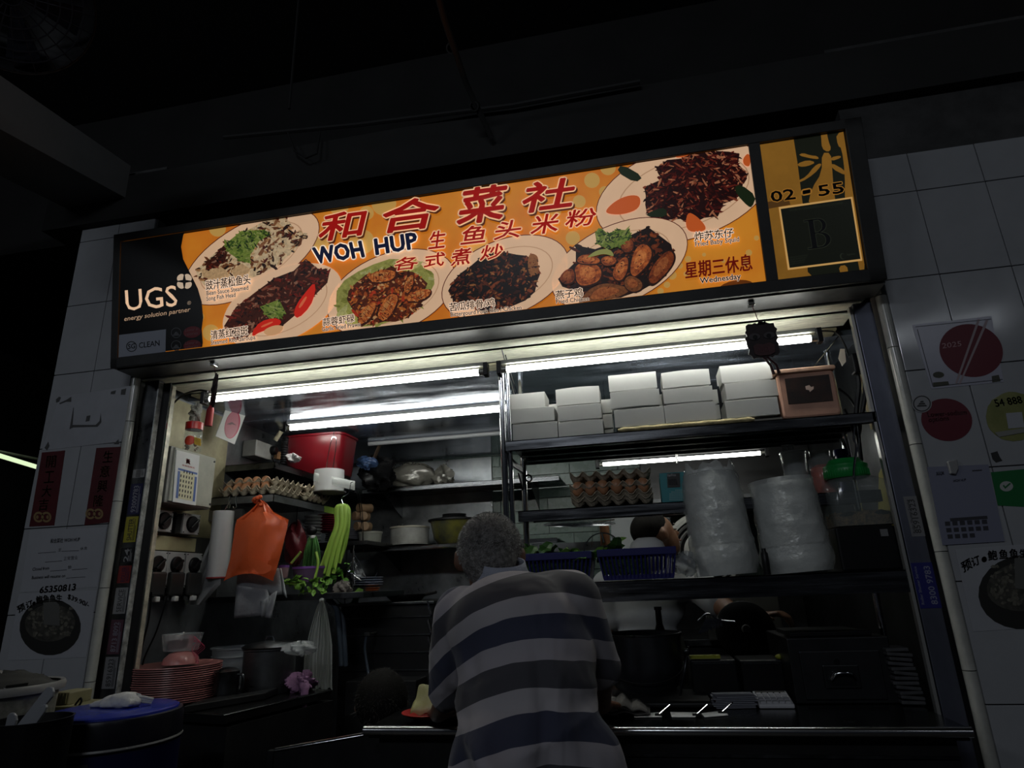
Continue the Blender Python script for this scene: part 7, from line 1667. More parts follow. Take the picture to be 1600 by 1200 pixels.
P = [('e', chest+V3((-.01, .0, .005)), (.160, .112, .125)), ('e', chest+V3((.01, -.01, -.06)), (.160, .120, .13)), ('e', belly, (.158, .118, .15)), ('e', pelv+V3((0, 0, .03)), (.178, .135, .14)), ('c', pelv+V3((-.10, 0, -.10)), .09, pelv+V3((.12, 0, -.10)), .09),
     ('c', shL+V3((.03, 0, .0)), .068, shR+V3((-.03, 0, .0)), .072), ('c', neck0+V3((0, -.01, -.062)), .052, shL+V3((.05, 0, 0)), .064), ('c', neck0+V3((0, -.01, -.062)), .052, shR+V3((-.05, 0, 0)), .068),
     ('c', shL, .070, slL, .054), ('c', shR, .070, slR, .056), ('e', slR, (.062, .06, .045))]
shirt = organic('polo_shirt', P, [sh], .009, man, 7)
# wrinkles pushed into the cloth
me = shirt.data; so = ORG[shirt]; nrms = [v.normal.copy() for v in me.vertices]; cos_ = [v.co.copy() for v in me.vertices]; new_ = []
for v_co, nrm in zip(cos_, nrms):
    p = v_co+so
    wv = .010*math.sin(22*(p.x*.8+p.z*.55)+3*math.sin(9*p.z))*max(0, min(1, (1.28-p.z)*4))+.006*math.sin(38*(p.z*.5-p.x)+2.0*math.sin(7*p.x))*max(0, min(1, (1.15-p.z)*4))
    wv += .020*math.exp(-((p.x-(-.33))*.9+(p.z-1.02)*.5)**2*700)*max(0, min(1, (1.12-p.z)*6))
    wv -= .010*math.exp(-((p.x-(shL.x+.055))+(p.z-1.15)*.12)**2*1800)*max(0, min(1, (1.26-p.z)*8))
    low = max(0, min(1, (1.18-p.z)*5))
    for kx, kz, fq, ph_, am in ((.55, .85, 17, .4, .016), (-.35, .9, 23, 1.7, .010), (.8, .5, 12, 2.6, .014)):
        s_ = (1-abs(math.sin(fq*(kx*p.x+kz*p.z)+ph_+.8*math.sin(5*p.x-3*p.z))))**4; wv += am*s_*low*(.4+.6*abs(math.sin(4*p.x+6*p.z+ph_)))
    wv -= .012*math.exp(-((p.x-(shR.x-.045))+(p.z-1.10)*.10)**2*2200)*max(0, min(1, (1.24-p.z)*8))
    new_ += list(v_co+nrm*wv)
me.vertices.foreach_set('co', new_); me.update()
# collar
m = MB(); cc = neck0+V3((-.003, -.012, -.006))
rows = []
for k, (r, z) in enumerate(((.052, .034), (.056, .018), (.066, -.004), (.076, -.020))):
    rows.append([cc+Euler((.30, .06, 0)).to_matrix() @ V3((r*1.04*math.cos(a), r*.95*math.sin(a), z-.006*abs(math.cos(a))*(k > 1))) for a in [2*PI*i/40 for i in range(40)]])
m.grid(rows, True); m.build('collar', mat('ribbed_collar', (.34, .36, .43), .8, bump=.4, bs=300), man, smooth=True, solid=.003)
for r, z in ((.0775, -.0215), (.0725, -.0135)):
    MB().tube([cc+Euler((.30, .06, 0)).to_matrix() @ V3((r*1.04*math.cos(a), r*.95*math.sin(a), z-.006*abs(math.cos(a)))) for a in [2*PI*i/40 for i in range(41)]], .0012, 5).build('collar_piping', mat('white_piping', (.45, .45, .45), .7), man, smooth=True)
TRS = mat('dark_trousers', (.03, .03, .035), .9)
P = [('e', pelv+V3((0, .01, -.09)), (.145, .095, .09)), ('c', pelv+V3((-.08, 0.01, -.14)), .078, kL, .070), ('c', kL, .068, fL+V3((0, 0, .03)), .055), ('c', pelv+V3((.08, 0.01, -.14)), .078, kR, .070), ('c', kR, .068, fR+V3((0, 0, .03)), .055)]
organic('trousers', P, [TRS], .012, man, 5)
for f_ in (fL, fR):
    organic('shoe', [('c', V3((f_.x, f_.y-.03, .045)), .042, V3((f_.x, f_.y+.13, .035)), .034)], [BLACK], .01, man, 2)

# ---- the cook
cook = T('person', 'cook in a loose white T-shirt working behind the rack, head turned away', 'person', V3((.0, 3.0, 0)))
ch = PY(1028, 838, 2.98); Rc = Euler((-.30, .12, 2.05)).to_matrix()
cn = ch+V3((-.03, .02, -.10)); csL, csR = PY(950, 915, 2.98), PY(1092, 915, 2.96); cch = PY(1010, 950, 3.0); cbel = cch+V3((0, 0, -.25)); cpel = cch+V3((0, .02, -.42))
ceL, ceR = PY(945, 990, 3.0), PY(1150, 965, 2.72); chL, chR = V3((PY(960, 1040, 2.85).x, 2.78, 1.02)), PY(1185, 962, 2.66)
P = head_prims(ch, Rc, 1.0)+[('c', cn, .055, ch+V3((0, .02, -.04)), .055), ('c', cn, .06, cch, .10), ('c', csL, .05, csR, .05), ('e', cch, (.14, .09, .15)), ('e', cbel, (.13, .095, .15)), ('e', cpel, (.15, .11, .12)),
     ('c', csL, .045, ceL, .037), ('c', ceL, .036, chL, .025), ('c', csR, .045, ceR, .042), ('c', ceR, .040, chR, .027), ('c', cpel+V3((-.08, 0, -.05)), .085, V3((cpel.x-.09, 3.0, .5)), .055), ('c', V3((cpel.x-.09, 3.0, .5)), .055, V3((cpel.x-.09, 3.02, .06)), .035), ('c', cpel+V3((.08, 0, -.05)), .085, V3((cpel.x+.09, 3.0, .5)), .055), ('c', V3((cpel.x+.09, 3.0, .5)), .055, V3((cpel.x+.09, 3.02, .06)), .035)]
P += hand(chL, (0, -1, -.2), (0, 0, 1), .95, 1, .7)+hand(chR, (.9, -.5, .1), (0, 0, 1), .95, -1, .9)
organic('body', P, [mat('cook_skin', (.22, .11, .065), .45, var=.2, vs=20, sss=.03)], .0085, cook, 3)
face(cook, ch, Rc, 1.0, None)
organic('hair', [('e', ch+Rc @ V3((0, .026, .042)), (.081, .090, .080), Rc), ('e', ch+Rc @ V3((0, .062, .01)), (.066, .046, .055), Rc)], [mat('dark_hair', (.010, .009, .008), .8, var=.4, vs=80, spec=.12)], .007, cook, 3)
WSH = mat('white_tshirt', (.46, .48, .49), .85, bump=.5, bs=7, var=.05, vs=5)
P = [('e', cch+V3((0, 0, .02)), (.17, .115, .15)), ('e', cbel+V3((0, 0, .05)), (.165, .12, .17)), ('e', cpel, (.175, .13, .13)), ('c', csL, .072, csR, .072), ('c', cn+V3((0, 0, -.03)), .07, csL+V3((.03, 0, 0)), .07), ('c', cn+V3((0, 0, -.03)), .07, csR+V3((-.03, 0, 0)), .07), ('e', PY(1008, 872, 2.95), (.085, .07, .065)),
     ('c', csL, .070, csL.lerp(ceL, .62), .066), ('c', csR, .072, csR.lerp(ceR, .50), .068)]
ws = organic('white_tshirt', P, [WSH], .011, cook, 5)
new_ = []
for v_co, nrm in [(v.co.copy(), v.normal.copy()) for v in ws.data.vertices]:
    p = v_co+ORG[ws]; new_ += list(v_co+nrm*(.008*math.sin(34*p.x+4*math.sin(6*p.z))*max(0, min(1, (1.22-p.z)*5))))
ws.data.vertices.foreach_set('co', new_); ws.data.update()
m = MB(); m.lathe([(.040, -.006), (.043, 0), (.040, .006)], ceR.lerp(chR, .12), 20, (chR-ceR).to_track_quat('Z', 'Y').to_matrix()); m.build('wristband', BLACK, cook, smooth=True)
organic('trousers', [('e', cpel+V3((0, 0, -.07)), (.165, .12, .10)), ('c', cpel+V3((-.08, 0, -.08)), .095, V3((cpel.x-.09, 3.0, .5)), .07), ('c', V3((cpel.x-.09, 3.0, .5)), .07, V3((cpel.x-.09, 3.02, .10)), .055), ('c', cpel+V3((.08, 0, -.08)), .095, V3((cpel.x+.09, 3.0, .5)), .07), ('c', V3((cpel.x+.09, 3.0, .5)), .07, V3((cpel.x+.09, 3.02, .10)), .055)], [TRS], .013, cook, 4)
for s in (-1, 1): organic('shoe', [('c', V3((cpel.x+s*.09, 3.05, .045)), .042, V3((cpel.x+s*.09, 2.90, .035)), .034)], [BLACK], .012, cook, 2)

# ---- somebody bending low behind the gate
lowp = T('person', 'dark-haired person bending low behind the counter gate, only the hair showing', 'person', V3((-1.0, 2.5, 0)))
lh = PY(596, 1102, 2.25); Rl = Euler((.7, 0, .4)).to_matrix(); lh.z -= .01
lx = lh.x-.09
lp_ = V3((lx+.05, 2.62, .52)); P = head_prims(lh, Rl, 1.0)+[('c', lh+V3((.0, .06, -.05)), .055, V3((lx+.02, 2.40, .74)), .06), ('c', V3((lx-.15, 2.42, .72)), .05, V3((lx+.17, 2.42, .72)), .05), ('c', V3((lx+.01, 2.42, .68)), .12, lp_, .13),
     ('c', V3((lx-.16, 2.42, .71)), .045, V3((lx-.15, 2.3, .48)), .036), ('c', V3((lx-.15, 2.3, .48)), .035, V3((lx-.10, 2.18, .32)), .025), ('c', V3((lx+.18, 2.42, .71)), .045, V3((lx+.15, 2.3, .48)), .036), ('c', V3((lx+.15, 2.3, .48)), .035, V3((lx+.10, 2.18, .32)), .025),
     ('c', lp_+V3((-.09, 0, -.03)), .085, V3((lp_.x-.10, 2.36, .40)), .06), ('c', V3((lp_.x-.10, 2.36, .40)), .055, V3((lp_.x-.1, 2.46, .06)), .036), ('c', lp_+V3((.09, 0, -.03)), .085, V3((lp_.x+.10, 2.36, .40)), .06), ('c', V3((lp_.x+.10, 2.36, .40)), .055, V3((lp_.x+.1, 2.46, .06)), .036)]
P += hand(V3((lx-.10, 2.18, .32)), (0, -1, -.5), (0, 0, 1), .9, 1, .6)+hand(V3((lx+.10, 2.18, .32)), (0, -1, -.5), (0, 0, 1), .9, -1, .6)
organic('body', P, [MATS['cook_skin']], .010, lowp, 3); face(lowp, lh, Rl, 1.0, None)
organic('hair', [('e', lh+Rl @ V3((0, .016, .022)), (.090, .105, .094), Rl), ('e', lh+Rl @ V3((0, .055, -.03)), (.075, .058, .07), Rl)], [MATS['dark_hair']], .007, lowp, 2)
m = MB()
for k in range(1400):
    a = rnd.uniform(0, 2*PI); z = rnd.uniform(-.1, 1); ph_ = math.sqrt(1-z*z); n = V3((ph_*math.cos(a), ph_*math.sin(a), z)); b_ = lh+Rl @ V3((n.x*.090, .016+n.y*.105, .022+n.z*.094))
    s_ = V3((rnd.uniform(-1, 1), rnd.uniform(-1, 1), 0))*.0006; m.add([b_-s_, b_+s_, b_+(Rl @ n)*.012+V3((rnd.uniform(-.014, .014), rnd.uniform(-.01, .01), -.006))], [(0, 1, 2)])
m.build('hair_strands', mat('hair_sheen', (.02, .018, .016), .4), lowp, kind='stuff')
organic('dark_top', [('c', V3((lx-.15, 2.42, .72)), .066, V3((lx+.17, 2.42, .72)), .066), ('c', V3((lx+.01, 2.42, .68)), .135, lp_, .15), ('c', V3((lx-.16, 2.42, .71)), .06, V3((lx-.19, 2.34, .55)), .052), ('c', V3((lx+.18, 2.42, .71)), .06, V3((lx+.15, 2.34, .55)), .052)], [mat('dark_top', (.02, .02, .024), .9)], .013, lowp, 4)
organic('trousers', [('e', lp_, (.17, .15, .12)), ('c', lp_+V3((-.09, 0, -.03)), .095, V3((lp_.x-.10, 2.36, .40)), .07), ('c', V3((lp_.x-.10, 2.36, .40)), .065, V3((lp_.x-.1, 2.46, .10)), .05), ('c', lp_+V3((.09, 0, -.03)), .095, V3((lp_.x+.10, 2.36, .40)), .07), ('c', V3((lp_.x+.10, 2.36, .40)), .065, V3((lp_.x+.1, 2.46, .10)), .05)], [TRS], .014, lowp, 4)

# ================================================================ NOTICES ON THE TILED WALLS
WP = Plane((0, FY-.0055, 0), (1, 0, 0), (0, 0, 1))
def notice(name, label, cat, q, m, th=.0012, off=.0):
    t = T(name, label, cat, WP.px(*q[0])); MB().prism(WP.pts(q, off), WP.n*th).build('sheet', m, t); return t
WSHEET = mat('dull_white_sheet', (.42, .43, .46), .5, var=.06, vs=5); DINK = mat('grey_ink', (.05, .05, .055), .6)
# torn sheet remains
t = notice('torn_notice', 'blank white sheet with torn tape remains on the left tiled wall', 'notice', [(66, 704), (190, 690), (207, 603), (93, 620)], mat('torn_sheet', (.40, .41, .44), .4, var=.10, vs=6))
m = MB()
for q in ([(88, 624), (93, 620), (96, 621), (93, 628), (88, 629)], [(93, 630), (104, 625), (112, 620), (112, 628), (104, 628), (94, 632)], [(174, 612), (182, 610), (180, 616), (173, 616)], [(190, 609), (198, 607), (196, 617), (189, 617)], [(136, 650), (142, 649), (140, 658), (134, 659)], [(109, 671), (115, 637), (116, 637), (114, 664), (150, 664), (156, 658), (158, 645), (159, 660), (153, 667), (115, 668)], [(70, 700), (76, 690), (78, 697), (74, 704)], [(178, 694), (186, 686), (186, 694)]): m.poly(WP.pts(q, .0016))
m.build('torn_tape', mat('tape_grime', (.07, .07, .07), .6), t)
# red couplets
CPL = mat('couplet_red', (.085, .006, .010), .5, var=.25, vs=12); GOLD = mat('couplet_gold', (.35, .24, .11), .4, .3)
for lb, q, cs, txt in (('left', [(46, 823), (85, 821), (102, 704), (66, 707)], [(81, 722), (78, 746), (74, 768), (69, 789)], '開工大吉'), ('right', [(132, 821), (171, 816), (190, 698), (151, 700)], [(170, 714), (165, 737), (161, 760), (155, 783)], '生意興隆')):
    t = notice('red_couplet', 'dark red gold-lettered couplet strip, %s one of the pair on the left tiles' % lb, 'banner', q, CPL)
    m = MB()
    for (cx, cy), c_ in zip(cs, txt): text(m, WP, c_, (cx-9, cy+9), (cx+6, cy+8), (cx-7, cy-9), .0018, .01)
    m.build('lettering', GOLD, t)
    cx, cy = (67, 808) if lb == 'left' else (148, 803)
    m = MB()
    for s in (-6, 6): m.grid([WP.pts(pell(cx+s, cy, r, r*1.05, 0, 18), .0018) for r in (8, 5)], True)
    for k in range(3): m.poly(WP.pts(pell(cx-8+k*8, cy, 2.2, 3, 0, 8), .0019))
    m.build('coin_print', GOLD, t)
# opening-hours notice
t = notice('closing_notice', 'typed white closing notice with blank lines below the red couplets', 'notice', [(32, 926), (152, 917), (167, 824), (47, 829)], WSHEET)
m = MB(); text(m, WP, '和合菜社 WOH HUP', (79, 849), (125, 846), (80, 842), .0018, .015)
text(m, WP, '至', (91, 862), (96, 861.5), (92, 857), .0018); text(m, WP, '休息', (126, 860), (137, 859), (126, 855), .0018); text(m, WP, '正常营业', (100, 876), (122, 874), (100, 870), .0018)
text(m, WP, 'Closed from', (51, 892), (77, 890), (52, 887), .0018, .01); text(m, WP, 'to', (107, 889), (112, 888), (107, 884), .0018, .01); text(m, WP, 'Business will resume on', (50, 905), (102, 902), (51, 900), .0018, .01)
text(m, WP, '65350813', (62, 927), (118, 922), (64, 917), .0018, .03)
for q in ([(60, 864), (88, 862), (88, 862.8), (60, 864.8)], [(97, 861), (124, 860), (124, 860.8), (97, 861.8)], [(71, 878), (98, 876), (98, 876.8), (71, 878.8)], [(79, 892), (105, 890), (105, 890.8), (79, 892.8)], [(113, 890), (137, 888), (137, 888.8), (113, 890.8)], [(104, 903), (134, 901), (134, 901.8), (104, 903.8)]): m.poly(WP.pts(q, .0018))
m.build('lettering', DINK, t)
# fish soup posters
def soup(q, cx, cy, a, b, arc, label, num, sc_):
    t = notice('dish_poster', label, 'poster', q, WSHEET, .0010, .0002)
    m = MB(); m.poly(WP.pts([(x, y) for x, y in pell(cx, cy, a, b, 6, 24)], .0016)); m.build('bowl_print', mat('print_dark_bowl', (.02, .02, .018), .5), t)
    m = MB(); m.poly(WP.pts(pell(cx, cy-b*.15, a*.82, b*.66, 6, 28), .0019)); m.build('broth_print', mat('print_broth', (.09, .085, .07), .5, col2=(.03, .03, .025), vs=30), t)
    m = MB()
    for k in range(90): x, y = cx+rnd.uniform(-.7, .7)*a, cy-b*.2+rnd.uniform(-.5, .5)*b; m.poly(WP.pts(pell(x, y, rnd.uniform(1.5, 5)*sc_, rnd.uniform(1, 3)*sc_, rnd.uniform(0, 180), 6, .3), .0021+k*.000004))
    m.build('noodle_print', mat('print_noodle', (.20, .19, .15), .5, col2=(.07, .065, .05), vs=60), t)
    m = MB(); m.poly(WP.pts([(cx-a*.2, cy-b*.1), (cx-a*.22, cy-b*.9), (cx+a*.05, cy-b*1.05), (cx+a*.3, cy-b*.8), (cx+a*.32, cy-b*.05)], .0025)); m.build('steam_print', mat('print_steam', (.12, .12, .11), .6), t)
    m = MB()
    for s_, bl, br, tl in arc: text(m, WP, s_, bl, br, tl, .0029, .02)
    m.build('lettering', mat('faded_brown', (.09, .07, .06), .6), t); return t
soup([(12, 1032), (135, 1027), (152, 922), (30, 928)], 79, 980, 48, 44, [('预', (30, 958), (41, 952), (27, 948)), ('订', (42, 951), (52, 947), (41, 941)), ('·', (52, 946), (56, 945), (52, 941)), ('鲍', (58, 944), (68, 942), (57, 932)), ('鱼', (69, 941), (78, 940), (68, 930)), ('鱼', (79, 940), (88, 940), (79, 929)), ('生', (89, 940), (98, 940), (89, 929)), ('$39.90/-', (106, 936), (139, 950), (108, 928))], 'white poster of a steaming fish bowl on the lower left tiles', 1, 1)
# stickers down the left shutter rail
RP = Plane((0, 2.0345, 0), (1, 0, 0), (0, 0, 1))
def rs(px, py): return RP.px(px, py)
stk = [(748, 735, (.35, .35, .35), 'black and white square repair sticker', '▦', (.06, .06, .06)), (805, 757, (.012, .014, .07), 'navy roller shutter repair sticker', '93009783', (.30, .30, .35)), (848, 808, (.40, .36, .03), 'yellow repair sticker', 'SHUTTER', (.03, .03, .03)),
       (880, 856, (.01, .01, .012), 'black 24-hour sticker', '24', (.35, .35, .35)), (911, 884, (.22, .02, .02), 'red repair sticker', 'ROLLER', (.02, .01, .05)), (959, 918, (.30, .30, .30), 'pale repair sticker', 'SERVICE', (.05, .05, .05)), (1022, 968, (.10, .04, .06), 'pink-edged repair sticker', '8713 8092', (.25, .25, .30)), (1076, 1026, (.22, .22, .23), 'grey repair sticker', '85916323', (.03, .03, .03))]
xr0, xr1 = -1.848, -1.797
for pb, pt, c_, lb, tx, ic in stk:
    zb_, zt_ = PY(190, pb, 2.034).z, PY(195, pt, 2.034).z
    t = T('repair_sticker', lb + ' on the left shutter rail', 'sticker', (-1.82, 2.034, zb_))
    MB().box((xr0, 2.0338, zb_), (xr1, 2.0348, zt_)).build('sheet', mat('stk_%d' % pb, c_, .45, var=.1, vs=20), t)
    vs, fs = glyphs(tx, .01); w0 = max(v[0] for v in vs)-min(v[0] for v in vs); h0 = max(v[1] for v in vs); L_ = (zt_-zb_)*.86; H_ = .020; m = MB()
    m.add([V3((xr0+.034-v[1]/h0*H_, 2.0332, zb_+(zt_-zb_)*.07+(v[0]-min(q[0] for q in vs))/w0*L_)) for v in vs], fs); m.build('lettering', mat('stki_%d' % pb, ic, .5), t)
    m = MB()
    for k in range(2): m.box((xr0+.038+k*.005, 2.0332, zb_+.006), (xr0+.040+k*.005, 2.0336, zb_+(zt_-zb_)*(.9-.25*k)))
    m.build('small_print', MATS['stki_%d' % pb], t)
# right rail stickers
for (q0, q1, c_, ic, lb, tx) in (((1440, 838), (1430, 775), (.20, .20, .21), (.03, .03, .03), 'white repair sticker half way up the right shutter rail', '85916323'), ((1466, 950), (1440, 879), (.014, .016, .16), (.25, .26, .34), 'navy roller shutter sticker on the right rail', '8300 9783')):
    zb_, zt_ = PY(q0[0], q0[1], 2.029).z, PY(q1[0], q1[1], 2.029).z; t = T('repair_sticker', lb, 'sticker', (.76, 2.029, zb_)); X0 = .736 if c_[0] < .1 else .755; X1 = .790
    MB().box((X0, 2.0285, zb_), (X1, 2.0298, zt_)).build('sheet', mat('stkr_%d' % q0[1], c_, .5), t)
    vs, fs = glyphs(tx, .01); w0 = max(v[0] for v in vs)-min(v[0] for v in vs); h0 = max(v[1] for v in vs); L_ = (zt_-zb_)*.84; H_ = .016; m = MB()
    m.add([V3((X1-.004-v[1]/h0*H_*0-(.004 if 0 else 0)-(h0-v[1])/h0*0-.012+(-v[1]/h0*H_)+.008, 2.028, zb_+(zt_-zb_)*.08+(v[0]-min(q[0] for q in vs))/w0*L_)) for v in vs], fs); m.build('lettering', mat('stkri_%d' % q0[1], ic, .5), t)
    vs, fs = glyphs('Roller Shutter Service', .01); w0 = max(v[0] for v in vs); m = MB(); m.add([V3((X0+.012-v[1]*.010, 2.028, zb_+(zt_-zb_)*.08+v[0]/w0*L_)) for v in vs], fs); m.build('small_print', MATS['stkri_%d' % q0[1]], t)
# chopstick award poster
t = notice('award_poster', 'pale 2025 award sheet with a dark red disc and chopsticks on the right tiles', 'poster', [(1455, 608), (1568, 597), (1549, 494), (1425, 508)], mat('poster_lilac', (.42, .42, .50), .22, var=.05))
DRD = mat('disc_dark_red', (.13, .010, .022), .4)
m = MB(); m.poly(WP.pts(pell(1517, 548, 50, 41, -12, 40)[0:40], .0018)); m.build('disc_print', DRD, t)
m = MB()
for p in ([(1492, 599), (1495, 600), (1531, 499), (1527, 499)], [(1497, 601), (1500, 601), (1544, 501), (1540, 500)]): m.poly(WP.pts(p, .0022))
m.build('chopsticks_print', mat('chopstick_print', (.40, .32, .34), .5), t)
m = MB(); text(m, WP, '2025', (1472, 545), (1502, 541), (1471, 537), .0023); m.build('lettering', mat('faint_rose', (.45, .28, .30), .5), t)
m = MB(); m.poly(WP.pts([(1458, 605), (1483, 602), (1481, 596), (1457, 598)], .0018)); m.poly(WP.pts(pell(1466, 586, 9, 5, 0, 12), .0018)); m.poly(WP.pts([(1550, 598), (1563, 596), (1560, 586), (1549, 588)], .0018)); m.build('emblem_print', mat('emblem_dark', (.07, .07, .05), .5), t)
m = MB()
for a_, b_ in (((1430, 511), (1548, 499)), ((1433, 515), (1457, 603)), ((1457, 604), (1566, 593))): q0, q1 = WP.px(*a_, .0018), WP.px(*b_, .0018); m.tube([q0, q1], .0008, 4)
m.build('border_print', DINK, t)
# lower-sodium roundel
t = notice('sodium_sticker', 'round dark red Lower-sodium options sticker on the right tiles', 'sticker', pell(1479, 656, 40, 33, -10, 40), DRD)
m = MB(); text(m, WP, 'Lower-sodium', (1450, 652), (1511, 648), (1448, 644), .0018, .01, ref=(-.02, .72)); text(m, WP, 'options', (1451, 660), (1483, 657), (1450, 652), .0018, .01, ref=(-.02, .72)); m.build('lettering', mat('rose_ink', (.60, .42, .44), .5), t)
m = MB(); m.prism(WP.pts(pell(1440, 631, 15.5, 14, 0, 28), .0014), WP.n*.0008); m.build('badge', mat('badge_plate', (.35, .35, .36), .4), t)
m = MB(); m.grid([WP.pts(pell(1440, 631, 15*k, 13.6*k, 0, 28), .0026) for k in (.92, .80)], True)
for k in range(3): m.poly(WP.pts([(1440-2-k*2.4, 627+k*3.2), (1440+2+k*2.4, 626.6+k*3.2), (1440+3+k*2.4, 629+k*3.2), (1440-3-k*2.4, 629.6+k*3.2)], .0026))
m.build('badge_print', mat('badge_ink', (.04, .04, .04), .5), t)
# yellow-green dish sticker with a small switch box
t = notice('green_round_notice', 'round yellow-green sticker with a small white card, right of the sodium sticker', 'sticker', pell(1582, 651, 42, 38, -8, 44, .025), mat('olive_round', (.17, .19, .05), .35, col2=(.28, .28, .10), vs=10))
m = MB(); text(m, WP, '54 888', (1556, 636), (1598, 630), (1552, 625), .0018, .02); m.build('lettering', mat('olive_light', (.45, .48, .32), .5), t)
m = MB(); m.prism(WP.pts([(1575, 670), (1600, 668), (1596, 644), (1571, 646)], .0015), WP.n*.001); m.build('small_card', WSHEET, t)
m = MB(); m.poly(WP.pts([(1553, 676), (1600, 669), (1600, 676), (1560, 683)], .0035)); m.build('tape_strip', mat('shiny_tape', (.30, .30, .27), .2), t)
# hanging payment card (code left blank) and green sticker
t = notice('payment_card', 'laminated payment card hanging from a clip below the sodium sticker', 'card', [(1472, 852), (1569, 846), (1543, 726), (1448, 730)], mat('laminate_blue', (.25, .26, .34), .15, spec=.8), .003, .001)
m = MB(); m.prism(WP.pts([(1477, 722), (1492, 719), (1494, 733), (1490, 742), (1482, 741)], .004), WP.n*.012); m.build('clip', mat('clip_white', (.30, .30, .30), .35), t, bev=.002)
CI = mat('card_ink', (.045, .045, .055), .5)
m = MB(); text(m, WP, 'SGQR', (1462, 744), (1474, 743), (1462, 738), .0046, .02); text(m, WP, 'WOH HUP', (1488, 754), (1508, 752), (1488, 750), .0046, .01); m.poly(WP.pts([(1518, 737), (1533, 736), (1533, 734), (1518, 735)], .0046))
m.poly(WP.pts([(1484, 815), (1542, 811), (1541, 806), (1483, 810)], .0046))
for j in range(3):
    for i in range(6):
        if j == 2 and i > 3: continue
        x, y = 1476+i*11.5+j*2, 822+j*10-i*.6; m.poly(WP.pts([(x, y), (x+8, y-.4), (x+7, y-7), (x-1, y-6.6)], .0046))
m.build('lettering', CI, t)
m = MB(); m.prism(WP.pts([(1559, 790), (1600, 792), (1600, 733), (1548, 738)], .0), WP.n*.0012); t = T('green_payment_sticker', 'green sticker with a white tick bubble at the right edge of the tiles', 'sticker', WP.px(1575, 790)); m.build('sheet', mat('sticker_green', (.015, .16, .045), .35), t)
m = MB(); m.poly(WP.pts(pell(1572, 760, 10.5, 8, 0, 20), .0018)); m.build('bubble_print', mat('bubble_grey', (.45, .47, .45), .5), t)
m = MB(); m.poly(WP.pts([(1566, 759), (1570, 764), (1579, 756), (1577, 754.5), (1570, 760.5), (1568, 757.5)], .0022)); m.build('tick_print', mat('sticker_green', (0, 0, 0)), t)
t = T('wall_debris', 'small dark scrap of torn sticker on the right tiles', 'scrap', WP.px(1556, 716)); m = MB(); m.prism(WP.pts([(1548, 708), (1558, 705), (1562, 714), (1566, 720), (1556, 723), (1551, 718)], 0), WP.n*.001); m.build('scrap', mat('scrap_dark', (.03, .03, .03), .7), t)
soup([(1520, 987), (1700, 975), (1680, 845), (1492, 858)], 1600, 925, 72, 58, [('预', (1505, 895), (1519, 887), (1500, 880)), ('订', (1519, 886), (1531, 881), (1516, 872)), ('·', (1534, 878), (1540, 877), (1534, 871)), ('鲍', (1544, 876), (1558, 874), (1542, 861)), ('鱼', (1561, 873), (1574, 872), (1560, 859)), ('鱼', (1577, 872), (1590, 871), (1576, 858)), ('生', (1593, 871), (1604, 871), (1592, 858))], 'white poster of a steaming fish bowl cut by the picture edge on the right tiles', 2, 1.4)

# ================================================================ FOREGROUND, LEFT
yd = 1.48; x0, x1 = PY(76, 1115, yd).x, PY(264, 1115, yd).x; r_ = (x1-x0)/2*.93; zt_ = PY(170, 1112, yd).z; c = V3(((x0+x1)/2, yd+.02, 0))
DB = mat('drum_blue', (.008, .010, .065), .3); DK = mat('drum_dark', (.005, .005, .010), .3)
t = T('blue_drum', 'blue lidded cold-drink drum standing before the stall', 'drum', c)
MB().lathe([(.001, .3), (r_*.86, .3), (r_*.95, .34), (r_*.98, zt_-.075), (r_, zt_-.07)], c, 48).build('body', DB, t, smooth=True)
MB().lathe([(r_*1.00, zt_-.066), (r_*1.01, zt_-.064), (r_*1.0, zt_-.060)], c, 48).build('white_band', mat('drum_band', (.20, .20, .20), .4), t, smooth=True)
MB().lathe([(r_*.995, zt_-.059), (r_*.985, zt_-.012), (r_*.97, zt_-.004), (r_*.90, zt_-.002)], c, 48).build('collar', DK, t, smooth=True)
MB().lathe([(r_*.92, zt_-.006), (r_*.91, zt_+.002), (r_*.86, zt_+.005), (.001, zt_+.006)], c, 48).build('lid', mat('lid_blue', (.012, .025, .28), .25), t, smooth=True)
lab = []
for i in range(9): a = math.radians(-118+i*7); lab.append((c.x+r_*.985*math.cos(a), c.y+r_*.985*math.sin(a)))
m = MB(); m.grid([[V3((x, y, z)) for x, y in lab] for z in (zt_-.20, zt_-.085)]); m.build('label', mat('drum_label', (.07, .07, .085), .5, col2=(.02, .02, .03), vs=18), t, smooth=True)
pl = Plane((lab[3][0], lab[3][1]-.004, zt_-.15), (lab[6][0]-lab[1][0], lab[6][1]-lab[1][1], 0), (0, 0, 1)); m = MB(); vs, fs = glyphs('Hot & Cold', .01); m.add([pl.at(-.05+v[0]*.022, .018+v[1]*.022, .003) for v in vs], fs); m.build('lettering', BLACK, t)
MB().lathe([(.001, 0), (r_*.9, 0), (r_*.9, .3), (.001, .3)], c, 32).build('stand', SOOT, t)
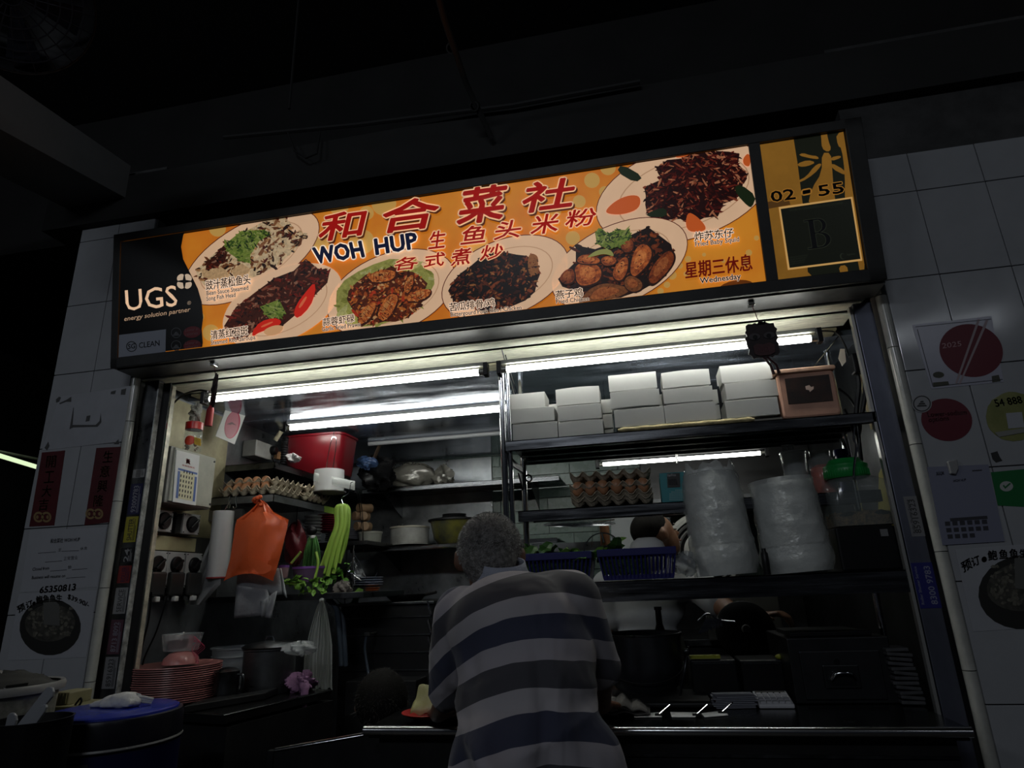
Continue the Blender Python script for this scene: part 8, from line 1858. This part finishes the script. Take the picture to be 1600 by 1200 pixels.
# damp cloth on the lid
RG = mat('dish_rag', (.60, .60, .58), .9, bump=.5, bs=45, var=.12, vs=9)
t = T('dish_rag', 'crumpled white dish rag lying on the blue drum lid', 'cloth', V3((c.x, c.y, zt_+.007)))
q = PZ(168, 1108, zt_+.007); q.z = zt_+.007; q.y += .03
organic('rag_heap', [('e', q+V3((.018, 0, .014)), (.034, .026, .020)), ('e', q+V3((-.012, .006, .012)), (.036, .026, .016)), ('e', q+V3((.034, .006, .010)), (.024, .022, .015)), ('c', q+V3((-.075, 0, .004)), .006, q+V3((-.01, 0, .012)), .015), ('c', q+V3((-.03, -.014, .007)), .008, q+V3((.045, -.014, .010)), .009), ('c', q+V3((.0, -.012, .022)), .010, q+V3((.04, .0, .018)), .009), ('c', q+V3((-.05, .018, .004)), .006, q+V3((.02, .02, .020)), .012)], [RG], .0045, t, 1)

m = MB(); m.grid([[V3((q.x-.10+.11*u, q.y+.030+.04*v, zt_+.010+.022*u*math.sin(PI*(.15+.8*v))+.003*math.sin(9*v+6*u))) for u in [i/10 for i in range(11)]] for v in [k/10 for k in range(11)]]); m.build('rag_end', RG, t, smooth=True, solid=.003)
for k in range(3): MB().tube(spl([q+V3((.01+.012*k, .02-.004*k, .006+.004*k)), q+V3((.045, .014-.002*k, .010+.006*k)), q+V3((.072+.002*k, .03, .004+.004*k))], 5), .0035, 8).build('rag_fold', RG, t, smooth=True)
# white-grey bucket, utensil container, cream boxes
bw = mat('speckled_bucket', (.20, .20, .17), .5, col2=(.11, .11, .09), vs=60)
yb5 = 1.42; rx = PY(58, 1085, yb5).x; r_ = .14; c = V3((rx-r_, yb5+.02, 0)); zt_ = PY(20, 1080, yb5-.10).z
t = T('pale_bucket', 'speckled cream bucket with a thick rim at the left edge, dark contents heaped inside', 'bucket', c)
MB().lathe([(.001, .6), (r_*.75, .6), (r_*.92, zt_-.02)], c, 40).build('body', bw, t, smooth=True)
MB().lathe([(r_*.92, zt_-.022), (r_*1.0, zt_-.020), (r_*1.02, zt_-.008), (r_*.99, zt_), (r_*.92, zt_-.002)], c, 40).build('rim', mat('bucket_rim', (.24, .24, .23), .4), t, smooth=True)
MB().lathe([(.001, 0), (r_*.7, 0), (r_*.7, .6), (.001, .6)], c, 24).build('stand', SOOT, t)
crumple('contents', c+V3((0, 0, zt_-.012)), (r_*.85, r_*.85, .035), mat('dark_scraps', (.025, .025, .022), .8), None, None, seed=70, amp=.2, parent=t)
m = MB(); m.grid([[c+V3((-.05+.14*u, -.06+.08*v, zt_+.030+.010*math.sin(4*u+2*v)-.028*u)) for u in [i/8 for i in range(9)]] for v in [k/5 for k in range(6)]]); m.build('wet_paper', mat('wet_paper', (.30, .30, .30), .7), None, smooth=True, solid=.003, label='crumpled white paper sheet lying on top of the pale bucket', cat='paper')
yu = 1.24; q = PY(35, 1137, yu); r_ = .075; c = V3((PY(35, 1137, yu).x, yu+.02, 0)); zt_ = PY(40, 1137, yu-.07).z
t = T('utensil_pot', 'dark steel pot of white plastic utensils at the lower left', 'pot', c)
MB().lathe([(.001, .7), (r_*.95, .7), (r_, zt_-.003), (r_*1.03, zt_), (r_*.97, zt_), (r_*.93, .75)], c, 36).build('body', mat('utensil_steel', (.03, .03, .032), .35, .8), t, smooth=True)
MB().lathe([(.001, 0), (r_*.8, 0), (r_*.8, .7), (.001, .7)], c, 24).build('stand', SOOT, t)
HW = mat('utensil_white', (.26, .27, .29), .4)
for k, (p0, p1, wd, lb) in enumerate((((30, 1140), (76, 1082), .011, 'long white plastic spatula handle leaning out of the utensil pot'), ((44, 1140), (66, 1108), .007, 'shorter grey spoon handle behind the spatula in the pot'), ((14, 1138), (18, 1122), .011, 'short white ladle end with a hole in the utensil pot'))):
    a, b = PY(p0[0], p0[1], yu+.005), PY(p1[0], p1[1], yu+.0); d = (b-a).normalized(); s_ = d.cross(V3((0, 1, 0))).normalized()
    m = MB(); out = [a-d*.06-s_*wd, a-d*.06+s_*wd, b+s_*wd*1.15, b+d*.008+s_*wd*.7, b+d*.011, b+d*.008-s_*wd*.7, b-s_*wd*1.15]
    m.prism(out, (0, .006, 0)); m.build('plastic_utensil', HW, None, bev=.0015, label=lb, cat='utensil')
    if k != 1: m = MB(); 
q = PY(95, 1112, 1.62); CRM = mat('cream_box', (.24, .22, .12), .5, var=.15, vs=12)
t = T('cream_boxes', 'cream plastic ribbed box stacked behind the utensils', 'box', q)
a, b = PY(42, 1112, 1.6), PY(132, 1112, 1.6); MB().box((a.x, 1.6, a.z-.012), (b.x, 1.72, a.z+.012)).build('base', CRM, t, bev=.004)
a, b = PY(78, 1100, 1.62), PY(105, 1100, 1.62); MB().box((a.x, 1.62, a.z-.004), (b.x, 1.70, a.z+.028)).build('upper_block', CRM, t, bev=.003)
for k in range(5): x = a.x+.006+k*(b.x-a.x-.012)/4; MB().box((x-.0015, 1.617, a.z+.0), (x+.0015, 1.62, a.z+.026)).build('rib', CRM, t)
MB().box((PY(42, 1112, 1.6).x, 1.6, 0), (PY(132, 1112, 1.6).x, 1.72, PY(42, 1112, 1.6).z-.012)).build('stand', SOOT, t)
m = MB(); m.tube(spl([PY(112, 1110, 1.62), PY(120, 1098, 1.62), PY(126, 1091, 1.62), PY(127, 1097, 1.62), PY(118, 1110, 1.62)], 4), .0028, 6); m.build('black_tool', BLACK, None, smooth=True, label='black looped scissor handle between the cream box and the rag', cat='scissors')
